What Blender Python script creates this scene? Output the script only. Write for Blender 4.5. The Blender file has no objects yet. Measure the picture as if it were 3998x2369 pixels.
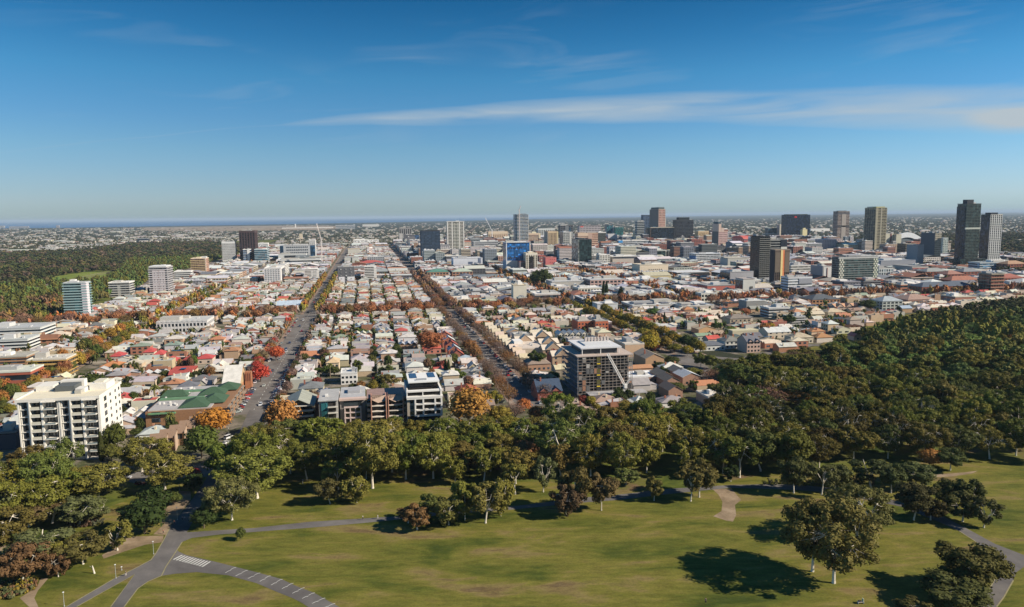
import bpy, math, random
import numpy as np
from mathutils import Vector, Matrix

R = random.Random(11)
rng = np.random.default_rng(11)
C = bpy.context.scene.collection
scn = bpy.context.scene

# ------------------------------------------------------------------ camera
W, H = 3998, 2369                       # the photograph's size, for laying the place out
CAM_Z = 110.0
FPX = 731.0 * 3998 / 1024
PITCH, ROLL = math.radians(6.83), math.radians(0.58)
cam_d = bpy.data.cameras.new('camera')
cam = bpy.data.objects.new('camera', cam_d); C.objects.link(cam)
fwd = np.array([0, math.cos(PITCH), -math.sin(PITCH)])
_r0 = np.array([1., 0, 0]); _u0 = np.cross(_r0, fwd)
right = math.cos(ROLL) * _r0 - math.sin(ROLL) * _u0
up = math.sin(ROLL) * _r0 + math.cos(ROLL) * _u0
cam.matrix_world = Matrix(((right[0], up[0], -fwd[0], 0), (right[1], up[1], -fwd[1], 0),
                           (right[2], up[2], -fwd[2], CAM_Z), (0, 0, 0, 1)))
cam_d.sensor_width = 36.0
cam_d.lens = 731.0 / 1024 * 36.0
cam_d.clip_start = 1.0; cam_d.clip_end = 200000.0
scn.camera = cam

# ------------------------------------------------------------------ light
SUN_EL, SUN_AZ = math.radians(32), math.radians(-14)      # azimuth measured from +X
sun_dir = Vector((math.cos(SUN_EL) * math.cos(SUN_AZ), math.cos(SUN_EL) * math.sin(SUN_AZ), math.sin(SUN_EL)))
sl = bpy.data.lights.new('sun', 'SUN'); sl.energy = 4.8; sl.angle = math.radians(0.5); sl.color = (1.0, 0.90, 0.76)
so = bpy.data.objects.new('sun', sl); C.objects.link(so)
so.rotation_euler = sun_dir.to_track_quat('Z', 'Y').to_euler()
scn.view_settings.view_transform = 'Standard'; scn.view_settings.look = 'None'
scn.view_settings.exposure = 0.62; scn.view_settings.gamma = 1.0
scn.view_settings.use_curve_mapping = False
scn.render.engine = 'CYCLES'
scn.cycles.max_bounces = 4; scn.cycles.diffuse_bounces = 2; scn.cycles.glossy_bounces = 2
scn.cycles.transmission_bounces = 2; scn.cycles.volume_bounces = 0; scn.cycles.transparent_max_bounces = 4
scn.cycles.caustics_reflective = False; scn.cycles.caustics_refractive = False
scn.cycles.use_denoising = True

world = bpy.data.worlds.new('World'); scn.world = world; world.use_nodes = True
nt = world.node_tree; nt.nodes.clear()
def N(t, kind, **kw):
    n = t.nodes.new(kind)
    for k, v in kw.items():
        setattr(n, k, v)
    return n
def mth(t, op, a, b=None, c=None, clamp=False):
    n = t.nodes.new('ShaderNodeMath'); n.operation = op; n.use_clamp = clamp
    for i, s in enumerate((a, b, c)):
        if s is None: continue
        if isinstance(s, (int, float)): n.inputs[i].default_value = s
        else: t.links.new(s, n.inputs[i])
    return n.outputs[0]
def build_world():
    L = nt.links.new
    sky = N(nt, 'ShaderNodeTexSky'); sky.sky_type = 'NISHITA'; sky.sun_disc = False
    sky.sun_elevation = SUN_EL; sky.sun_rotation = -math.atan2(sun_dir.x, sun_dir.y)
    sky.altitude = 0; sky.air_density = 1.0; sky.dust_density = 0.35; sky.ozone_density = 2.2
    hs = N(nt, 'ShaderNodeHueSaturation'); hs.inputs['Saturation'].default_value = 1.0; hs.inputs['Value'].default_value = 1.0
    hs.inputs['Hue'].default_value = 0.5
    gm = N(nt, 'ShaderNodeGamma'); gm.inputs['Gamma'].default_value = 1.0
    L(sky.outputs[0], hs.inputs['Color']); L(hs.outputs[0], gm.inputs['Color'])
    tc = N(nt, 'ShaderNodeTexCoord'); sep = N(nt, 'ShaderNodeSeparateXYZ'); L(tc.outputs['Generated'], sep.inputs[0])
    az = mth(nt, 'ARCTAN2', sep.outputs[0], sep.outputs[1]); el = mth(nt, 'ARCSINE', sep.outputs[2])
    # thin cirrus: a long streak that widens towards the north, and faint wisps above it
    comb = N(nt, 'ShaderNodeCombineXYZ')
    L(mth(nt, 'MULTIPLY', az, 5.0), comb.inputs[0]); L(mth(nt, 'MULTIPLY', el, 46.0), comb.inputs[1])
    nz = N(nt, 'ShaderNodeTexNoise'); nz.inputs['Scale'].default_value = 1.0; nz.inputs['Detail'].default_value = 7
    nz.inputs['Distortion'].default_value = 0.5
    L(comb.outputs[0], nz.inputs['Vector'])
    comb2 = N(nt, 'ShaderNodeCombineXYZ'); L(mth(nt, 'MULTIPLY', az, 2.2), comb2.inputs[0]); L(mth(nt, 'MULTIPLY', el, 3.0), comb2.inputs[1])
    nz2 = N(nt, 'ShaderNodeTexNoise'); nz2.inputs['Scale'].default_value = 2.0; nz2.inputs['Detail'].default_value = 2
    L(comb2.outputs[0], nz2.inputs['Vector'])
    rad = math.radians
    t01 = mth(nt, 'MULTIPLY_ADD', az, 1 / rad(50), 17 / 50.0, clamp=True)             # 0 at the streak's western tip
    da = mth(nt, 'SUBTRACT', az, rad(7)); centre = mth(nt, 'MULTIPLY_ADD', mth(nt, 'MULTIPLY', da, da), -.12, rad(7.9))
    centre = mth(nt, 'ADD', centre, mth(nt, 'MULTIPLY', mth(nt, 'SUBTRACT', nz2.outputs[0], 0.5), rad(.9)))
    width = mth(nt, 'MULTIPLY_ADD', mth(nt, 'POWER', t01, 0.6), rad(1.55), rad(0.06))
    dist = mth(nt, 'DIVIDE', mth(nt, 'ABSOLUTE', mth(nt, 'SUBTRACT', el, centre)), width)
    band = mth(nt, 'POWER', mth(nt, 'SUBTRACT', 1.0, dist, clamp=True), 0.7)
    far_end = mth(nt, 'SUBTRACT', 1.0, mth(nt, 'MULTIPLY_ADD', az, 1 / rad(60), -60 / 60.0, clamp=True))
    streak = mth(nt, 'MULTIPLY', band, mth(nt, 'MULTIPLY_ADD', nz.outputs[0], 2.4, -0.55, clamp=True))
    streak = mth(nt, 'MULTIPLY', streak, far_end)
    streak = mth(nt, 'MULTIPLY', streak, mth(nt, 'MULTIPLY_ADD', t01, 3.0, 0.2, clamp=True))
    streak = mth(nt, 'MULTIPLY', streak, 0.95)
    comb3 = N(nt, 'ShaderNodeCombineXYZ')
    L(mth(nt, 'MULTIPLY_ADD', az, 5.0, mth(nt, 'MULTIPLY', el, -9.0)), comb3.inputs[0]); L(mth(nt, 'MULTIPLY', el, 30.0), comb3.inputs[1])
    nz3 = N(nt, 'ShaderNodeTexNoise'); nz3.inputs['Scale'].default_value = 1.0; nz3.inputs['Detail'].default_value = 8; nz3.inputs['Distortion'].default_value = 0.8
    L(comb3.outputs[0], nz3.inputs['Vector'])
    wisp = mth(nt, 'MULTIPLY_ADD', nz3.outputs[0], 3.6, -1.85, clamp=True)
    wb = mth(nt, 'SUBTRACT', 1.0, mth(nt, 'DIVIDE', mth(nt, 'ABSOLUTE', mth(nt, 'SUBTRACT', el, rad(10.5))), rad(7)), clamp=True)
    wisp = mth(nt, 'MULTIPLY', mth(nt, 'MULTIPLY', wisp, wb), 0.5)
    wisp = mth(nt, 'MULTIPLY', wisp, mth(nt, 'MULTIPLY_ADD', nz2.outputs[0], 4.0, -1.6, clamp=True))
    pa = mth(nt, 'DIVIDE', mth(nt, 'SUBTRACT', az, rad(34.5)), rad(3.6)); pe = mth(nt, 'DIVIDE', mth(nt, 'SUBTRACT', el, rad(5.9)), rad(1.15))
    pd = mth(nt, 'SQRT', mth(nt, 'ADD', mth(nt, 'MULTIPLY', pa, pa), mth(nt, 'MULTIPLY', pe, pe)))
    puff = mth(nt, 'MULTIPLY', mth(nt, 'SUBTRACT', 1.0, pd, clamp=True), mth(nt, 'MULTIPLY_ADD', nz3.outputs[0], 4.0, -.9, clamp=True))
    mask = mth(nt, 'ADD', mth(nt, 'ADD', streak, wisp), puff, clamp=True)
    mx = N(nt, 'ShaderNodeMixRGB'); mx.inputs[2].default_value = (4.7, 5.5, 6.1, 1)
    L(mask, mx.inputs[0]); L(gm.outputs[0], mx.inputs[1])
    # deepening of the sky's blue with height, as in the photograph's clear winter air
    cr = N(nt, 'ShaderNodeValToRGB'); cr.color_ramp.interpolation = 'LINEAR'; e = cr.color_ramp.elements
    st = [(0.0, (.60, .86, 1.26)), (1.23, (.655, .865, 1.26)), (2.76, (.61, .84, 1.19)), (5.03, (.519, .825, 1.116)), (7.26, (.399, .775, 1.092)), (10.17, (.27, .75, 1.04)), (12.99, (.15, .60, .90)), (16.0, (.075, .46, .74))]
    for i, (d_, c_) in enumerate(st):
        q = e[i] if i < 2 else e.new(d_ / 20); q.position = d_ / 20; q.color = (*[v / 1.3 for v in c_], 1)
    L(mth(nt, 'DIVIDE', el, rad(20), clamp=True), cr.inputs[0])
    tv = N(nt, 'ShaderNodeVectorMath', operation='MULTIPLY'); L(gm.outputs[0], tv.inputs[0]); L(cr.outputs[0], tv.inputs[1])
    tv2 = N(nt, 'ShaderNodeVectorMath', operation='SCALE'); L(tv.outputs[0], tv2.inputs[0]); tv2.inputs['Scale'].default_value = 1.3
    L(tv2.outputs[0], mx.inputs[1])
    bg = N(nt, 'ShaderNodeBackground'); bg.inputs['Strength'].default_value = 0.064
    L(mx.outputs[0], bg.inputs['Color'])
    out = N(nt, 'ShaderNodeOutputWorld'); L(bg.outputs[0], out.inputs[0])
build_world()

# ------------------------------------------------------------------ layout helpers
GA = math.radians(11.2)                 # the street grid is turned this much from the camera's axis
UX, UY = -math.sin(GA), math.cos(GA)    # u runs along the streets, away from the park
VX, VY = math.cos(GA), math.sin(GA)     # v runs across them
def ray(x, y):
    return fwd + right * ((x - W / 2) / FPX) + up * ((H / 2 - y) / FPX)
def P(x, y, z=0.0):
    d = ray(x, y); t = (z - CAM_Z) / d[2]
    return np.array([0, 0, CAM_Z]) + d * t
def Q(p):
    v = np.array(p, float) - np.array([0, 0, CAM_Z]); zz = v @ fwd
    return W / 2 + FPX * (v @ right) / zz, H / 2 - FPX * (v @ up) / zz
def G(p): return p[0] * UX + p[1] * UY, p[0] * VX + p[1] * VY
def UV(u, v, z=0.0): return (u * UX + v * VX, u * UY + v * VY, z)
def at_u(x, y, u0):
    d = ray(x, y); t = u0 / (d[0] * UX + d[1] * UY)
    return t * (d[0] * VX + d[1] * VY), CAM_Z + t * d[2]
def u_at_v(x, y, v0):
    d = ray(x, y); t = v0 / (d[0] * VX + d[1] * VY)
    return t * (d[0] * UX + d[1] * UY)
def inpoly(x, y, poly):
    c = False; n = len(poly); j = n - 1
    for i in range(n):
        xi, yi = poly[i][:2]; xj, yj = poly[j][:2]
        if (yi > y) != (yj > y) and x < (xj - xi) * (y - yi) / (yj - yi) + xi: c = not c
        j = i
    return c
ONES = 'zeroth first second third fourth fifth sixth seventh eighth ninth tenth eleventh twelfth thirteenth fourteenth fifteenth sixteenth seventeenth eighteenth nineteenth'.split()
TENS = {20: 'twent', 30: 'thirt', 40: 'fort', 50: 'fift', 60: 'sixt', 70: 'sevent', 80: 'eight', 90: 'ninet'}
def ordw(n):
    if n < 20: return ONES[n]
    if n >= 100: return 'hundred-and-' + ordw(n - 100) if n > 100 else 'hundredth'
    t = n // 10 * 10; r = n % 10
    return TENS[t] + 'ieth' if r == 0 else TENS[t] + 'y-' + ONES[r]

# ------------------------------------------------------------------ materials
MATS = {}
def mat(name, src='obj', rgb=(.5, .5, .5), rough=.8, amp=.25, scale=.6, spec=.3, bump=0., trans=0., cell=0., metal=0., coat2=None):
    """src: 'obj' takes the object's own colour, 'attr' the face colours, 'rgb' one colour. amp/scale: weathering noise."""
    if name in MATS: return MATS[name]
    m = bpy.data.materials.new(name); m.use_nodes = True; t = m.node_tree; t.nodes.clear(); L = t.links.new
    out = N(t, 'ShaderNodeOutputMaterial'); b = N(t, 'ShaderNodeBsdfPrincipled')
    b.inputs['Roughness'].default_value = rough; b.inputs['Specular IOR Level'].default_value = spec
    b.inputs['Metallic'].default_value = metal
    geo = N(t, 'ShaderNodeNewGeometry')
    if src == 'obj': c = N(t, 'ShaderNodeObjectInfo').outputs['Color']
    elif src == 'attr': a = N(t, 'ShaderNodeAttribute'); a.attribute_name = 'Col'; c = a.outputs['Color']
    else: r = N(t, 'ShaderNodeRGB'); r.outputs[0].default_value = (*rgb, 1); c = r.outputs[0]
    nz = N(t, 'ShaderNodeTexNoise'); nz.inputs['Scale'].default_value = scale; nz.inputs['Detail'].default_value = 4
    nz.inputs['Roughness'].default_value = .65
    L(geo.outputs['Position'], nz.inputs['Vector'])
    f = mth(t, 'MULTIPLY_ADD', nz.outputs[0], 2 * amp, 1 - amp)
    if cell > 0:                                       # one tone per pane or bay
        vm = N(t, 'ShaderNodeVectorMath', operation='SCALE'); vm.inputs['Scale'].default_value = 1 / cell
        L(geo.outputs['Position'], vm.inputs[0])
        vf = N(t, 'ShaderNodeVectorMath', operation='FLOOR'); L(vm.outputs[0], vf.inputs[0])
        wn = N(t, 'ShaderNodeTexWhiteNoise'); L(vf.outputs[0], wn.inputs['Vector'])
        pw = mth(t, 'POWER', wn.outputs[0], 3.0)
        f = mth(t, 'MULTIPLY', f, mth(t, 'MULTIPLY_ADD', pw, 2.2, 0.55))
    vs = N(t, 'ShaderNodeVectorMath', operation='SCALE'); L(c, vs.inputs[0]); L(f, vs.inputs['Scale'])
    L(vs.outputs[0], b.inputs['Base Color'])
    if bump:
        bp = N(t, 'ShaderNodeBump'); bp.inputs['Strength'].default_value = bump; bp.inputs['Distance'].default_value = .3
        L(nz.outputs[0], bp.inputs['Height']); L(bp.outputs[0], b.inputs['Normal'])
    sh = b.outputs[0]
    if trans:
        tr = N(t, 'ShaderNodeBsdfTranslucent'); L(vs.outputs[0], tr.inputs['Color'])
        ms = N(t, 'ShaderNodeMixShader'); ms.inputs[0].default_value = trans
        L(b.outputs[0], ms.inputs[1]); L(tr.outputs[0], ms.inputs[2]); sh = ms.outputs[0]
    L(sh, out.inputs[0]); MATS[name] = m
    return m
PAINT = mat('painted_wall', rough=.85, amp=.14, scale=.35)
BRICK = mat('brick_wall', rough=.95, amp=.3, scale=1.2)
METAL = mat('roof_sheet', rough=.6, amp=.42, scale=.33, spec=.25)
TILE = mat('roof_tile', rough=.9, amp=.3, scale=1.1, bump=.3)
GLASS = mat('window_glass', rough=.12, amp=.2, scale=.2, spec=.8, cell=3.1)
CURTAIN = mat('tower_glass', rough=.2, amp=.2, scale=.12, spec=.42, cell=4.0)
LEAF = mat('foliage', rough=.75, amp=.42, scale=.45, spec=.15, trans=.18)
BARK = mat('bark', rough=.9, amp=.35, scale=1.5)
CARP = mat('car_paint', rough=.25, amp=.05, scale=1, spec=.6)
A_PAINT = mat('massed_walls', 'attr', rough=.8, amp=.22, scale=.3)
A_LEAF = mat('massed_foliage', 'attr', rough=.8, amp=.45, scale=.16, spec=.1)
PANEL = mat('solar_glass', rough=.15, amp=.1, scale=1, spec=.7)

# ------------------------------------------------------------------ mesh helpers
class MB:
    def __init__(s): s.v = []; s.f = []; s.c = None
    def add(s, vs, fs):
        k = len(s.v); s.v += [tuple(p) for p in vs]; s.f += [tuple(i + k for i in f) for f in fs]; return s
    def box(s, x0, x1, y0, y1, z0, z1):
        return s.add([(x0, y0, z0), (x1, y0, z0), (x1, y1, z0), (x0, y1, z0), (x0, y0, z1), (x1, y0, z1), (x1, y1, z1), (x0, y1, z1)],
                     [(0, 3, 2, 1), (4, 5, 6, 7), (0, 1, 5, 4), (1, 2, 6, 5), (2, 3, 7, 6), (3, 0, 4, 7)])
    def hip(s, x0, x1, y0, y1, z, h, o=.45, t=.15):
        x0 -= o; x1 += o; y0 -= o; y1 += o; w = x1 - x0; d = y1 - y0; zt = z + t
        if d >= w: a = (x0 + w / 2, y0 + w * .5, zt + h); b = (x0 + w / 2, y1 - w * .5, zt + h)
        else: a = (x0 + d * .5, y0 + d / 2, zt + h); b = (x1 - d * .5, y0 + d / 2, zt + h)
        vs = [(x0, y0, z), (x1, y0, z), (x1, y1, z), (x0, y1, z), (x0, y0, zt), (x1, y0, zt), (x1, y1, zt), (x0, y1, zt), a, b]
        fs = [(0, 3, 2, 1), (0, 1, 5, 4), (1, 2, 6, 5), (2, 3, 7, 6), (3, 0, 4, 7)]
        fs += [(4, 5, 8), (5, 6, 9, 8), (6, 7, 9), (7, 4, 8, 9)] if d >= w else [(4, 5, 9, 8), (5, 6, 9), (6, 7, 8, 9), (7, 4, 8)]
        return s.add(vs, fs)
    def gable(s, x0, x1, y0, y1, z, h, axis='y', o=.4, t=.18):
        if axis == 'y':
            xm = (x0 + x1) / 2; y0 -= o; y1 += o; k = h / (xm - x0); xa, xb, za = x0 - o, x1 + o, z - o * k
            pr = [(xa, za), (xm, z + h), (xb, za), (xb, za + t), (xm, z + h + t), (xa, za + t)]
            vs = [(p[0], y0, p[1]) for p in pr] + [(p[0], y1, p[1]) for p in pr]
        else:
            ym = (y0 + y1) / 2; x0 -= o; x1 += o; k = h / (ym - y0); ya, yb, za = y0 - o, y1 + o, z - o * k
            pr = [(ya, za), (ym, z + h), (yb, za), (yb, za + t), (ym, z + h + t), (ya, za + t)]
            vs = [(x1, p[0], p[1]) for p in pr] + [(x0, p[0], p[1]) for p in pr]
        fs = [(5, 4, 1, 0), (4, 3, 2, 1), (6, 7, 10, 11), (7, 8, 9, 10), (0, 1, 7, 6), (1, 2, 8, 7), (2, 3, 9, 8), (3, 4, 10, 9), (4, 5, 11, 10), (5, 0, 6, 11)]
        return s.add(vs, fs)
    def gwall(s, x0, x1, y0, y1, z, h, axis='y'):    # the triangle of wall under a gable
        if axis == 'y':
            xm = (x0 + x1) / 2; vs = [(x0, y0, z), (x1, y0, z), (xm, y0, z + h - .05), (x0, y1, z), (x1, y1, z), (xm, y1, z + h - .05)]
        else:
            ym = (y0 + y1) / 2; vs = [(x1, y0, z), (x1, y1, z), (x1, ym, z + h - .05), (x0, y0, z), (x0, y1, z), (x0, ym, z + h - .05)]
        return s.add(vs, [(0, 1, 2), (3, 5, 4), (0, 2, 5, 3), (1, 4, 5, 2)])
    def skil(s, x0, x1, y0, y1, z0, z1, t=.15):      # a single slope, z0 at y0 and z1 at y1
        return s.add([(x0, y0, z0), (x1, y0, z0), (x1, y1, z1), (x0, y1, z1), (x0, y0, z0 + t), (x1, y0, z0 + t), (x1, y1, z1 + t), (x0, y1, z1 + t)],
                     [(0, 3, 2, 1), (4, 5, 6, 7), (0, 1, 5, 4), (1, 2, 6, 5), (2, 3, 7, 6), (3, 0, 4, 7)])
    def bar(s, a, b, r0, r1=None, n=5):
        r1 = r0 if r1 is None else r1
        a = np.array(a, float); b = np.array(b, float); d = b - a; L = np.linalg.norm(d) + 1e-9; d /= L
        q = np.array([0, 0, 1.]) if abs(d[2]) < .9 else np.array([1., 0, 0])
        e = np.cross(d, q); e /= np.linalg.norm(e); f = np.cross(d, e)
        vs = []
        for c, r in ((a, r0), (b, r1)):
            for i in range(n):
                th = 2 * math.pi * i / n; vs.append(c + r * (math.cos(th) * e + math.sin(th) * f))
        fs = [(i, (i + 1) % n, n + (i + 1) % n, n + i) for i in range(n)] + [tuple(range(n - 1, -1, -1)), tuple(range(n, 2 * n))]
        return s.add(vs, fs)
    def poly(s, pts, z=None):
        return s.add([(p[0], p[1], p[2] if z is None else z) for p in pts], [tuple(range(len(pts)))])
    def mesh(s, name, m):
        me = bpy.data.meshes.new(name); me.from_pydata(s.v, [], s.f); me.materials.append(m); me.update(); return me
def ob(name, me, parent=None, loc=(0, 0, 0), rz=0., scl=None, col=None):
    o = bpy.data.objects.new(name, me); C.objects.link(o)
    if parent: o.parent = parent
    o.location = loc
    if rz: o.rotation_euler = (0, 0, rz)
    if scl: o.scale = scl
    if col: o.color = (col[0], col[1], col[2], 1)
    return o
def tag(o, label, cat, group=None, kind=None):
    if label: o['label'] = label
    if cat: o['category'] = cat
    if group: o['group'] = group
    if kind: o['kind'] = kind
    return o
def thing(name, label, cat, loc, rz=GA, group=None):
    return tag(ob(name, None, None, loc, rz), label, cat, group)
def struct(name, me, kind='structure', **kw):
    o = ob(name, me, **kw); o['kind'] = kind; return o
_cubes = {}
def box(par, name, x0, x1, y0, y1, z0, z1, m, col, rz=0):
    k = m.name
    if k not in _cubes: _cubes[k] = MB().box(-.5, .5, -.5, .5, -.5, .5).mesh('block_' + k, m)
    return ob(name, _cubes[k], par, ((x0 + x1) / 2, (y0 + y1) / 2, (z0 + z1) / 2), rz, (x1 - x0, y1 - y0, z1 - z0), col)
class Join:
    """Gathers many small shapes into one mesh with a colour per face."""
    def __init__(s): s.V = []; s.I = []; s.n = []; s.C = []; s.k = 0
    def add(s, V, idx, tot, cols):
        s.V.append(V); s.I.append(idx + s.k); s.n.append(tot); s.C.append(cols); s.k += len(V)
    def mb(s, M, col, loc=(0, 0, 0), rz=0., scl=(1, 1, 1)):
        V = np.array(M.v, float) * np.array(scl); c, n_ = math.cos(rz), math.sin(rz)
        V = np.stack([V[:, 0] * c - V[:, 1] * n_, V[:, 0] * n_ + V[:, 1] * c, V[:, 2]], 1) + np.array(loc)
        idx = np.concatenate([np.array(f) for f in M.f]); tot = np.array([len(f) for f in M.f])
        s.add(V, idx, tot, np.tile(np.array([[*col, 1.]]), (len(tot), 1)))
    def mesh(s, name, m, flat=True):
        V = np.concatenate(s.V); I = np.concatenate(s.I).astype(np.int32); T = np.concatenate(s.n).astype(np.int32); Cc = np.concatenate(s.C)
        me = bpy.data.meshes.new(name); me.vertices.add(len(V)); me.vertices.foreach_set('co', V.astype(np.float32).ravel())
        me.loops.add(len(I)); me.loops.foreach_set('vertex_index', I)
        me.polygons.add(len(T)); st = np.concatenate([[0], np.cumsum(T)[:-1]]).astype(np.int32)
        me.polygons.foreach_set('loop_start', st)
        a = me.attributes.new('Col', 'FLOAT_COLOR', 'FACE'); a.data.foreach_set('color', Cc.astype(np.float32).ravel())
        me.materials.append(m); me.update(calc_edges=True)
        if flat: me.shade_flat()
        return me
# ------------------------------------------------------------------ ground, paths, streets, water
def T(k, pts):      # points read from an enlarged quarter of the photograph's lower part -> photograph pixels
    x0 = (0, 1000, 2000, 2998)[k]
    return [(x0 + x / 2.473, 1769 + y / 2.473) for x, y in pts]
def gpoly(name, px, z, m, kind='structure'):
    return struct(name, MB().poly([tuple(P(x, y)[:2]) + (z,) for x, y in px]).mesh(name, m), kind)
def tri_poly(name, px, z, m):
    """A sheet from a possibly concave outline."""
    from mathutils.geometry import tessellate_polygon
    pts = [Vector((*P(x, y)[:2], z)) for x, y in px]
    mb = MB(); mb.add([tuple(p) for p in pts], [tuple(t) for t in tessellate_polygon([pts])])
    me = mb.mesh(name, m)
    for p in me.polygons: 
        if p.normal.z < 0: p.flip()
    return struct(name, me)
def strip_pts(pts, w):
    L_, R_ = [], []
    for i, p in enumerate(pts):
        a = np.array(pts[max(0, i - 1)]); b = np.array(pts[min(len(pts) - 1, i + 1)]); d = (b - a)[:2]; d = d / (np.linalg.norm(d) + 1e-9)
        n = np.array([-d[1], d[0]]) * w / 2
        L_.append((p[0] + n[0], p[1] + n[1])); R_.append((p[0] - n[0], p[1] - n[1]))
    return L_, R_
def strip(mb, pts, w, z):
    L_, R_ = strip_pts(pts, w); n = len(pts)
    mb.add([(*p, z) for p in L_] + [(*p, z) for p in R_], [(i, n + i, n + i + 1, i + 1) for i in range(n - 1)])

def ground_mat(name, cols, scale, stretch=(1, 1), fine=.35, rough=.95, steps=None):
    m = bpy.data.materials.new(name); m.use_nodes = True; t = m.node_tree; t.nodes.clear(); L = t.links.new
    out = N(t, 'ShaderNodeOutputMaterial'); b = N(t, 'ShaderNodeBsdfPrincipled'); b.inputs['Roughness'].default_value = rough
    b.inputs['Specular IOR Level'].default_value = .1
    g = N(t, 'ShaderNodeNewGeometry'); mp = N(t, 'ShaderNodeVectorMath', operation='MULTIPLY'); mp.inputs[1].default_value = (stretch[0], stretch[1], 1)
    L(g.outputs['Position'], mp.inputs[0])
    nz = N(t, 'ShaderNodeTexNoise'); nz.inputs['Scale'].default_value = scale; nz.inputs['Detail'].default_value = 9; nz.inputs['Roughness'].default_value = .62; nz.inputs['Distortion'].default_value = .5
    L(mp.outputs[0], nz.inputs['Vector'])
    cr = N(t, 'ShaderNodeValToRGB'); e = cr.color_ramp.elements
    pos = steps or [.34 + .32 * i / (len(cols) - 1) for i in range(len(cols))]
    for i, (p, c) in enumerate(zip(pos, cols)):
        if i < 2: q = e[i]; q.position = p
        else: q = e.new(p)
        q.color = (*c, 1)
    L(nz.outputs[0], cr.inputs[0])
    n2 = N(t, 'ShaderNodeTexNoise'); n2.inputs['Scale'].default_value = 1.3; n2.inputs['Detail'].default_value = 5; n2.inputs['Roughness'].default_value = .8
    L(g.outputs['Position'], n2.inputs['Vector'])
    f = mth(t, 'MULTIPLY_ADD', n2.outputs[0], 2 * fine, 1 - fine)
    n3 = N(t, 'ShaderNodeTexNoise'); n3.inputs['Scale'].default_value = .28; n3.inputs['Detail'].default_value = 6; n3.inputs['Roughness'].default_value = .7
    L(mp.outputs[0], n3.inputs['Vector']); f = mth(t, 'MULTIPLY', f, mth(t, 'MULTIPLY_ADD', n3.outputs[0], 2.2 * fine, 1 - 1.1 * fine))
    vs = N(t, 'ShaderNodeVectorMath', operation='SCALE'); L(cr.outputs[0], vs.inputs[0]); L(f, vs.inputs['Scale'])
    L(vs.outputs[0], b.inputs['Base Color']); L(b.outputs[0], out.inputs[0]); return m
M_EARTH = ground_mat('town_ground', [(.05, .065, .025), (.09, .09, .045), (.16, .14, .11), (.26, .22, .17)], .09, fine=.3)
M_FAR = ground_mat('plain_ground', [(.030, .036, .022), (.042, .046, .028), (.055, .055, .036), (.09, .085, .065)], .011, fine=.2, steps=[.3, .5, .62, .72])
M_GRASS = ground_mat('lawn_grass', [(.046, .064, .011), (.080, .092, .015), (.122, .120, .022), (.150, .137, .028), (.185, .145, .052), (.135, .094, .042), (.18, .135, .072)], .042, (.6, 1.8), fine=.62, steps=[.32, .40, .475, .54, .60, .66, .74])
M_WOOD = ground_mat('woodland_floor', [(.05, .07, .012), (.10, .12, .022), (.12, .12, .03), (.15, .10, .055)], .05, fine=.3)
M_ASPH = ground_mat('asphalt', [(.13, .115, .105), (.165, .15, .138), (.20, .185, .17)], .08, fine=.14)
M_PATH = ground_mat('park_path', [(.105, .097, .092), (.135, .125, .118), (.17, .157, .145)], .07, fine=.12)
M_DIRT = ground_mat('bare_earth', [(.16, .12, .075), (.27, .20, .13), (.36, .28, .19)], .09, fine=.2)
M_PAVE = ground_mat('paving', [(.20, .13, .10), (.26, .19, .15), (.32, .26, .21)], .1, fine=.15)
M_DRY = ground_mat('dry_airfield_grass', [(.20, .15, .10), (.27, .21, .15), (.33, .27, .20)], .003, fine=.1)
M_WHITE = mat('road_paint', 'rgb', (.62, .62, .56), rough=.7, amp=.3, scale=2.)
M_SEA = ground_mat('sea_water', [(.022, .085, .20), (.028, .095, .22), (.034, .105, .24)], .0006, fine=.02, rough=.35)

def big(name, x0, x1, y0, y1, z, m): return struct(name, MB().poly([(x0, y0, z), (x1, y0, z), (x1, y1, z), (x0, y1, z)]).mesh(name, m))
big('ground', -60000, 60000, -400, 79000, 0, M_FAR)
# town floor between houses
tri_poly('town_floor', [(-900, 1270), (180, 1262), (400, 1185), (520, 1135), (680, 1075), (870, 1020), (1010, 965), (1100, 935), (4300, 915), (4400, 1170),
                        (3998, 1190), (3600, 1215), (3350, 1262), (3200, 1345), (2960, 1400), (2700, 1350), (2900, 1530), (2800, 1610), (2200, 1665), (1300, 1680), (950, 1760), (900, 1860), (-900, 1930)], .02, M_EARTH)
# the park
tri_poly('lawn', [(-900, 1925), (905, 1858), (955, 1765), (1300, 1682), (2200, 1668), (2800, 1612), (2905, 1530), (2830, 1440), (2960, 1402), (3200, 1347), (3350, 1264), (3600, 1217),
                  (3998, 1192), (4600, 1170), (5600, 1500), (6200, 3300), (-2600, 3300)], .03, M_GRASS)
tri_poly('lawn', [(-1400, 1262), (180, 1260), (400, 1183), (520, 1133), (680, 1073), (870, 1018), (1010, 963), (1090, 935), (800, 945), (500, 952), (350, 976), (0, 990), (-900, 1020)], .03, M_WOOD)
tri_poly('lawn', [(195, 1080), (350, 1058), (430, 1058), (500, 1062), (440, 1082), (330, 1095), (240, 1108), (205, 1100)], .06, ground_mat('playing_field', [(.13, .17, .03), (.17, .21, .04), (.22, .24, .06)], .02, fine=.1))
tri_poly('lawn', [(1100, 1668), (2100, 1660), (2700, 1625), (2800, 1900), (2550, 1925), (2150, 1880), (1850, 1880), (1450, 1850), (1000, 1790)], .05, M_WOOD)
tri_poly('lawn', [(2740, 1640), (2900, 1560), (3100, 1400), (3560, 1240), (4500, 1200), (5200, 1500), (4900, 1800), (3500, 1790), (3000, 1850), (2830, 1880)], .05, M_WOOD)
tri_poly('lawn', [(-700, 1935), (500, 1880), (600, 1905), (480, 1960), (330, 2010), (200, 2085), (100, 2240), (-700, 2300)], .05, M_WOOD)

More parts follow.
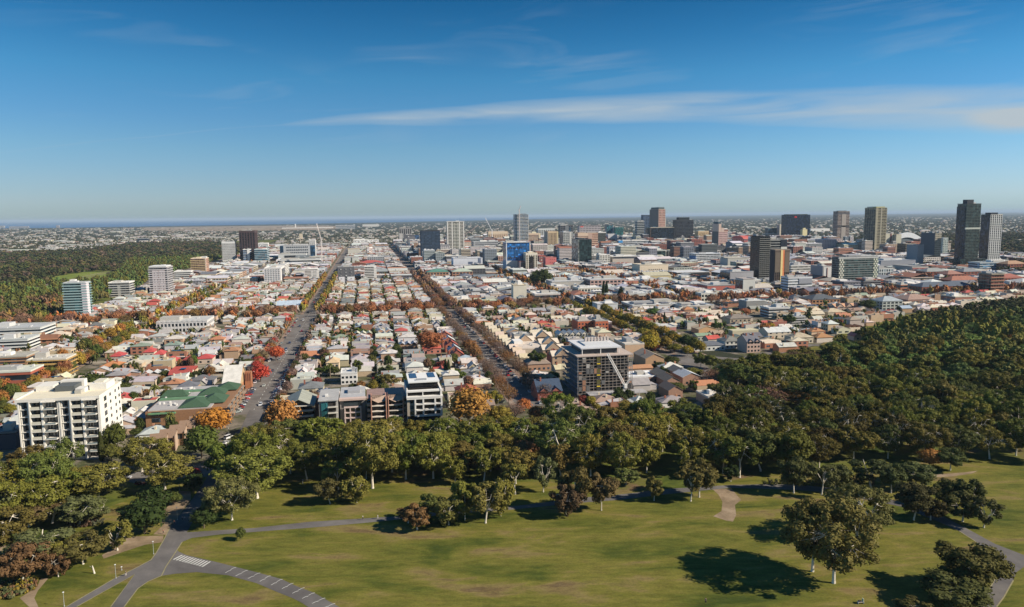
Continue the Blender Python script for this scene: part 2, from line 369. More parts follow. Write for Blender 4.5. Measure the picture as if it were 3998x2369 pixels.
J = T(0, [(1650, 700), (1700, 640), (1800, 520), (1855, 445), (1960, 300), (2100, 60), (2180, -80), (2330, -250), (2410, -420)])
Jr = T(0, [(2570, -420), (2500, -250), (2330, 60), (2140, 260), (2010, 420), (1900, 560), (1850, 680), (1805, 765), (2100, 746), (2473, 722)]) + \
     T(1, [(500, 665), (900, 640), (1360, 610), (1920, 550), (2473, 515)]) + T(2, [(700, 428), (1000, 404), (1500, 345), (1900, 322), (2100, 308), (2473, 300)]) + \
     T(3, [(300, 306), (660, 340), (1100, 430), (1290, 475), (1700, 615), (1970, 755), (2200, 880), (2473, 985), (2900, 1130), (2900, 1200), (2473, 1100), (2400, 1150), (2370, 1230), (2280, 1390), (2210, 1484), (2120, 1640), (1950, 1640)]) + \
     T(3, [(2040, 1484), (2120, 1350), (2200, 1200), (2232, 1100), (2215, 1050), (2120, 960), (2000, 850), (1850, 755), (1650, 665), (1280, 515), (1090, 478), (640, 382), (300, 358), (0, 345)]) + \
     T(2, [(2100, 336), (1900, 356), (1500, 396), (1000, 455), (700, 476), (0, 545)]) + T(1, [(1900, 585), (1150, 665), (600, 715), (0, 760)]) + \
     T(0, [(2100, 788), (1850, 820), (1760, 858), (1725, 905), (1712, 935), (1725, 952), (1800, 985), (2060, 1045), (2473, 1150)]) + \
     T(1, [(240, 1215), (400, 1290), (560, 1350), (700, 1430), (800, 1484), (960, 1600), (700, 1600), (500, 1484), (430, 1440), (350, 1400), (200, 1340), (0, 1255)]) + \
     T(0, [(2200, 1180), (1900, 1150), (1700, 1165), (1560, 1185), (1430, 1240), (1330, 1310), (1200, 1484), (1110, 1620), (960, 1620), (1070, 1484), (1300, 1172), (740, 1484), (480, 1630), (400, 1620),
           (640, 1484), (1090, 1220), (1330, 1100), (1460, 1030), (1510, 960), (1580, 840)])
tri_poly('park_path', J[::-1][::-1] + Jr, .07, M_PATH)
def edge_line(pts, w=.35):
    mb = MB(); strip(mb, [tuple(P(x, y)[:2]) for x, y in pts], w, .085); return mb
ek = MB()
for e in (T(0, [(1650, 700), (1580, 840), (1510, 960), (1460, 1030), (1330, 1100), (1090, 1220), (640, 1484)]), T(0, [(1070, 1484), (1300, 1172), (740, 1484)]),
          T(0, [(1760, 858), (1680, 980), (1600, 1100), (1560, 1185)]), T(0, [(1560, 1185), (1430, 1240), (1330, 1310), (1200, 1484)]), T(3, [(1850, 755), (2000, 850), (2120, 960), (2215, 1050), (2232, 1100), (2200, 1200), (2120, 1350), (2040, 1484)]),
          T(3, [(2370, 1230), (2280, 1390), (2210, 1484)])):
    m_ = edge_line(e); ek.add(m_.v, m_.f)
struct('path_edging', ek.mesh('path_edging', mat('worn_edging', 'rgb', (.26, .23, .12), amp=.4, scale=.8)))
tri_poly('dirt_track', T(2, [(1930, 345), (2120, 343), (2180, 420), (2212, 450), (2150, 500), (2162, 600), (2130, 662), (2060, 650), (1940, 610), (2020, 560), (2030, 470), (1990, 400)]), .055, M_DIRT)
tri_poly('dirt_track', T(0, [(1050, 850), (1200, 810), (1580, 795), (1570, 860), (1400, 885), (1200, 950), (1000, 1020), (985, 985), (1100, 920)]), .055, M_DIRT)
tri_poly('dirt_track', T(0, [(1650, 690), (1700, 640), (1845, 445), (1840, 370), (1760, 365), (1600, 400), (1640, 500), (1500, 600), (1580, 690), (1480, 785), (1610, 790)]), .055, M_DIRT)
tri_poly('dirt_track', T(0, [(-300, 920), (170, 880), (60, 970), (-300, 1010)]), .055, M_DIRT)
tri_poly('dirt_track', T(3, [(1540, 215), (1900, 185), (2030, 170), (1960, 200), (1780, 225), (1550, 238)]), .055, M_DIRT)
tri_poly('garden_path', T(0, [(470, 1205), (395, 1205), (360, 1290), (190, 1400), (280, 1484), (350, 1600), (370, 1484), (332, 1400), (365, 1330)]), .055, M_DIRT)
tri_poly('lawn', [(3600, 1432), (3700, 1422), (3760, 1452), (3720, 1478), (3630, 1470)], .1, M_GRASS)
# painted marks
zc = thing('zebra_crossing', 'striped white crossing painted on the park path where it curves away', 'crossing', tuple(P(*T(0, [(1850, 1040)])[0])[:2]) + (.078,), 0)
o0 = np.array(zc.location)
for i in range(11):
    q = T(0, [(1670 + 27.5 * i, 1027 + 7 * i), (1680 + 27.5 * i, 1030 + 7 * i), (1765 + 27 * i, 987 + 6.3 * i), (1755 + 27 * i, 984 + 6.3 * i)])
    ob('stripe', MB().poly([(*(P(x, y)[:2] - o0[:2]), .004) for x, y in q]).mesh('stripe', M_WHITE), zc)
bays = thing('bay_marking', 'broken white bay lines painted across the curving park path', 'road marking', tuple(P(1050, 2290)[:2]) + (.078,), 0)
o0 = np.array(bays.location)
for k, a, b in [(0, (2175, 1158), (2258, 1108)), (0, (2275, 1187), (2370, 1137)), (0, (2395, 1212), (2490, 1162)), (1, (35, 1240), (118, 1190)), (1, (145, 1275), (232, 1224)),
                (1, (248, 1312), (338, 1262)), (1, (350, 1355), (445, 1305)), (1, (445, 1405), (543, 1355)), (1, (540, 1453), (645, 1405)), (1, (640, 1500), (740, 1458))]:
    for f0, f1 in ((0, .38), (.62, 1.)):
        p = [(a[0] + (b[0] - a[0]) * f, a[1] + (b[1] - a[1]) * f) for f in (f0, f1)]
        w0, w1 = [P(*q)[:2] - o0[:2] for q in T(k, p)]
        mb = MB(); strip(mb, [tuple(w0), tuple(w1)], .16, .004)
        e = np.array([.45, .2]) if f0 == 0 else np.array([.45, .2])
        strip(mb, [tuple(w1), tuple(w1 + e * 1.4)], .2, .006)
        ob('painted_line', mb.mesh('painted_line', M_WHITE), bays)

# streets of the town grid
STREETS_V = {-540: 12, -382: 14, -224: 13, -67: 19, 91: 16, 247: 18, 404: 16, 560: 18, 716: 16, 872: 18, 1030: 16}
NARROW = {-67: 13, 91: 10}
START_U = {-540: 330, -382: 350, -224: 372, -67: 425, 91: 405, 247: 520, 404: 800, 560: 860, 716: 860, 872: 1000, 1030: 1100}
STREETS_U = {852: 22, 1290: 18, 1720: 20, 2150: 18, 2600: 20}
road = MB(); foot = MB(); lines = MB()
for v, w in STREETS_V.items():
    u0 = START_U[v]; strip(road, [UV(u0, v)[:2], UV(862, v)[:2]], w, .05); strip(road, [UV(862, v)[:2], UV(3000, v)[:2]], NARROW.get(v, w), .05)
    for s in (-1, 1):
        cuts = [u0 + 4] + [x for uu, ww in STREETS_U.items() if uu > u0 for x in (uu - ww / 2, uu + ww / 2)] + [3000]
        for a, b in zip(cuts[::2], cuts[1::2]):
            vc = v + s * ((w if a < 850 else NARROW.get(v, w)) / 2 + 1.8)
            L_, R_ = strip_pts([UV(a, vc)[:2], UV(b, vc)[:2]], 3.6)
            q = [L_[0], R_[0], R_[1], L_[1]]
            foot.add([(*p, 0.) for p in q] + [(*p, .15) for p in q], [(4, 5, 6, 7), (0, 1, 5, 4), (1, 2, 6, 5), (2, 3, 7, 6), (3, 0, 4, 7)])
    u = u0
    while u < 1280:
        strip(lines, [UV(u, v)[:2], UV(u + 3, v)[:2]], .25, .06); u += 9
for u, w in STREETS_U.items(): strip(road, [UV(u, -600)[:2], UV(u, 1500)[:2]], w, .056)
struct('road', road.mesh('road', M_ASPH)); struct('pavement', foot.mesh('pavement', M_PAVE)); struct('lane_markings', lines.mesh('lane_markings', M_WHITE))
terr = [tuple(P(x, y)[:2]) for x, y in ((-500, 1915), (0, 1895), (490, 1868), (800, 1838), (1000, 1745), (1300, 1705), (1690, 1690), (2200, 1672), (2700, 1600), (2870, 1535), (2760, 1455), (2640, 1385), (2480, 1300))]
mb = MB(); strip(mb, terr, 15, .045); struct('road', mb.mesh('terrace_road', M_ASPH))
mb = MB(); strip(mb, [tuple(P(x, y)[:2]) for x, y in ((2640, 1385), (2900, 1405), (3150, 1345), (3330, 1360), (3500, 1420), (3660, 1475), (3850, 1540), (4200, 1700))], 13, .075); struct('road', mb.mesh('park_road', M_ASPH))

# the far plain: airfield and sea
tri_poly('airfield', [(545, 888), (800, 884), (1120, 880), (1280, 880), (1390, 888), (1250, 898), (1040, 900), (880, 902), (700, 904), (560, 900)], .4, M_DRY)
tri_poly('sea', [(-3000, 925), (-500, 896), (230, 889), (560, 884), (1000, 877), (1500, 868), (2100, 855), (2800, 842), (3500, 835), (4600, 821), (4600, 817.9), (3998, 824), (2000, 844.2), (0, 864.6), (-3000, 895)], .4, M_SEA)

# ------------------------------------------------------------------ the air
hz = MB().box(-70000, 70000, -600, 90000, -2, 172)
m = bpy.data.materials.new('haze_air'); m.use_nodes = True; t = m.node_tree; t.nodes.clear()
o_ = N(t, 'ShaderNodeOutputMaterial'); pv = N(t, 'ShaderNodeVolumePrincipled')
pv.inputs['Color'].default_value = (.58, .73, .88, 1); pv.inputs['Density'].default_value = 3.1e-5; pv.inputs['Anisotropy'].default_value = .0
t.links.new(pv.outputs[0], o_.inputs['Volume'])
struct('haze', hz.mesh('haze', m), 'stuff')
# ------------------------------------------------------------------ trees
def _ico(sub):
    import bmesh
    bm = bmesh.new(); bmesh.ops.create_icosphere(bm, subdivisions=sub, radius=1); 
    V = np.array([v.co[:] for v in bm.verts]); F = np.array([[v.index for v in f.verts] for f in bm.faces]); bm.free(); return V, F
ICO1, ICO2 = _ico(1), _ico(2)
def leaf_quads(g, cen, rad, n, size, up_bias=.25, squash=.8, shell=(.68, 1.18)):
    """n leaf sprays spread over a clump's surface."""
    d = g.normal(size=(n, 3)); d[:, 2] += up_bias; d /= np.linalg.norm(d, axis=1)[:, None]
    r = g.uniform(shell[0], shell[1], n) * rad
    p = cen + d * r[:, None] * np.array([1, 1, squash])
    nrm = d + np.array([0, 0, .25]) + g.normal(scale=.38, size=(n, 3)); nrm /= np.linalg.norm(nrm, axis=1)[:, None]
    a = np.cross(nrm, g.normal(size=(n, 3))); a /= np.linalg.norm(a, axis=1)[:, None]; b = np.cross(nrm, a)
    s = size * g.uniform(.5, 1.3, n)[:, None] ** 1.0
    # an irregular four-cornered spray rather than a square
    q = np.stack([p - a * s, p - b * s * .6 + nrm * s * .15, p + a * s, p + b * s * .75 + nrm * s * .15], 1)
    return q.reshape(-1, 3)
def foliage_mesh(name, quads, cores, m):
    V = [quads]; k = len(quads); nq = k // 4
    idx = [np.arange(k)]; tot = [np.full(nq, 4)]
    for V2, F2 in cores:
        idx.append((F2 + k).ravel()); tot.append(np.full(len(F2), 3)); V.append(V2); k += len(V2)
    V = np.concatenate(V); I = np.concatenate(idx).astype(np.int32); Tt = np.concatenate(tot).astype(np.int32)
    me = bpy.data.meshes.new(name); me.vertices.add(len(V)); me.vertices.foreach_set('co', V.astype(np.float32).ravel())
    me.loops.add(len(I)); me.loops.foreach_set('vertex_index', I); me.polygons.add(len(Tt))
    me.polygons.foreach_set('loop_start', np.concatenate([[0], np.cumsum(Tt)[:-1]]).astype(np.int32))
    me.materials.append(m); me.update(calc_edges=True); return me
def core(g, cen, rad, squash, ico=ICO1):
    V, F = ico; return (V * (1 + g.uniform(-.18, .12, len(V)))[:, None]) * np.array([1, 1, squash]) * rad + cen, F
def make_gum(seed, Hh=18., Rr=8., nc=26, nl=130, leaf=.55, fork=.32, lean=.0, open_=.0, droop=0., rcl=(.22, .36), cf=.80, zc=.60, zs=.34):
    """A eucalypt: pale trunk that forks early, bare limbs, foliage in separate rounded clumps at their ends."""
    g = np.random.default_rng(seed); tr = MB()
    fz = Hh * fork; base = np.array([0, 0, 0.]); top = np.array([lean * Hh * .3, g.normal() * .4, fz])
    rt = .019 * Hh
    tr.bar(base + (0, 0, -.3), base + (0, 0, .6), rt * 1.35, rt * 1.05, 7); tr.bar(base + (0, 0, .55), top, rt, rt * .75, 7)
    cens = []; rads = []; tries = 0
    while len(cens) < nc and tries < 6000:
        tries += 1
        d = g.normal(size=3); d /= np.linalg.norm(d); r = g.uniform(.35, 1) ** .6
        z = Hh * (zc + droop * -.05) + d[2] * r * Hh * zs
        w = Rr * (1.0 - .28 * max(0, (z / Hh - .72) / .28) ** 1.5) * (0.62 + .38 * min(1, (z / Hh - .2) / .35))
        c = np.array([d[0] * r * w + lean * z * .4, d[1] * r * w, z])
        rc = Rr * g.uniform(*rcl) * (1 - open_ * .3)
        if z - rc * .7 < Hh * .14: continue
        if all(np.linalg.norm(c - o) > .62 * (rc + q) for o, q in zip(cens, rads)): cens.append(c); rads.append(rc)
    # limbs
    nlimb = 4; ang = g.uniform(0, 6.28); knots = []
    for i in range(nlimb):
        a = ang + i * 6.28 / nlimb + g.normal() * .3
        e = top + np.array([math.cos(a) * Rr * .33, math.sin(a) * Rr * .33, Hh * g.uniform(.18, .30)])
        tr.bar(top, e, rt * .6, rt * .38, 5); knots.append(e)
        e2 = e + np.array([math.cos(a) * Rr * .12, math.sin(a) * Rr * .12, Hh * .14]); tr.bar(e, e2, rt * .38, rt * .22, 5); knots.append(e2)
    qs = []; cores = []
    for c, r in zip(cens, rads):
        kn = min(knots, key=lambda k: np.linalg.norm(k - c)); mid = (kn + c) / 2 + g.normal(scale=.25, size=3)
        tr.bar(kn, mid, rt * .26, rt * .16, 4); tr.bar(mid, c, rt * .16, rt * .06, 4)
        n = int(nl * (r / (Rr * .26)) ** 2)
        qs.append(leaf_quads(g, c, r, n, leaf, squash=.78, up_bias=.3))
        for _ in range(3):                                       # small tufts that break the clump's outline
            dd = g.normal(size=3); dd /= np.linalg.norm(dd); cc = c + dd * r * np.array([1, 1, .8]) * .85
            qs.append(leaf_quads(g, cc, r * .42, n // 7, leaf * .9))
        if droop:
            cc = c + np.array([0, 0, -r * .9]); qs.append(leaf_quads(g, cc, r * .6, n // 3, leaf, squash=1.3, up_bias=-.3))
        cores.append(core(g, c, r * (cf - open_ * .4), .78))
    return foliage_mesh('crown', np.concatenate(qs), cores, LEAF), tr.mesh('trunk', BARK)
def make_round(seed, Hh=11., Rr=5., nc=16, nl=110, leaf=.5, density=1., vase=0., corer=.75):
    g = np.random.default_rng(seed); tr = MB(); fz = Hh * .22
    tr.bar((0, 0, -.2), (0, 0, fz), .24, .19, 6)
    qs = []; cores = []
    for i in range(nc):
        u = (i + .5) / nc; ph = i * 2.39996; z = 1 - 1.55 * u; rr = math.sqrt(max(0, 1 - z * z))
        c = np.array([math.cos(ph) * rr * Rr * .66, math.sin(ph) * rr * Rr * .66, Hh * .60 + z * Hh * .27]) + g.normal(scale=Rr * .07, size=3)
        r = Rr * g.uniform(.34, .50)
        tr.bar((0, 0, fz), c, .11, .03, 4)
        for k in range(2): tr.bar(c * .6 + np.array([0, 0, fz]) * .4, c + g.normal(scale=r * .6, size=3), .05, .02, 3)
        qs.append(leaf_quads(g, c, r, int(nl * density), leaf, squash=.9, shell=(.6, 1.15)))
        if corer: cores.append(core(g, c, r * corer, .9))
    if corer: cores.append(core(g, np.array([0, 0, Hh * .58]), Rr * .6, .8))
    else: qs.append(leaf_quads(g, np.array([0, 0, Hh * .58]), Rr * .6, int(nl * density * 3), leaf, shell=(.1, 1.1)))
    return foliage_mesh('crown', np.concatenate(qs), cores, LEAF), tr.mesh('trunk', BARK)
def make_cypress(seed, Hh=11., Rr=1.2, tip=.25, n=1500):
    g = np.random.default_rng(seed); z = g.uniform(.04, 1, n) ** .9; a = g.uniform(0, 6.28, n)
    w = Rr * np.where(z < .5, .75 + .5 * z, 1 - (z - .5) * 2 * (1 - tip)) * g.uniform(.8, 1.1, n)
    p = np.stack([np.cos(a) * w, np.sin(a) * w, z * Hh], 1); d = np.stack([np.cos(a), np.sin(a), .3 + 0 * a], 1)
    nrm = d + g.normal(scale=.3, size=d.shape); t1 = np.cross(nrm, [0, 0, 1.]); t1 /= np.linalg.norm(t1, axis=1)[:, None]; t2 = np.array([0, 0, 1.]) + 0 * t1
    s = .3 * g.uniform(.6, 1.3, n)[:, None]; q = np.stack([p - t1 * s, p - t2 * s * .6, p + t1 * s, p + t2 * s * 1.6], 1).reshape(-1, 3)
    k = MB().bar((0, 0, .3), (0, 0, Hh * .6), Rr * .7, Rr * .75, 7).bar((0, 0, Hh * .6), (0, 0, Hh * .97), Rr * .75, Rr * .15, 7)
    F = [f for f in k.f if len(f) == 4]; V = np.array(k.v); F = np.array([[f[0], f[1], f[2]] for f in F] + [[f[0], f[2], f[3]] for f in F])
    return foliage_mesh('crown', q, [(V, F)], LEAF), MB().bar((0, 0, -.2), (0, 0, .8), .2, .18, 6).mesh('trunk', BARK)
def make_pine(seed, Hh=20., Rr=4.5):
    g = np.random.default_rng(seed); tr = MB().bar((0, 0, -.2), (0, 0, Hh * .97), .35, .05, 6); qs = []
    for k in range(13):
        z = Hh * (.16 + .8 * k / 13); R_ = Rr * (1 - .86 * k / 13); nb = 8
        for i in range(nb):
            a = i * 6.28 / nb + k; e = np.array([math.cos(a) * R_, math.sin(a) * R_, z + .3]); tr.bar((0, 0, z), e, .08, .03, 3)
            for f in (.4, .65, .9): qs.append(leaf_quads(g, e * np.array([f, f, 1]), R_ * .24 + .25, 22, .38, squash=.5))
    return foliage_mesh('crown', np.concatenate(qs), [], LEAF), tr.mesh('trunk', BARK)
def make_palm(seed, Hh=10.):
    g = np.random.default_rng(seed); tr = MB().bar((0, 0, -.2), (0, 0, Hh * .78), .42, .36, 7); cr = MB()
    for i in range(34):
        a = i * 2.4; el = g.uniform(-.3, 1.2); Lf = g.uniform(2.6, 3.5); pts = []
        for s in np.linspace(0, 1, 5):
            r = Lf * s * math.cos(el) + .1; z = Hh * .78 + Lf * s * math.sin(el) - 1.9 * s * s; pts.append(np.array([math.cos(a) * r, math.sin(a) * r, z]))
        n = np.array([-math.sin(a), math.cos(a), 0])
        for j in range(4):
            w0, w1 = [.32 * math.sin(math.pi * min(.97, max(.12, s))) + .05 for s in (j / 4, (j + 1) / 4)]
            dz = np.array([0, 0, .22])
            cr.add([pts[j] - n * w0 - dz, pts[j], pts[j + 1], pts[j + 1] - n * w1 - dz, pts[j] + n * w0 - dz, pts[j + 1] + n * w1 - dz], [(0, 1, 2, 3), (1, 4, 5, 2)])
    return cr.mesh('frond_crown', LEAF), tr.mesh('trunk', BARK)

PROTO = {  # kind: list of (crown, trunk, height, radius)
    'big': [(*make_gum(1, 20, 9.5, 58, 210, .36, rcl=(.13, .25), cf=.66, zc=.59, zs=.36), 20, 9.5), (*make_gum(2, 21, 10, 64, 200, .38, .30, rcl=(.11, .24), cf=.60, zc=.58, zs=.38), 21, 10), (*make_gum(3, 19, 9, 46, 210, .37, .38, .12, rcl=(.14, .27), cf=.68), 19, 9), (*make_gum(4, 20, 10, 44, 210, .37, .42, -.12, .3, rcl=(.12, .24), cf=.66), 20, 10)],
    'gum': [(*make_gum(11, 15, 6.6, 22, 120, .46), 15, 6.6), (*make_gum(12, 15, 6.2, 20, 120, .46, .30, -.15), 15, 6.2), (*make_gum(13, 16, 6.8, 26, 110, .46, .36), 16, 6.8),
            (*make_gum(14, 14, 6.6, 20, 120, .46, .25, .2), 14, 6.6), (*make_gum(15, 15, 6.0, 18, 110, .44, .34, 0, .6), 15, 6.0)],
    'young': [(*make_gum(21, 10, 4.0, 20, 110, .32, .28, rcl=(.20, .34), zc=.58, zs=.36), 10, 4.0), (*make_gum(22, 10, 4.2, 18, 110, .32, .34, .12, .5, rcl=(.20, .34), zc=.58, zs=.36), 10, 4.2), (*make_gum(23, 9, 4.4, 18, 110, .32, .3, -.1, 0, 1., rcl=(.20, .36), zc=.58, zs=.36), 9, 4.4)],
    'round': [(*make_round(31, 9, 4.6, 16, 130, .34), 9, 4.6), (*make_round(32, 9, 4.8, 18, 100, .42), 9, 4.8), (*make_round(33, 8, 4.6, 14, 120, .42), 8, 4.6)],
    'autumn': [(*make_round(41, 10, 4.8, 20, 95, .40, 1., corer=.6), 10, 4.8), (*make_round(42, 10, 4.6, 20, 90, .40, 1., corer=.55), 10, 4.6)],
    'bare': [(*make_round(51, 10, 5.0, 22, 70, .22, 1., corer=0), 10, 5.0), (*make_round(52, 10, 4.8, 22, 90, .22, 1., corer=0), 10, 4.8)],
    'cypress': [(*make_cypress(61), 11, 1.2)], 'pine': [(*make_pine(71), 20, 4.5)], 'palm': [(*make_palm(81), 10, 3.2)],
}
OLIVE = [(.150, .150, .036), (.115, .130, .032), (.150, .125, .036), (.105, .118, .040), (.185, .170, .042), (.125, .098, .036)]
OLWORD = ['olive', 'dark olive', 'brownish olive', 'grey-green', 'bright olive', 'brown-green']
PALE, DARKB = (.62, .56, .46), (.13, .10, .075)
NT = {'n': 0}
WAIT = []                                # trees to be built once their apparent sizes are known
def tree(kind, loc, hgt, wid, col, name, label, cat, group=None, bark=PALE, rz=None, variant=None):
    """hgt: metres; wid: crown width in metres."""
    ps = PROTO[kind]; i = R.randrange(len(ps)) if variant is None else variant % len(ps)
    
    if col[1] > .72 * col[0]: col = (col[0] * 1.06, col[1] * 1.06, col[2] * .74)
    cr, tr, h0, r0 = ps[i]; sx = wid / (2 * r0); sz = hgt / h0
    o = thing(name, label, cat, loc, R.uniform(0, 6.28) if rz is None else rz, group); o.scale = (sx, sx, sz)
    ob('crown', cr, o, col=col); ob('trunk', tr, o, col=bark); NT['n'] += 1
    return o
def px_tree(kind, x, y, ytop, wpx, col, name, label, cat='tree', group=None, bark=PALE, variant=None, rz=None):
    p = P(x, y); u = G(p)[0]; _, ztop = at_u(x, ytop, u); d = np.linalg.norm(p - np.array([0, 0, CAM_Z]))
    return tree(kind, (p[0], p[1], 0), ztop * 1.02, wpx * d / FPX, col, name, label, cat, group, bark, rz, variant)
def jit(c, a=.18): f = 1 + R.uniform(-a, a); return tuple(x * f * (1 + R.uniform(-.07, .07)) for x in c)
BO = (.165, .150, .042); RB = (.15, .085, .038); DG = (.032, .050, .016); GG = (.105, .115, .060); OR = (.42, .155, .028); RU = (.26, .10, .05); YE = (.34, .22, .035); PU = (.20, .135, .105); RD = (.33, .045, .028)
MG = (.07, .085, .025)
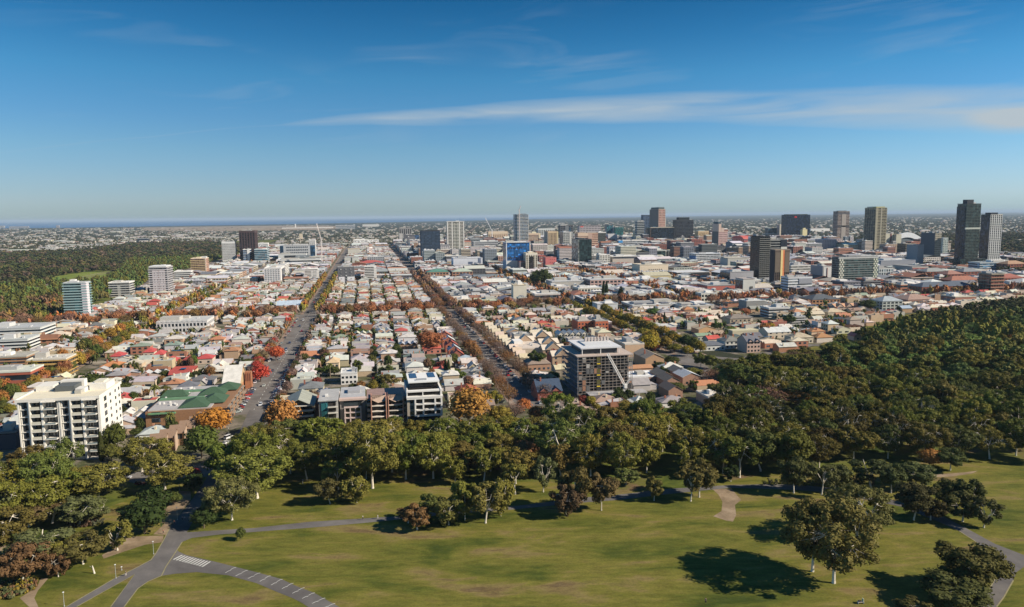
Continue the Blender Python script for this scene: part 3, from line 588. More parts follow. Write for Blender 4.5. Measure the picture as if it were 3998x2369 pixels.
# trees of the foreground, one by one: kind, foot x, foot y, top y, crown width (photograph pixels), colour, name, label
FORE = [
 ('young', 459, 2149, 2035, 105, BO, 'gum_tree', 'young olive gum with forked white trunk beside the sandy track'),
 ('round', 566, 2083, 1960, 150, DG, 'fig_tree', 'broad dark green fig beside the sandy track by the road'),
 ('round', 606, 1998, 1912, 100, DG, 'fig_tree', 'dark green fig behind the broad one near the road verge'),
 ('round', 681, 1972, 1924, 56, MG, 'small_tree', 'small round mid green tree on the brown verge'),
 ('round', 756, 1918, 1852, 64, DG, 'small_tree', 'small dark tree at the kerb by the red flower bed'),
 ('round', 797, 2062, 1990, 88, DG, 'fig_tree', 'dark round fig at the right edge of the park road'),
 ('round', 940, 2109, 2063, 36, MG, 'small_tree', 'tiny lone round tree on the lawn beside the path'),
 ('big', 906, 2030, 1868, 185, (.15, .145, .065), 'gum_tree', 'drooping pale olive gum between the park road and the lawn'),
 ('gum', 85, 2280, 2130, 135, RB, 'gum_tree', 'reddish brown gum above the flower bed at the lower left edge'),
 ('gum', 165, 2208, 2058, 200, GG, 'gum_tree', 'grey-green spreading gum behind the reddish brown gum'),
 ('young', 255, 2220, 2094, 95, BO, 'gum_tree', 'narrow olive gum with white foot left of the small garden path'),
 ('young', 228, 2252, 2142, 75, RB, 'gum_tree', 'small brown gum standing right above the garden path'),
 ('gum', 325, 2202, 2080, 145, (.11, .095, .038), 'gum_tree', 'brown-dark leaning gum at the end of the lawn tongue'),
 ('gum', 310, 2052, 1938, 135, GG, 'gum_tree', 'grey-green gum with brown skirt on the small lawn'),
 ('young', 378, 2037, 1955, 100, GG, 'gum_tree', 'blue-green bushy gum on the right edge of the planted bed'),
 ('gum', 115, 2056, 1960, 175, (.13, .09, .04), 'gum_tree', 'rusty brown spreading gum over the dark understorey'),
 ('gum', 205, 2042, 1952, 145, (.11, .09, .038), 'gum_tree', 'dark brown gum touching the small lawn'),
 ('gum', 15, 2050, 1905, 130, GG, 'gum_tree', 'grey-green gum cut by the left frame edge'),
 ('big', 62, 1926, 1805, 205, (.12, .105, .04), 'gum_tree', 'large brown-olive gum below the white flats at the far left'),
 ('big', 178, 1897, 1818, 155, OLIVE[0], 'gum_tree', 'olive gum with thick white trunk below the white flats'),
 ('young', 130, 1964, 1903, 95, OLIVE[2], 'gum_tree', 'low olive gum with white stem in shade'),
 ('young', 205, 1945, 1885, 90, OLIVE[5], 'gum_tree', 'brown-green round gum beside the parked silver car'),
 ('big', 385, 1952, 1803, 200, BO, 'gum_tree', 'tall olive-gold gum in front of the terrace road'),
 ('big', 555, 1842, 1700, 165, BO, 'gum_tree', 'golden olive gum with white trunk in front of the stepped townhouses'),
 ('big', 645, 1912, 1770, 185, (.185, .165, .05), 'gum_tree', 'wide golden gum with pale trunk beside the park road'),
 ('round', 788, 1790, 1672, 120, (.085, .11, .03), 'street_tree', 'rounded green tree hiding the end of the stepped townhouses'),
 ('round', 452, 1775, 1658, 76, (.07, .08, .022), 'garden_tree', 'dark green tree against the right corner of the white flats'),
 ('round', 436, 1800, 1740, 70, (.10, .10, .03), 'garden_tree', 'olive shrub tree at the foot of the white flats'),
 ('cypress', 398, 1800, 1690, 20, (.05, .055, .02), 'cypress', 'thin dark cypress in front of the white flats'),
 ('big', 700, 1738, 1650, 0, OR, '', ''),
 ('gum', 1289, 1968, 1868, 96, (.09, .078, .035), 'gum_tree', 'low dark brown gum standing on the lawn left of the white-stemmed tree'),
 ('gum', 1323, 1921, 1778, 125, OLIVE[0], 'gum_tree', 'olive gum with curved white trunk behind the low brown gum'),
 ('young', 1393, 1962, 1846, 98, BO, 'gum_tree', 'golden olive gum with straight grey stem on open lawn'),
 ('big', 1455, 1906, 1658, 235, BO, 'gum_tree', 'very tall gum with bright forked white trunk above the lawn'),
 ('young', 1629, 2068, 1965, 108, (.20, .115, .045), 'gum_tree', 'rusty small-leaved gum with thin white stem below the path'),
 ('young', 1594, 2042, 1975, 80, (.16, .10, .042), 'gum_tree', 'thin brown gum with fallen branch at the path edge'),
 ('young', 1752, 2050, 1930, 125, (.13, .125, .045), 'gum_tree', 'grey-olive gum beside the rusty small-leaved gum'),
 ('young', 1671, 2038, 1925, 90, OLIVE[3], 'gum_tree', 'grey-green gum squeezed between two gums by the path'),
 ('gum', 1815, 2030, 1880, 112, OLIVE[0], 'gum_tree', 'upright olive gum with dark stem beyond the path shadow'),
 ('gum', 1896, 2042, 1884, 145, (.15, .13, .045), 'gum_tree', 'round golden gum with straight stem on the lawn edge'),
 ('young', 1956, 2014, 1848, 105, BO, 'gum_tree', 'narrow golden gum at the bend of the path'),
 ('young', 2210, 2014, 1884, 115, (.10, .065, .034), 'gum_tree', 'dark reddish gum with two pale stems below the path'),
 ('gum', 2249, 1989, 1826, 135, (.11, .085, .036), 'gum_tree', 'taller dark brown gum behind the two pale stems'),
 ('gum', 2348, 1993, 1844, 104, (.14, .10, .04), 'gum_tree', 'copper-topped gum with straight white trunk beside the path'),
 ('young', 2554, 1955, 1856, 66, (.14, .12, .045), 'small_tree', 'small thin lone tree in front of the long path shadow'),
 ('gum', 2697, 1957, 1818, 108, (.13, .105, .04), 'gum_tree', 'brown gum with slim white trunk just below the path'),
 ('gum', 2730, 1941, 1790, 135, (.11, .092, .035), 'gum_tree', 'dense dark gum right behind the slim white trunk'),
 ('young', 2121, 1921, 1779, 100, GG, 'gum_tree', 'grey-green tree in front of the wood near its middle'),
 ('gum', 2012, 1929, 1790, 118, BO, 'gum_tree', 'golden round gum in front of the wood above the path bend'),
 ('young', 2445, 1892, 1824, 92, (.12, .14, .055), 'small_tree', 'leaning light green bushy tree on the lawn clearing'),
 ('young', 2853, 1880, 1812, 66, DG, 'small_tree', 'small dark tree above the striped path section'),
 ('gum', 3099, 1925, 1790, 106, (.07, .075, .03), 'gum_tree', 'dark gum beside the path left of the pale tree pair'),
 ('gum', 3208, 1933, 1802, 120, (.10, .10, .045), 'gum_tree', 'pale olive gum at the path behind the great gums'),
 ('gum', 3262, 1915, 1815, 100, (.085, .092, .04), 'gum_tree', 'grey-green gum touching the top of the great gums'),
 ('gum', 3479, 1925, 1806, 92, (.07, .085, .035), 'gum_tree', 'dark green gum with straight stem above the shaded path'),
 ('gum', 3400, 1908, 1780, 150, (.055, .065, .028), 'gum_tree', 'very dark conical gum above the shaded path'),
 ('gum', 3575, 1902, 1810, 125, (.085, .10, .045), 'gum_tree', 'soft green spreading gum at the edge of the far lawn'),
 ('gum', 3568, 2030, 1890, 122, (.06, .055, .025), 'gum_tree', 'dark brown gum between path and lawn on the right'),
 ('young', 3633, 2030, 1936, 92, (.065, .052, .022), 'gum_tree', 'low dark gum left of the open group of gums'),
 ('gum', 3690, 1978, 1876, 96, (.06, .065, .022), 'gum_tree', 'dark gum at the back left of the open group'),
 ('gum', 3780, 1992, 1866, 104, (.058, .065, .022), 'gum_tree', 'dark gum at the top of the open group on the far lawn'),
 ('young', 3758, 2036, 1920, 118, (.075, .075, .028), 'gum_tree', 'gum with pale split stem at the front of the open group'),
 ('young', 3841, 2060, 1945, 100, (.07, .07, .028), 'gum_tree', 'leaning gum at the right end of the open group'),
 ('big', 3255, 2276, 1962, 300, (.135, .115, .042), 'gum_tree', 'great gum with thick white trunk, frontmost of the three on the lawn'),
 ('big', 3172, 2231, 1945, 235, (.115, .098, .035), 'gum_tree', 'great gum left of the frontmost one, its trunk in shade'),
 ('big', 3345, 2110, 1892, 240, (.12, .115, .045), 'gum_tree', 'great pale-crowned gum behind the two great gums'),
 ('gum', 3790, 2312, 2138, 190, (.085, .078, .026), 'gum_tree', 'wide low gum beside the grey path on the right'),
 ('gum', 3720, 2385, 2262, 200, (.075, .08, .03), 'gum_tree', 'dark green gum at the bottom edge by the grey path'),
 ('young', 3560, 2440, 2350, 150, (.08, .07, .025), 'gum_tree', 'brown gum top cut by the bottom edge of the picture'),
 ('autumn', 3628, 1828, 1758, 70, (.36, .17, .045), 'autumn_tree', 'orange round tree standing in dark gums above the far lawn'),
 ('gum', 3710, 1836, 1748, 96, (.065, .08, .03), 'gum_tree', 'dark green gum with white stem right of the orange tree'),
 ('big', 1004, 1945, 1745, 270, (.155, .165, .045), 'gum_tree', 'broad bright green gum at the left end of the wood'),
 ('autumn', 1100, 1700, 1565, 118, (.40, .19, .055), 'autumn_tree', 'orange tree at the corner of the wide street and the wood'),
 ('autumn', 1830, 1668, 1520, 165, (.36, .19, .045), 'autumn_tree', 'tall orange-gold tree right of the white balcony flats'),
 ('big', 3120, 1590, 1520, 110, (.34, .17, .045), 'autumn_tree', 'orange-brown dome tree in the middle of the olive wood'),
 ('bare', 2990, 1592, 1510, 150, (.20, .11, .075), 'autumn_tree', 'pinkish bare-twigged tree beside the orange dome tree'),
 ('round', 2622, 1428, 1392, 62, (.05, .06, .022), 'garden_tree', 'dark round tree at the corner of the traffic island road'),
 ('autumn', 2686, 1390, 1352, 44, (.26, .20, .035), 'street_tree', 'golden tree beside the tall pole on the traffic island'),
 ('round', 2634, 1376, 1342, 56, (.15, .14, .035), 'street_tree', 'olive-gold tree behind the traffic island'),
 ('gum', 2736, 1434, 1374, 60, (.11, .12, .04), 'gum_tree', 'gum with leaning white stems at the end of the traffic island'),
 ('gum', 2776, 1440, 1386, 62, (.12, .13, .045), 'gum_tree', 'pale gum next to the leaning white stems'),
 ('big', 2846, 1486, 1400, 105, (.095, .10, .035), 'gum_tree', 'large dark gum above the park road bend'),
 ('gum', 2880, 1506, 1420, 88, (.085, .11, .035), 'gum_tree', 'green gum right of the large dark one at the road bend'),
 ('round', 2706, 1470, 1440, 80, (.14, .13, .035), 'garden_tree', 'golden-olive bush tree behind the ribbed-roof units'),
 ('round', 2618, 1468, 1436, 66, (.09, .10, .032), 'garden_tree', 'olive bush tree beside the white flat-roofed house'),
 ('round', 2575, 1440, 1414, 50, (.05, .06, .025), 'garden_tree', 'dark shrub tree next to the ochre gable-ended flats'),
 ('gum', 2790, 1560, 1488, 66, (.12, .12, .04), 'gum_tree', 'olive gum before the pale flat-roofed house'),
 ('autumn', 2985, 1300, 1262, 40, (.36, .16, .05), 'autumn_tree', 'orange tree by the white-gabled villa'),
 ('autumn', 2905, 1236, 1205, 44, (.34, .13, .06), 'autumn_tree', 'rust tree beyond the long cream shed'),
 ('autumn', 3145, 1318, 1288, 44, (.42, .18, .05), 'autumn_tree', 'bright orange tree beside the cream lodge'),
 ('autumn', 3010, 1292, 1262, 26, (.36, .26, .04), 'autumn_tree', 'small golden tree near the villa with the pale roof'),
 ('round', 3080, 1268, 1230, 46, (.05, .07, .025), 'garden_tree', 'dark tree before the clinic'),
 ('round', 3385, 1215, 1172, 62, (.045, .06, .024), 'garden_tree', 'dark green tree left of the mansion'),
 ('autumn', 1948, 1652, 1588, 92, (.22, .17, .045), 'garden_tree', 'yellow-olive tree right of the tall orange-gold tree'),
 ('bare', 2012, 1640, 1572, 84, (.22, .14, .11), 'street_tree', 'purple-brown bare tree at the mouth of the narrow street'),
 ('round', 1900, 1662, 1618, 80, (.10, .11, .035), 'garden_tree', 'olive tree before the brown-roofed brick pair'),
 ('autumn', 2095, 1650, 1590, 70, (.30, .13, .05), 'garden_tree', 'rust tree before the slate-blue roofed house'),
 ('big', 2180, 1668, 1530, 150, (.12, .15, .035), 'gum_tree', 'fresh green tree under the corner of the building site'),
 ('autumn', 2045, 1610, 1560, 60, (.46, .16, .05), 'autumn_tree', 'bright orange small tree at the street mouth'),
 ('round', 370, 1545, 1462, 110, (.05, .065, .018), 'garden_tree', 'dark flat-topped tree above the roof of the white flats'),
 ('palm', 608, 1590, 1490, 44, (.13, .14, .05), 'palm_tree', 'tall palm behind the green-gabled brick flats', 1),
 ('palm', 668, 1700, 1598, 44, (.14, .14, .05), 'palm_tree', 'palm in front of the brown brick wall of the green-gabled flats', 1),
 ('palm', 1290, 1475, 1410, 26, (.13, .14, .05), 'palm_tree', 'thin palm beside the cream double-storey house', 1),
 ('autumn', 835, 1700, 1600, 120, (.45, .20, .035), 'autumn_tree', 'glowing orange tree between brick flats and stepped townhouses'),
 ('autumn', 1018, 1490, 1428, 72, (.50, .07, .045), 'autumn_tree', 'crimson tree on the wide street verge, lower one'),
 ('autumn', 1078, 1408, 1355, 60, (.50, .11, .045), 'autumn_tree', 'scarlet tree on the wide street verge, upper one'),
 ('autumn', 1680, 1375, 1300, 108, (.33, .125, .055), 'autumn_tree', 'large rust-red tree among the houses before the narrow street'),
 ('cypress', 1740, 1480, 1405, 16, (.04, .05, .02), 'cypress', 'dark pencil pine behind the white balcony flats'),
 ('cypress', 1752, 1482, 1407, 16, (.04, .05, .02), 'cypress', 'second dark pencil pine behind the white balcony flats'),
 ('cypress', 2356, 1165, 1100, 14, (.03, .042, .018), 'cypress', 'tall dark poplar-shaped tree among the shops, its pair at its right'),
 ('cypress', 2368, 1168, 1100, 14, (.03, .042, .018), 'cypress', 'tall dark poplar-shaped tree among the shops, its pair at its left'),
 ('pine', 2424, 1172, 1115, 34, (.035, .048, .02), 'pine_tree', 'dark conical pine right of the two poplar-shaped trees'),
 ('round', 2112, 1120, 1055, 90, (.05, .065, .022), 'garden_tree', 'big dark green tree before the cream fluted tower'),
 ('cypress', 2594, 1265, 1220, 9, (.04, .05, .02), 'cypress', 'thin dark cypress between brick houses beyond the yellow avenue'),
 ('round', 2545, 1240, 1205, 55, (.05, .09, .025), 'garden_tree', 'vivid green round tree beyond the yellow avenue'),
 ('round', 2685, 1360, 1310, 62, (.035, .055, .02), 'garden_tree', 'very dark round tree behind the dark-roofed villa'),
 ('round', 2790, 1290, 1262, 30, (.035, .055, .02), 'garden_tree', 'small dark tree before the long cream shed roofs'),
 ('autumn', 2530, 1375, 1310, 85, (.27, .21, .035), 'autumn_tree', 'yellow-green tree at the lower end of the yellow avenue'),
 ('gum', 2095, 1440, 1365, 60, (.06, .08, .025), 'garden_tree', 'palm-like garden tree between the cream gabled townhouses'),
 ('gum', 1515, 1530, 1455, 70, (.13, .11, .045), 'garden_tree', 'brown-olive tree behind the terrace flats'),
 ('gum', 1395, 1470, 1400, 40, (.085, .10, .03), 'garden_tree', 'slim green tree in the yard behind the terrace flats'),
 ('round', 2640, 1530, 1495, 75, (.075, .085, .03), 'garden_tree', 'olive shrub tree before the zigzag white roofs'),
 ('round', 2850, 1300, 1275, 45, (.10, .14, .035), 'garden_tree', 'light green tree beside the long cream shed'),
]
for r in FORE:
    if not r[6]: continue
    bark = DARKB if r[0] in ('round', 'cypress', 'pine', 'autumn', 'bare') else PALE
    if r[0] == 'palm': bark = (.2, .15, .1)
    px_tree(r[0], r[1], r[2], r[3], r[4], r[5], r[6], r[7], {'gum_tree': 'gum tree', 'palm_tree': 'palm', 'cypress': 'cypress', 'pine_tree': 'pine'}.get(r[6], 'tree'), None, bark,
            variant=(1 if r[1] == 3255 else 2 if r[1] in (3790, 3720) else None), rz=(1.1 if r[1] == 3255 else None))
TREE_AT = [G(P(r[1], r[2])) for r in FORE if r[6]]

# ---- the woods, filled tree by tree; rows give each its name
def scatter(poly, step_fn, seed, maxn=4000, keep=None):
    """Poisson-like sampling over a ground polygon given in photograph pixels; step grows with distance if asked."""
    g = random.Random(seed); pts = []; W2 = [tuple(P(x, y)[:2]) for x, y in poly]
    x0, x1 = min(p[0] for p in W2), max(p[0] for p in W2); y0, y1 = min(p[1] for p in W2), max(p[1] for p in W2)
    grid = {}
    tries = 0
    while tries < 60000 and len(pts) < maxn:
        tries += 1
        x = g.uniform(x0, x1); y = g.uniform(y0, y1)
        if not inpoly(x, y, W2): continue
        q = Q((x, y, 0))
        if q[0] < -90 or q[0] > 4090: continue
        s = step_fn(x, y); c = (int(x // 12), int(y // 12)); ok = True; k = int(s // 12) + 1
        for i in range(c[0] - k, c[0] + k + 1):
            for j in range(c[1] - k, c[1] + k + 1):
                for (a, b) in grid.get((i, j), ()):
                    if (a - x) ** 2 + (b - y) ** 2 < s * s: ok = False
        if not ok or (keep and not keep(x, y, q)): continue
        grid.setdefault(c, []).append((x, y)); pts.append((x, y)); tries = 0 if len(pts) % 5 == 0 else tries
    return pts
def near_fore(x, y, q):
    u, v = G((x, y)); return all((u - a) ** 2 + (v - b) ** 2 > 20 for a, b in TREE_AT)
WOODS = [   # polygon, spacing, mix, phrase
 ([(880, 1880), (1000, 1790), (1060, 1720), (1400, 1715), (2100, 1700), (2640, 1650), (2760, 1700), (2830, 1850), (2560, 1880), (2450, 1870), (2150, 1880), (1850, 1900), (1560, 1880), (1250, 1870)], 11.2, 'gum', 'of the wood behind the lawn'),
 ([(2760, 1700), (2830, 1600), (2960, 1540), (3150, 1500), (3500, 1540), (4300, 1560), (4600, 1850), (4000, 1800), (3800, 1790), (3500, 1800), (3000, 1860), (2860, 1870)], 11.8, 'dark', 'of the dark wood on the right'),
 ([(2760, 1500), (2850, 1470), (2960, 1440), (3200, 1400), (3350, 1335), (3600, 1275), (3998, 1232), (4500, 1215), (4500, 1560), (3500, 1540), (3150, 1500), (2960, 1535), (2900, 1510)], 8.6, 'olive', 'of the olive wood by the houses'),
 ([(-400, 1930), (150, 1880), (420, 1885), (330, 1925), (300, 1990), (80, 2080), (40, 2180), (-400, 2260)], 10.5, 'gum', 'of the grove below the white flats'),
 ([(-80, 1260), (175, 1255), (300, 1220), (400, 1178), (520, 1128), (680, 1068), (870, 1012), (640, 1010), (500, 1020), (440, 1095), (200, 1112), (60, 1120), (-80, 1140)], 12.5, 'far', 'of the parkland left of the town'),
]
def cap_olive(x): return float(np.interp(x, [2760, 2950, 3200, 3350, 3450, 3550, 3640, 3800, 3998], [1402, 1374, 1338, 1266, 1238, 1208, 1190, 1160, 1120]))
def cap_top(x):      # how high the wood's skyline may reach before the houses behind it
    xs = [900, 1040, 1160, 1340, 1600, 1750, 1970, 2110, 2150, 2300, 2440, 2560, 2650, 2800, 3000]; ys = [1660, 1640, 1618, 1612, 1618, 1625, 1618, 1612, 1535, 1530, 1545, 1505, 1545, 1575, 1560]
    return float(np.interp(x, xs, ys))
extra_wood = []
budget = {'gum': 330, 'dark': 170, 'olive': 400, 'far': 110}
for wi, (poly, sp, mixk, phrase) in enumerate(WOODS):
    road_w = [tuple(P(*q)[:2]) for q in ((2640, 1385), (2900, 1405), (3150, 1345), (3330, 1360), (3500, 1420), (3660, 1475), (3850, 1540))]
    def keep(x, y, q):
        if not near_fore(x, y, q): return False
        if any(((q[0] - a) / c_) ** 2 + ((q[1] - b) / d_) ** 2 < 1 for a, b, c_, d_ in ((3060, 1628, 135, 40), (2905, 1545, 60, 30), (2760, 1900, 50, 14), (2600, 1790, 40, 14), (3300, 1830, 60, 12))): return False
        if mixk in ('gum', 'dark') and math.sin(x * .061 + 1) * math.sin(y * .075 + 2) > .70: return False
        if mixk in ('olive',):
            for (a, b), (c_, d_) in zip(road_w, road_w[1:]):
                tt = max(0, min(1, ((x - a) * (c_ - a) + (y - b) * (d_ - b)) / ((c_ - a) ** 2 + (d_ - b) ** 2)))
                if math.hypot(x - a - tt * (c_ - a), y - b - tt * (d_ - b)) < 8: return False
            if any(((q[0] - a) / c_) ** 2 + ((q[1] - b) / d_) ** 2 < 1 for a, b, c_, d_ in ((3690, 1450, 75, 30), (3345, 1345, 40, 22), (2905, 1520, 50, 22), (3120, 1440, 45, 12), (3560, 1360, 60, 12))): return False
        return True
    pts = scatter(poly, lambda x, y: sp, 100 + wi, keep=keep)
    pts.sort(key=lambda p: G(p)[0])
    n_ind = min(len(pts), budget[mixk]); extra_wood += [(p, mixk) for p in pts[n_ind:]]
    pts = pts[:n_ind]; nr = max(1, round(len(pts) / 24)); per = math.ceil(len(pts) / nr)
    for ri in range(nr):
        row = sorted(pts[ri * per:(ri + 1) * per], key=lambda p: Q((p[0], p[1], 0))[0])
        for ci, (x, y) in enumerate(row):
            k = R.randrange(6); col = jit(OLIVE[k]); word = OLWORD[k]; kind = 'gum'; nm = 'gum_tree'; bark = PALE
            hgt = R.uniform(10.5, 18); wid = R.uniform(9.5, 17)
            if mixk == 'gum':
                hgt = R.uniform(11, 18); wid = R.uniform(11, 18)
                if R.random() < .5: kind = 'big'; hgt = R.uniform(16, 22); wid = R.uniform(15, 22)
                if wi == 0:
                    q = Q((x, y, 0)); zc = at_u(q[0], cap_top(q[0]), G((x, y))[0])[1]
                    if zc < 6: continue
                    if hgt > zc: hgt = zc * R.uniform(.85, 1.0); wid = min(wid, hgt * 1.1)
                if R.random() < .05: kind = 'autumn'; col = jit((.30, .15, .06)); word = 'rust-brown'; hgt = R.uniform(8, 12); wid = R.uniform(9, 13); nm = 'autumn_tree'; bark = DARKB
            elif mixk == 'dark': col = tuple(c * .72 for c in col); hgt = R.uniform(13, 20); wid = R.uniform(13, 20); kind = R.choice(['gum', 'big', 'big'])
            elif mixk == 'olive':
                k2 = R.random(); nm = 'olive_tree'; kind = R.choice(['gum', 'round', 'round']); bark = DARKB; hgt = R.uniform(7, 11); wid = R.uniform(9.5, 14)
                col = jit((.105, .150, .052)); word = 'sage green'
                if k2 < .3: kind = 'gum'; nm = 'gum_tree'; bark = PALE; hgt = R.uniform(13, 18); wid = R.uniform(13, 18); col = jit((.125, .115, .030)); word = 'dark gum-leaved'
                elif k2 > .96: kind = 'bare'; col = jit(R.choice([(.22, .13, .08), (.16, .10, .07), (.34, .17, .06)])); word = 'brown autumn'
                elif k2 > .88: col = jit((.11, .105, .03)); word = 'yellowish green'
                q = Q((x, y, 0)); zc = at_u(q[0], cap_olive(q[0]), G((x, y))[0])[1]
                if zc < 4: continue
                if hgt > zc: hgt = max(4.5, zc * R.uniform(.85, 1)); wid = min(wid, hgt * 1.3)
            elif mixk == 'far': col = jit(R.choice([(.09, .095, .030), (.125, .10, .045), (.06, .075, .026), (.11, .115, .03), (.14, .085, .045)])); word = 'dull green'; hgt = R.uniform(10, 16); wid = R.uniform(11, 16); kind = R.choice(['gum', 'round'])
            tone = .5 + .5 * math.sin(x * .021 + 1.3 * math.sin(y * .017)) * math.cos(y * .019 + 2)
            if mixk in ('olive', 'dark') and kind not in ('bare', 'autumn'): col = tuple(c * (.72 + .62 * tone) for c in col)
            row_phrase = f'row {ONES[ri + 1]}' if ri < 19 else 'back row'
            lab = f'{word} tree, {ordw(ci + 1)} from left in {row_phrase} {phrase}'
            WAIT.append((kind, (x, y, 0), hgt, wid, col, nm, lab, 'gum tree' if nm == 'gum_tree' else 'tree', 'trees ' + phrase, bark))
# ---- street trees
def street_row(v, us, side_words, colours, kinds, hr, wr, phrase, drop=.1, fixed='v', gap=None, jitr=1.0):
    n = 0
    for a in us:
        if R.random() < drop: continue
        u_, v_ = (a + R.uniform(-2, 2), v + R.uniform(-jitr, jitr)) if fixed == 'v' else (v + R.uniform(-jitr, jitr), a + R.uniform(-2, 2))
        if fixed == 'v' and any(abs(u_ - uu) < ww / 2 + 4 for uu, ww in STREETS_U.items()): continue
        if fixed == 'u' and any(abs(v_ - vv) < ww / 2 + 3 for vv, ww in STREETS_V.items()): continue
        x, y, _ = UV(u_, v_)
        if not all((u_ - p) ** 2 + (v_ - q) ** 2 > 30 for p, q in TREE_AT): continue
        qx = Q((x, y, 0))[0]
        if qx < -60 or qx > 4060: continue
        n += 1; w, c = R.choice(colours)
        WAIT.append((R.choice(kinds), (x, y, 0), R.uniform(*hr), R.uniform(*wr), jit(c), 'street_tree', f'{w} tree, {ordw(n)} {side_words} {phrase}', 'tree', 'street trees', DARKB))
        TREE_AT.append((u_, v_))
purple = [('purple-brown', PU), ('purple-brown', PU), ('brown', (.17, .10, .06)), ('orange-brown', (.26, .13, .05))]
goldy = [('golden brown', (.27, .16, .045)), ('orange', (.34, .15, .04)), ('olive-gold', (.17, .15, .04)), ('rust', (.26, .11, .05))]
yell = [('yellow-olive', (.22, .17, .035)), ('golden', (.30, .20, .035)), ('olive', (.13, .12, .035))]
rust = [('rust', (.31, .13, .065)), ('orange-brown', (.36, .16, .07)), ('brown', (.24, .13, .08)), ('brick-orange', (.38, .14, .05)), ('gold-brown', (.26, .17, .06))]
pinkish = [('pale brown', (.27, .16, .10)), ('pinkish brown', (.24, .13, .095)), ('rust', (.32, .14, .075))]
street_row(-67 - 14.5, range(520, 840, 12), 'from park on left kerb', purple + [('crimson', (.40, .06, .04)), ('rust', (.28, .11, .05))], ['bare', 'autumn'], (6.5, 9.5), (6.5, 9), 'of the wide street', .3)
street_row(-67 + 14.5, range(440, 840, 11), 'from park on right kerb', purple, ['bare', 'bare', 'autumn'], (5.5, 8.5), (5.5, 8.5), 'of the wide street', .28)
for s, sw in ((-1, 'left'), (1, 'right')):
    street_row(-67 + s * 9.5, range(872, 1420, 9), f'past cross avenue on {sw} kerb', goldy + yell, ['autumn', 'round'], (8, 12), (8, 11), 'of the wide street', .12)
    street_row(91 + s * 10.5, range(415, 840, 12), f'from park on {sw} kerb', purple, ['bare', 'bare', 'bare', 'autumn'], (7, 11), (8.5, 13.5), 'of the narrow street', .14)
    street_row(91 + s * 7.5, range(870, 1420, 10), f'past cross avenue on {sw} kerb', purple + pinkish, ['bare', 'autumn'], (9, 12), (11, 14.5), 'of the narrow street', .1)
    street_row(247 + s * 10, range(530, 840, 10), f'from park on {sw} kerb', yell, ['autumn', 'round'], (8, 12), (8, 12), 'of the yellow avenue', .05)
    street_row(247 + s * 10, range(880, 1500, 13), f'past cross avenue on {sw} kerb', rust, ['autumn', 'bare'], (9, 12), (9, 12), 'of the yellow avenue', .3)
    street_row(404 + s * 9.5, range(830, 1500, 13), f'from park on {sw} kerb', rust, ['autumn', 'bare'], (9, 12), (9, 12), 'of the fourth street', .3)
    street_row(-224 + s * 9.5, range(400, 1200, 12), f'from park on {sw} kerb', goldy + yell + [('mid green', MG)], ['autumn', 'round'], (8, 12), (8, 11), 'of the street left of wide one', .2)
    street_row(-382 + s * 9.5, range(380, 1100, 13), f'from park on {sw} kerb', goldy + [('mid green', MG)], ['autumn', 'round'], (8, 12), (8, 11), 'of the second street left', .35)
    street_row(852 + s * 13, range(-400, 980, 9), 'from left on ' + ('near' if s < 0 else 'far') + ' side', rust + pinkish, ['autumn', 'autumn', 'bare'], (9.5, 13), (9.5, 13), 'of the cross avenue', .06, fixed='u', jitr=2.5)
street_row(1180, range(170, 520, 9), 'from left in the row', rust + pinkish, ['autumn'], (10, 13), (11, 14), 'among the shops', .15, fixed='u', jitr=9)
street_row(1040, range(330, 980, 10), 'from left in the row', rust + pinkish, ['autumn', 'bare'], (10, 13), (11, 14), 'behind the cross avenue', .35, fixed='u', jitr=14)
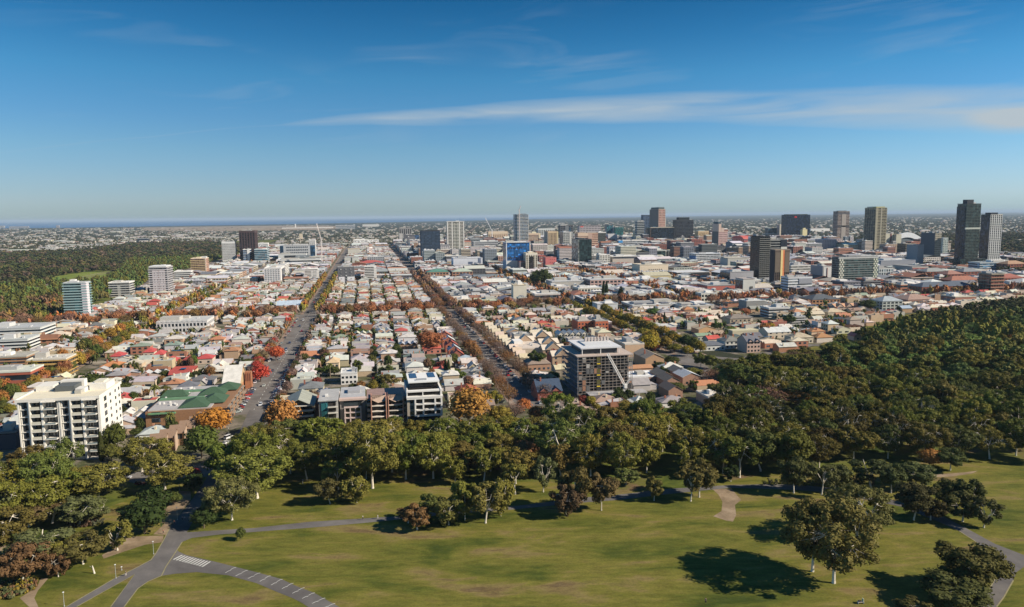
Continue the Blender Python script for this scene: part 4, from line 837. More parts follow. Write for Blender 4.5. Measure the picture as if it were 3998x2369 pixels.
# ------------------------------------------------------------------ named buildings
FOOT = []                                # footprints in street coordinates, so the filling keeps clear
WHITE = (.72, .70, .66); CREAM = (.62, .54, .40); SAND = (.50, .40, .28); GREY = (.32, .32, .32); LGREY = (.50, .50, .49); DGREY = (.09, .09, .095); BLACK = (.022, .024, .03)
BRK = (.30, .115, .075); BRN = (.20, .12, .085); TAN = (.48, .36, .25); PINK = (.52, .33, .27); CONC = (.42, .40, .36); NAVY = (.02, .035, .07)
GLD = (.025, .035, .045); GLT = (.03, .075, .085); GLB = (.03, .07, .14); GLG = (.03, .06, .055)
def facade(o, x0, x1, y0, y1, z0, z1, style, n, m, cw, cg, k=None, depth=.35, bandf=.42, c2=None):
    """One storeyed block: a glazed core behind floor bands and piers, so that every window sits in its own recess."""
    w, d, h = x1 - x0, y1 - y0, z1 - z0; fh = h / n; k = k or max(1, round(m * d / w)); e = depth; c2 = c2 or cw
    wallm = BRICK if cw[0] > 1.8 * cw[2] else PAINT
    if style == 'blank':
        box(o, 'wall', x0, x1, y0, y1, z0, z1, wallm, cw); return
    box(o, 'glazing', x0 + e, x1 - e, y0 + e, y1 - e, z0, z1 - .1, CURTAIN, cg)
    if style == 'curtain':
        e2 = .12
        for i in range(n + 1): box(o, 'floor_band', x0 + e - e2, x1 - e + e2, y0 + e - e2, y1 - e + e2, z0 + i * fh - .15, z0 + i * fh + .15 if i < n else z1 + .3, PAINT, cw)
        for i in range(m + 1):
            xx = x0 + e + (w - 2 * e) * i / m; box(o, 'mullion', xx - .12, xx + .12, y0 + e - .2, y0 + e + .1, z0, z1, PAINT, c2)
    elif style in ('bands', 'grid'):
        for i in range(n + 1):
            a = z0 + i * fh - fh * bandf / 2; b = a + fh * bandf
            box(o, 'floor_band', x0, x1, y0, y1, max(z0, a), min(z1 + .4, b) if i < n else z1 + .5, wallm, cw)
    elif style == 'fins':
        box(o, 'base_band', x0, x1, y0, y1, z0, z0 + fh * 1.1, wallm, cw); box(o, 'parapet', x0 - .05, x1 + .05, y0 - .05, y1 + .05, z1 - fh * .7, z1 + .5, wallm, c2)
        for i in range(1, n): box(o, 'floor_band', x0 + e * .6, x1 - e * .6, y0 + e * .6, y1 - e * .6, z0 + i * fh - fh * .16, z0 + i * fh + fh * .16, PAINT, tuple(q * .5 for q in cw))
    elif style == 'balcony':
        for i in range(n + 1):
            box(o, 'balcony_slab', x0 - .9, x1 + .9, y0 - .9, y1 + .9, z0 + i * fh - .2, z0 + i * fh + .2, PAINT, cw)
            if i < n: box(o, 'balustrade', x0 - .9, x1 + .9, y0 - .95, y0 - .8, z0 + i * fh + .2, z0 + i * fh + 1.1, PAINT, c2)
    if style in ('grid', 'fins', 'balcony'):
        pw = (w / m) * (.30 if style == 'grid' else .36 if style == 'fins' else .12); dz = .06 if style != 'balcony' else -.3
        for i in range(m + 1):
            xx = x0 + w * i / m; xa, xb = max(x0, xx - pw / 2) - dz, min(x1, xx + pw / 2) + dz
            if xb - xa < .15: xb = xa + .3
            box(o, 'pier', xa, xb, y0 - dz, y0 + e + .2, z0, z1 + .35, wallm, c2); 
        for i in range(k + 1):
            yy = y0 + d * i / k; ya, yb = max(y0, yy - pw / 2) + .07, min(y1, yy + pw / 2) - .07
            if yb - ya < .2: continue
            for xs, xe in ((x0 - dz * .8, x0 + e + .2), (x1 - e - .2, x1 + dz * .8)): box(o, 'pier', xs, xe, ya, yb, z0, z1 + .33, wallm, c2)
def roofing(o, x0, x1, y0, y1, z, cr, plant=1, over=0., seed=0):
    g = random.Random(seed); w, d = x1 - x0, y1 - y0
    box(o, 'roof_slab', x0 - over, x1 + over, y0 - over, y1 + over, z + .45, z + .8, METAL, cr)
    for (a, b, c_, d_) in ((x0 - over, x1 + over, y0 - over, y0 - over + .3), (x0 - over, x1 + over, y1 + over - .3, y1 + over), (x0 - over, x0 - over + .3, y0 - over + .3, y1 + over - .3), (x1 + over - .3, x1 + over, y0 - over + .3, y1 + over - .3)):
        box(o, 'parapet', a, b, c_, d_, z + .8, z + 1.5, PAINT, cr)
    for i in range(plant):
        pw, pd, ph = w * g.uniform(.2, .42), d * g.uniform(.2, .45), g.uniform(1.8, 3.6)
        px_, py_ = g.uniform(x0 + 1, max(x0 + 1.1, x1 - pw - 1)), g.uniform(y0 + d * .25, max(y0 + d * .26, y1 - pd - 1))
        box(o, 'plant_room', px_, px_ + pw, py_, py_ + pd, z + .8, z + .8 + ph, PAINT, g.choice([LGREY, GREY, CONC, WHITE]))
        for j in range(2): 
            qx, qy = g.uniform(x0 + 1, x1 - 2), g.uniform(y0 + 1, y1 - 2); box(o, 'air_unit', qx, qx + g.uniform(.8, 2), qy, qy + g.uniform(.8, 2), z + .8, z + g.uniform(1.6, 2.3), PAINT, LGREY)
def frame(xa, xb, yb, yt, xs=None, depth=None, z_off=0, minh=3.):
    """Where a building stands, from the photograph pixels of its front: foot, sides and top."""
    p = P(xa, yb); u0 = G(p)[0]; v0, zt = at_u(xa, yt, u0); v1, _ = at_u(xb, yt, u0)
    if depth is None:
        if xs is not None:
            vs = v0 if xs < xa else v1; un = u_at_v(xs, yt, vs); depth = un - u0
            if not 6 < depth < 90: depth = max(10, min(40, .8 * abs(v1 - v0)))
        else: depth = max(12, min(38, .75 * abs(v1 - v0)))
    return u0, min(v0, v1), abs(v1 - v0), depth, max(minh, zt)
NB = 0
def building(name, label, xa, xb, xs, yt, yb, style, n, m, cw, cg, **k):
    global NB
    NB += 1
    u0, v0, w, d, h = frame(xa, xb, yb, yt, xs, k.get('depth'))
    if k.get('flip'): pass
    o = thing(name, label, k.get('cat', 'building'), UV(u0, v0, 0), GA, k.get('group'))
    FOOT.append((u0 - 1, u0 + d + 1, v0 - 1, v0 + w + 1, NB))
    z1 = h; z0 = 0
    if 'podium' in k:                                            # a wider lower block
        ph, pl, pr, pc = k['podium']; facade(o, -pl, w + pr, -2.5, d + 3, 0, ph, k.get('pstyle', 'bands'), max(1, round(ph / 4)), max(3, m), pc, cg); z0 = ph + .02
    facade(o, 0, w, 0, d, z0, z1, style, n, m, cw, cg, **{q: k[q] for q in ('depth_', 'bandf', 'c2', 'k') if q in k})
    for (f0, f1, g0, g1, c, st) in k.get('panels', ()):          # plain or glazed panels set onto the front
        H_ = z1 - z0
        box(o, 'wall_panel' if st == 'p' else 'window_bay', w * f0, w * f1, -.62 if st == 'p' else -.5, 1.2, z0 + H_ * g0, z0 + H_ * g1 + (.6 if g1 == 1 else 0), PAINT if st == 'p' else CURTAIN, c)
    for (f0, f1, g0, g1, c, st) in k.get('side', ()):            # the same for the visible flank, mostly coloured dark for its shade
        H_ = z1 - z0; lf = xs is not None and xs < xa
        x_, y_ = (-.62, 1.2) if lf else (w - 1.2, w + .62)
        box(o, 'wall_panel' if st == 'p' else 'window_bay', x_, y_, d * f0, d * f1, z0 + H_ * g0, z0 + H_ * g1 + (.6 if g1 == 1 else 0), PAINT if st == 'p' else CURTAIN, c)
    if 'slots' in k:                                             # small windows in a plain wall
        nx, nz, fw, fz, c, (a, b) = k['slots']
        for i in range(nx):
            for j in range(nz):
                xx = w * (a + (b - a) * (i + .5) / nx); zz = z0 + (z1 - z0) * (j + .5) / nz; ww = w * (b - a) / nx * fw / 2; hh = (z1 - z0) / nz * fz / 2
                box(o, 'window', xx - ww, xx + ww, -.68, .2, zz - hh, zz + hh, GLASS, c)
    if 'cap' in k:                                               # set-back or overhanging crown
        f0, f1, ch, cc, ov = k['cap']; box(o, 'crown_box', w * f0 - ov, w * f1 + ov, d * f0 - ov, d * f1 + ov, z1 + .85, z1 + ch, PAINT, cc)
    roofing(o, 0, w, 0, d, z1, k.get('roof', LGREY), k.get('plant', 1), k.get('over', 0.), NB)
    return o, w, d, h
def roof_on(o, x0, x1, y0, y1, z, h, col, kind='hip', axis='x', m=None):
    mb = MB(); (mb.hip(x0, x1, y0, y1, z, h) if kind == 'hip' else mb.gable(x0, x1, y0, y1, z, h, axis)); return ob('roof', mb.mesh('roof', m or METAL), o, col=col)
B = building
# --- left of the wide street, from the park outwards
o, w, d, h = B('glass_tower', 'dark teal glass apartment tower with pale end wall at the edge of the left parkland', 245, 334, 354, 1108, 1248, 'balcony', 12, 4, (.30, .42, .42), (.012, .05, .055), podium=(5, 4, 3, (.45, .36, .33)), panels=[(.02, .70, .0, .86, (.012, .045, .05), 'g'), (.80, 1.0, 0, 1.0, (.60, .55, .58), 'p')], side=[(0, .5, 0, 1, (.62, .56, .58), 'p')], roof=(.42, .44, .44), plant=2)
B('apartment_block', 'low white balcony block beyond the teal glass tower', 425, 503, 523, 1106, 1160, 'balcony', 6, 5, WHITE, GLD, c2=(.45, .45, .42), panels=[(.42, .56, 0, .85, (.34, .33, .30), 'p')], roof=WHITE, over=1.)
B('apartment_tower', 'mauve-grey panelled tower with slot windows and a floating white roof', 580, 652, 674, 1046, 1150, 'balcony', 12, 4, (.58, .55, .55), GLD, panels=[(.18, .86, 0, .9, (.50, .44, .44), 'p'), (.50, .54, 0, .9, (.20, .12, .12), 'p')], slots=(4, 8, .22, .5, GLD, (.22, .84)), cap=(.05, .9, 2.6, (.66, .66, .64), 1.), roof=GREY)
B('apartment_block', 'white stepped low block with banded storeys beside the salmon hotel', 678, 745, 755, 1062, 1092, 'bands', 4, 6, WHITE, GLD, roof=WHITE, plant=2)
B('hotel', 'salmon and cream hotel block with rows of balconies', 744, 803, 815, 1011, 1072, 'balcony', 9, 7, (.60, .36, .28), (.20, .10, .08), c2=(.58, .46, .22), panels=[(.94, 1.02, 0, 1, (.66, .52, .45), 'p')], cap=(.3, .6, 3.5, (.62, .52, .36), 0), roof=CREAM)
o, w, d, h = B('office_tower', 'white office tower with close vertical fins and an arched roof truss', 865, 917, 922, 945, 1023, 'fins', 12, 12, (.74, .73, .70), GLD, c2=(.74, .73, .70), roof=LGREY, plant=0)
mb = MB()
for i in range(12):
    a0, a1 = math.pi * i / 12, math.pi * (i + 1) / 12; mb.bar((w / 2 - math.cos(a0) * w * .42, 1, h + 1 + math.sin(a0) * 8), (w / 2 - math.cos(a1) * w * .42, 1, h + 1 + math.sin(a1) * 8), .5)
    mb.bar((w / 2 - math.cos(a0) * w * .42, 1, h + 1 + math.sin(a0) * 8), (w / 2 - math.cos(a0) * w * .42, 1, h + 1), .25)
ob('roof_arch', mb.mesh('roof_arch', PAINT), o, col=WHITE)
B('office_tower', 'tall brown-black tower with ribbed sides behind the low glass pair', 932, 994, 1005, 903, 1022, 'fins', 17, 6, (.075, .05, .05), (.015, .012, .015), c2=(.07, .045, .045), roof=(.08, .06, .06), plant=2)
B('office_block', 'small blue glass office with white side wall before the brown-black tower', 948, 974, 988, 975, 1024, 'bands', 6, 3, (.55, .57, .58), GLB, bandf=.25, panels=[(.62, 1.0, 0, 1, WHITE, 'p')], roof=WHITE)
B('office_block', 'rounded blue glass office with pale floor lines right of its twin', 992, 1042, 1052, 975, 1024, 'bands', 7, 4, (.50, .55, .57), (.02, .07, .10), bandf=.22, roof=(.35, .42, .42))
B('office_block', 'pale banded office behind the blue glass offices', 1006, 1046, 1074, 950, 970, 'bands', 4, 5, WHITE, GREY, roof=WHITE)
B('hospital', 'long grey hospital with navy glass ends and flat roof', 1092, 1231, 1238, 960, 1014, 'blank', 6, 8, (.46, .47, .47), GLB, depth=34, panels=[(0, .10, .25, 1, (.02, .055, .10), 'g'), (.86, .99, .05, 1, (.02, .055, .10), 'g')], slots=(12, 5, .5, .4, GLD, (.18, .80)), roof=(.42, .42, .42), plant=2)
B('hospital_wing', 'lower white-framed wing with dark ribbon glass in front of the grey hospital', 1086, 1196, 1200, 993, 1018, 'blank', 3, 6, (.58, .59, .57), GLD, depth=20, panels=[(.22, .96, .12, .82, (.03, .035, .04), 'g')], roof=LGREY)
B('warehouse', 'long low white roofed building below the hospital wing', 1086, 1250, 1256, 1016, 1036, 'bands', 2, 10, WHITE, GLD, depth=30, roof=(.55, .55, .53), plant=2)
B('apartment_block', 'white framed block rising behind the hospital', 1206, 1230, 1233, 938, 965, 'grid', 6, 3, WHITE, GLD, roof=WHITE, plant=0)
B('office_block', 'white slab building left of the grey hospital', 1007, 1046, 1050, 952, 972, 'bands', 5, 4, WHITE, GREY, roof=WHITE)
B('apartment_block', 'white eight-storey block with small square windows left of the wide street', 1030, 1096, 1112, 1050, 1108, 'blank', 8, 6, (.68, .66, .64), GLD, slots=(6, 8, .42, .34, GLD, (.04, .96)), side=[(.2, .9, .1, .95, GLD, 'g')], roof=WHITE, plant=1)
B('apartment_block', 'grey and white block right behind the small-windowed white block', 1078, 1112, 1128, 1036, 1082, 'balcony', 8, 3, WHITE, GLD, panels=[(0, .4, 0, 1, (.20, .15, .15), 'p')], roof=LGREY)
B('apartment_block', 'block with dark balcony half and white half beside the wide street', 1188, 1240, 1256, 1052, 1096, 'balcony', 6, 4, WHITE, BLACK, panels=[(.52, 1.0, 0, .9, WHITE, 'p')], slots=(1, 6, .7, .3, GLD, (.55, .98)), roof=WHITE, podium=(5, 5, 2, WHITE))
B('apartment_block', 'charcoal-topped block with two white lower panels right of the wide street', 1318, 1383, None, 1045, 1107, 'blank', 8, 4, (.12, .12, .13), GLD, depth=20, panels=[(.05, .40, 0, .42, (.70, .68, .70), 'p'), (.56, 1.0, 0, .42, (.72, .72, .72), 'p')], slots=(3, 5, .3, .25, (.35, .35, .35), (.05, .95)), roof=(.3, .3, .3))
B('apartment_block', 'white-framed block with a black glazed middle', 1423, 1468, 1470, 1042, 1094, 'balcony', 8, 4, WHITE, BLACK, panels=[(.18, .82, 0, .90, (.03, .035, .04), 'g'), (.80, 1, 0, 1, WHITE, 'p')], roof=WHITE)
B('apartment_block', 'grey framed four-storey block beyond the black-middled block', 1434, 1500, None, 1004, 1028, 'grid', 4, 8, (.40, .41, .42), GLD, depth=18, roof=LGREY)
B('stair_tower', 'slim orange and white banded tower', 1441, 1454, None, 957, 1002, 'bands', 7, 1, (.62, .38, .28), WHITE, depth=14, roof=(.55, .25, .15), plant=0)
B('warehouse', 'long white building with sawtooth roof on the far side of town', 1378, 1480, None, 938, 954, 'bands', 2, 8, WHITE, LGREY, depth=40, roof=WHITE)
B('gallery', 'blank cream box building beyond the wide street trees', 1358, 1402, 1425, 973, 996, 'blank', 1, 1, (.56, .54, .47), GLD, roof=CREAM, plant=0)
B('warehouse', 'pale gabled hall with split front near the banded tower', 1345, 1400, None, 1006, 1030, 'blank', 1, 1, (.52, .52, .47), GLD, depth=22, panels=[(.48, .54, 0, 1, (.08, .08, .08), 'p')], roof=LGREY, plant=0)
B('church_tower', 'tall sandstone church tower far behind the hospital', 1168, 1180, None, 913, 935, 'blank', 1, 1, (.62, .52, .38), GLD, depth=14, roof=CREAM, plant=0)
# --- middle of the skyline
B('apartment_tower', 'black and grey striped tower with a pale blank wall, leftmost of the central towers', 1558, 1607, None, 891, 956, 'fins', 16, 6, (.30, .29, .28), (.02, .02, .02), depth=26, panels=[(0, .28, 0, .62, (.46, .44, .41), 'p')], podium=(12, 4, -6, CREAM), pstyle='blank', roof=DGREY)
B('office_block', 'grey louvred office at the foot of the navy block', 1606, 1637, None, 958, 996, 'bands', 9, 3, (.20, .21, .22), DGREY, depth=20, panels=[(.88, 1.02, 0, 1, WHITE, 'p')], roof=LGREY)
B('office_block', 'small navy topped block behind the louvred office', 1607, 1635, None, 919, 958, 'curtain', 8, 4, (.06, .08, .12), GLB, depth=20, roof=BLACK)
B('office_tower', 'broad navy glass block with fine grid beside the white tower', 1643, 1718, 1637, 904, 1018, 'grid', 19, 14, (.045, .07, .11), (.02, .035, .06), depth=30, bandf=.25, k=6, cap=(.02, .98, 3, (.03, .03, .035), 0), roof=BLACK)
o, w, d, h = B('apartment_tower', 'tall white balcony tower with a dark green central slot', 1745, 1811, None, 866, 1004, 'balcony', 23, 6, (.74, .71, .62), (.10, .10, .09), depth=28, c2=(.66, .63, .55), panels=[(.33, .70, 0, 1.0, (.035, .045, .038), 'g'), (0, .06, 0, 1, WHITE, 'p'), (.27, .33, 0, 1, WHITE, 'p'), (.70, .76, 0, 1, WHITE, 'p'), (.95, 1, 0, 1, WHITE, 'p')], over=1.2, roof=WHITE, podium=(5, 6, 4, CREAM))
for i in range(22):
    for xx in (.41, .60): box(o, 'bay_balcony', w * xx, w * (xx + .07), -1.1, -.5, 8 + (h - 10) * i / 22, 8 + (h - 10) * i / 22 + 1.1, PAINT, (.45, .48, .42))
B('department_store', 'long blank cream store at the foot of the white tower', 1716, 1815, None, 1001, 1027, 'blank', 1, 1, (.60, .56, .47), GLD, depth=45, roof=CREAM, plant=2)
B('supermarket', 'white and grey patchwork box building before the cream store', 1770, 1884, None, 1010, 1052, 'blank', 1, 1, (.58, .60, .64), GLD, depth=38, panels=[(.36, .48, 0, .45, (.28, .33, .40), 'p'), (.52, .66, 0, .7, (.10, .13, .20), 'p'), (.72, .86, .1, .62, (.10, .12, .18), 'p'), (.86, .94, .0, 1, (.14, .17, .24), 'p'), (.05, .12, 0, .3, (.42, .44, .48), 'p')], roof=(.55, .56, .58), plant=1)
B('office_block', 'narrow cream block with a blank white sign board on top', 1817, 1837, None, 928, 962, 'blank', 4, 2, (.52, .49, .42), GLD, depth=14, panels=[(.0, 1., .68, .98, (.72, .72, .70), 'p')], roof=CREAM, plant=0)
B('courthouse', 'brick and sandstone arcaded building right of the white tower', 1812, 1840, None, 968, 994, 'grid', 3, 6, (.48, .28, .14), (.08, .05, .04), depth=22, roof=(.42, .12, .07), plant=0)
B('office_block', 'wide silver louvred office with dark strip windows', 1849, 1945, 1838, 945, 1007, 'bands', 9, 6, (.36, .37, .38), (.04, .045, .05), bandf=.62, depth=36, panels=[(0, .06, 0, 1, (.33, .34, .35), 'p'), (.1, 1.0, 0, .22, (.34, .35, .36), 'p')], roof=(.38, .39, .39), plant=2)
B('office_tower', 'peach scalloped office tower behind the silver office', 1906, 1982, 1986, 905, 960, 'grid', 10, 9, (.60, .46, .32), (.16, .10, .07), depth=26, roof=TAN, plant=2, panels=[(0, 1, .84, 1.0, (.62, .50, .36), 'p')])
B('office_tower', 'bright blue glass block over a pale patterned base with flank coloured dark for shade', 1977, 2069, 1944, 948, 1064, 'curtain', 12, 8, (.06, .11, .20), (.02, .13, .36), c2=(.14, .22, .34), panels=[(-.015, .02, 0, 1, (.62, .64, .66), 'p'), (.02, .72, 0, .40, (.56, .55, .52), 'p'), (.985, 1.01, 0, 1, WHITE, 'p')], side=[(.0, .95, .42, .98, (.02, .05, .11), 'g'), (.0, .95, 0, .40, (.30, .36, .44), 'p')], roof=(.62, .63, .62), over=1.5, slots=(8, 3, .22, .2, (.10, .09, .08), (.05, .70)))  # flank panels are darker copies of the front, painted as shade
B('office_tower', 'curved blue tower narrowing in the middle with a crane on its roof', 2011, 2063, 2005, 838, 985, 'balcony', 26, 4, (.66, .66, .62), (.04, .075, .12), depth=28, panels=[(.22, .78, .35, 1, (.025, .055, .09), 'g'), (.32, .64, 0, .35, (.04, .055, .08), 'g')], roof=(.2, .25, .28), cap=(.55, .95, 3.5, (.25, .28, .30), 0))
B('office_tower', 'cream and brown striped office with pale right pier', 2048, 2104, None, 912, 980, 'bands', 14, 5, (.64, .54, .42), (.13, .06, .045), depth=30, panels=[(.98, 1.12, 0, 1, (.66, .56, .40), 'p'), (0, 1, .92, 1, (.60, .46, .34), 'p')], cap=(.6, .9, 5, (.58, .54, .40), 0), roof=CREAM)
B('office_tower', 'black and white fluted block behind the cream fluted tower', 2101, 2166, None, 893, 962, 'fins', 12, 9, (.62, .63, .61), (.02, .02, .02), depth=28, c2=(.60, .62, .60), roof=GREY)
B('office_tower', 'tall sand-coloured tower with close brown vertical slots', 2139, 2178, 2125, 905, 1000, 'fins', 18, 7, (.56, .44, .30), (.09, .05, .035), c2=(.60, .46, .29), panels=[(-.02, .05, 0, 1, (.50, .40, .29), 'p'), (.93, 1.03, 0, 1, (.68, .56, .32), 'p')], side=[(0, 1, 0, 1, (.36, .31, .25), 'p')], roof=TAN, plant=0)  # flank is the sand colour darkened for shade
B('office_tower', 'dark slate block behind the sand-coloured tower', 2188, 2237, None, 881, 965, 'grid', 12, 5, (.10, .10, .11), (.02, .025, .03), depth=30, panels=[(.38, .66, 0, 1, (.16, .17, .18), 'p'), (.68, .84, .3, .92, (.03, .06, .09), 'g')], roof=DGREY, plant=2)
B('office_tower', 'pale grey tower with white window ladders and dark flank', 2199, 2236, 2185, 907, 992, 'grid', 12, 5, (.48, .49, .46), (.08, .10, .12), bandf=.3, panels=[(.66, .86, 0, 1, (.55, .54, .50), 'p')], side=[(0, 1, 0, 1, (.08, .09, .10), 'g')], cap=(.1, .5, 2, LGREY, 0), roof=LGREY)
B('hotel', 'wide mauve hotel punched with dark square windows and a red sign', 2262, 2345, None, 882, 950, 'grid', 9, 14, (.42, .38, .38), (.03, .03, .04), depth=26, bandf=.5, panels=[(.05, .19, .93, .985, (.60, .04, .03), 'p')], cap=(0, 1, 2.6, DGREY, 0), roof=DGREY)
B('office_tower', 'salmon brick office with white window bands and dark right wing', 2256, 2335, None, 911, 1000, 'bands', 12, 7, (.58, .40, .29), (.10, .035, .03), depth=30, bandf=.55, panels=[(.50, .70, .3, 1, (.46, .32, .25), 'p'), (0, .5, .88, 1, (.60, .45, .33), 'p')], roof=TAN, plant=2)
B('office_tower', 'dark bronze grid wing with pale rim right of the salmon office', 2336, 2365, None, 907, 985, 'grid', 12, 7, (.085, .09, .08), (.03, .05, .05), depth=28, bandf=.3, panels=[(-.02, 1.03, .97, 1.0, (.62, .62, .58), 'p')], roof=LGREY)
B('office_tower', 'black-green glass tower with left flank tinted pale as a reflection', 2259, 2311, 2233, 936, 1036, 'curtain', 11, 6, (.03, .045, .045), (.018, .035, .035), c2=(.025, .035, .035), side=[(0, 1, 0, 1, (.16, .17, .15), 'g')], cap=(.0, .45, 4, (.06, .07, .075), 0), roof=DGREY)  # reflection put into the flank's paler glass colour
B('office_tower', 'teal curved glass tower with slim white fin', 2369, 2394, None, 880, 955, 'curtain', 12, 4, (.08, .14, .17), (.04, .13, .16), depth=22, panels=[(.96, 1.06, 0, .94, WHITE, 'p')], roof=NAVY)
B('office_tower', 'emerald glass block right of the teal curved tower', 2400, 2435, None, 887, 955, 'bands', 10, 5, (.04, .10, .10), (.02, .10, .10), depth=24, bandf=.3, roof=(.4, .42, .40))
B('car_park', 'blank silver box building with slanted white roof', 2374, 2410, None, 915, 960, 'blank', 1, 1, (.52, .53, .54), GLD, depth=26, roof=WHITE, plant=0)
B('cinema', 'white building with a tilted butterfly roof', 2428, 2468, None, 921, 958, 'blank', 2, 4, (.60, .61, .60), GLD, depth=26, roof=WHITE, plant=1)
B('hotel', 'white banded hotel with blue sign near the black glass block', 2422, 2535, None, 941, 985, 'bands', 6, 10, (.56, .58, .58), (.06, .07, .08), depth=30, panels=[(-.06, .08, .85, 1.06, (.05, .28, .60), 'p')], roof=WHITE, plant=2)
B('brick_building', 'small rose-pink rendered block with three tiny windows', 2130, 2172, None, 1007, 1052, 'blank', 1, 1, (.56, .17, .16), GLD, depth=22, slots=(3, 4, .15, .22, (.2, .05, .05), (.35, .95)), roof=(.5, .2, .17), plant=0)
B('brick_building', 'dark red brick block with white windows left of the rose-pink block', 2105, 2130, None, 1000, 1040, 'grid', 4, 4, (.28, .09, .075), (.4, .38, .34), depth=20, roof=(.4, .12, .10), plant=0)
B('apartment_tower', 'small cream postmodern tower with a dark central window and pediment', 2053, 2098, 2043, 990, 1066, 'fins', 10, 5, (.66, .60, .50), (.10, .09, .06), panels=[(.34, .66, .05, .86, (.035, .03, .03), 'g')], roof=CREAM, cap=(.3, .7, 2.6, CREAM, 0))
B('office_block', 'low maroon and glass box beside the cream postmodern tower', 2028, 2052, None, 1022, 1066, 'blank', 3, 3, (.20, .16, .17), GLD, depth=20, panels=[(.3, 1, .05, .92, (.012, .014, .018), 'g')], roof=(.3, .12, .1))
B('office_block', 'grey concrete office between the dark glass tower and the brick shops', 2294, 2340, None, 1000, 1034, 'bands', 5, 6, (.32, .31, .30), (.06, .06, .06), depth=24, roof=LGREY)
B('office_block', 'white stepped office with open corner right of the grey concrete office', 2341, 2382, None, 996, 1038, 'grid', 6, 4, (.60, .59, .54), (.14, .14, .12), depth=24, roof=WHITE)
B('office_block', 'building with white arched window frames and a roof dome', 2377, 2446, None, 962, 1002, 'grid', 5, 8, (.62, .62, .60), (.04, .045, .05), depth=26, bandf=.25, cap=(.3, .62, 7, WHITE, 0), roof=WHITE)
B('theatre', 'wide beige drum-shaped hall with a flared white rim', 2392, 2496, None, 1003, 1036, 'blank', 1, 1, (.50, .44, .38), GLD, depth=50, over=3, roof=(.66, .64, .60), plant=1)
B('office_block', 'pale teal glass block behind the beige drum hall', 2452, 2575, None, 966, 1012, 'curtain', 6, 10, (.30, .42, .44), (.06, .16, .20), depth=30, panels=[(.3, .95, .72, 1, (.50, .49, .45), 'p')], roof=LGREY)
B('apartment_tower', 'navy sliver tower behind the tall brown bank tower', 2512, 2537, None, 840, 950, 'grid', 18, 3, (.07, .10, .15), (.03, .05, .09), depth=24, roof=NAVY, plant=0)
B('office_block', 'white-striped dark block in front of the navy sliver tower', 2488, 2516, None, 864, 960, 'bands', 14, 3, (.45, .48, .48), (.02, .03, .04), depth=22, bandf=.3, roof=LGREY)
B('office_tower', 'tallest central tower, brown granite with shade-coloured flank, pink windowed front and green cap', 2572, 2598, 2537, 818, 965, 'grid', 22, 5, (.52, .36, .29), (.20, .06, .05), side=[(0, 1, 0, 1, (.19, .155, .135), 'p')], cap=(.05, .9, 8, (.10, .13, .13), 0), roof=TAN, plant=0)  # flank panel darkened as the side away from the sun
B('office_block', 'beige ziggurat block in front of the tall brown tower', 2561, 2600, None, 853, 948, 'blank', 8, 4, (.46, .45, .40), GLD, depth=20, roof=CREAM, plant=1)
B('office_tower', 'huge black glass slab with pale roof edge', 2540, 2631, 2519, 890, 966, 'curtain', 12, 14, (.012, .016, .022), (.010, .016, .026), c2=(.012, .016, .022), side=[(0, .5, 0, 1, (.10, .07, .05), 'p')], cap=(.0, .9, 3.2, (.30, .28, .24), 0), roof=(.46, .42, .34), over=1.)
B('office_block', 'beige block with shaded flank left of the black glass slab', 2480, 2518, None, 900, 950, 'blank', 8, 4, (.44, .40, .30), GLD, depth=24, roof=CREAM)
o, w, d, h = B('office_tower', 'charcoal tower with stepped crown and white roof mast', 2641, 2708, None, 860, 960, 'bands', 18, 6, (.045, .05, .06), (.012, .014, .02), depth=32, cap=(.18, .80, 10, (.012, .02, .025), 0), roof=DGREY, plant=0)
ob('mast', MB().bar((w * .45, d / 2, h), (w * .45, d / 2, h + 24), .45, .2).mesh('mast', PAINT), o, col=WHITE)
B('office_block', 'sandy ochre block with fine vertical windows', 2726, 2768, 2712, 903, 955, 'fins', 8, 12, (.56, .42, .25), (.42, .30, .16), roof=CREAM, cap=(.1, .6, 3, (.3, .4, .42), 0))
o, w, d, h = B('hotel', 'tall narrow tower with shade-coloured brown flank and pink windowed front stepping down', 2806, 2841, 2781, 905, 990, 'grid', 12, 7, (.56, .40, .36), (.14, .05, .055), bandf=.5, side=[(0, 1, 0, 1, (.15, .125, .115), 'p')], roof=TAN, plant=0)  # shade of the flank is put into its dark panel
facade(o, 0, w * .28, 0, d, h + .9, h + 22, 'blank', 4, 3, (.54, .41, .33), GLD); facade(o, w * .30, w * .60, 0, d, h + .9, h + 11, 'blank', 2, 3, (.55, .42, .35), GLD); box(o, 'crown_box', -1, w * .25, 2, d * .8, h + 22.1, h + 28, PAINT, (.05, .09, .12))
o, w, d, h = B('office_block', 'red building with a barrel-vaulted roof and white curved balcony bands', 2904, 2937, 2858, 934, 984, 'balcony', 9, 5, WHITE, (.42, .10, .09), c2=(.45, .10, .09), roof=(.45, .14, .12), plant=0)
mb = MB(); nv = 12
for i in range(nv):
    a0, a1 = math.pi * i / nv, math.pi * (i + 1) / nv; r = d * .48
    P0 = [(-.8, d / 2 - math.cos(a) * r, h + .8 + math.sin(a) * 9) for a in (a0, a1)]; P1 = [(w + .8, p[1], p[2]) for p in P0]
    mb.add([P0[0], P1[0], P1[1], P0[1], (-.8, d / 2, h + .8), (w + .8, d / 2, h + .8)], [(0, 1, 2, 3), (0, 3, 4), (1, 5, 2)])
ob('vault_roof', mb.mesh('vault_roof', METAL), o, col=(.55, .13, .11))
B('apartment_block', 'white building with an open concrete balcony grid', 2668, 2728, None, 937, 975, 'grid', 6, 8, (.60, .60, .56), (.06, .07, .08), depth=26, bandf=.28, cap=(.1, .8, 5, (.60, .56, .46), 0), roof=(.4, .45, .36))
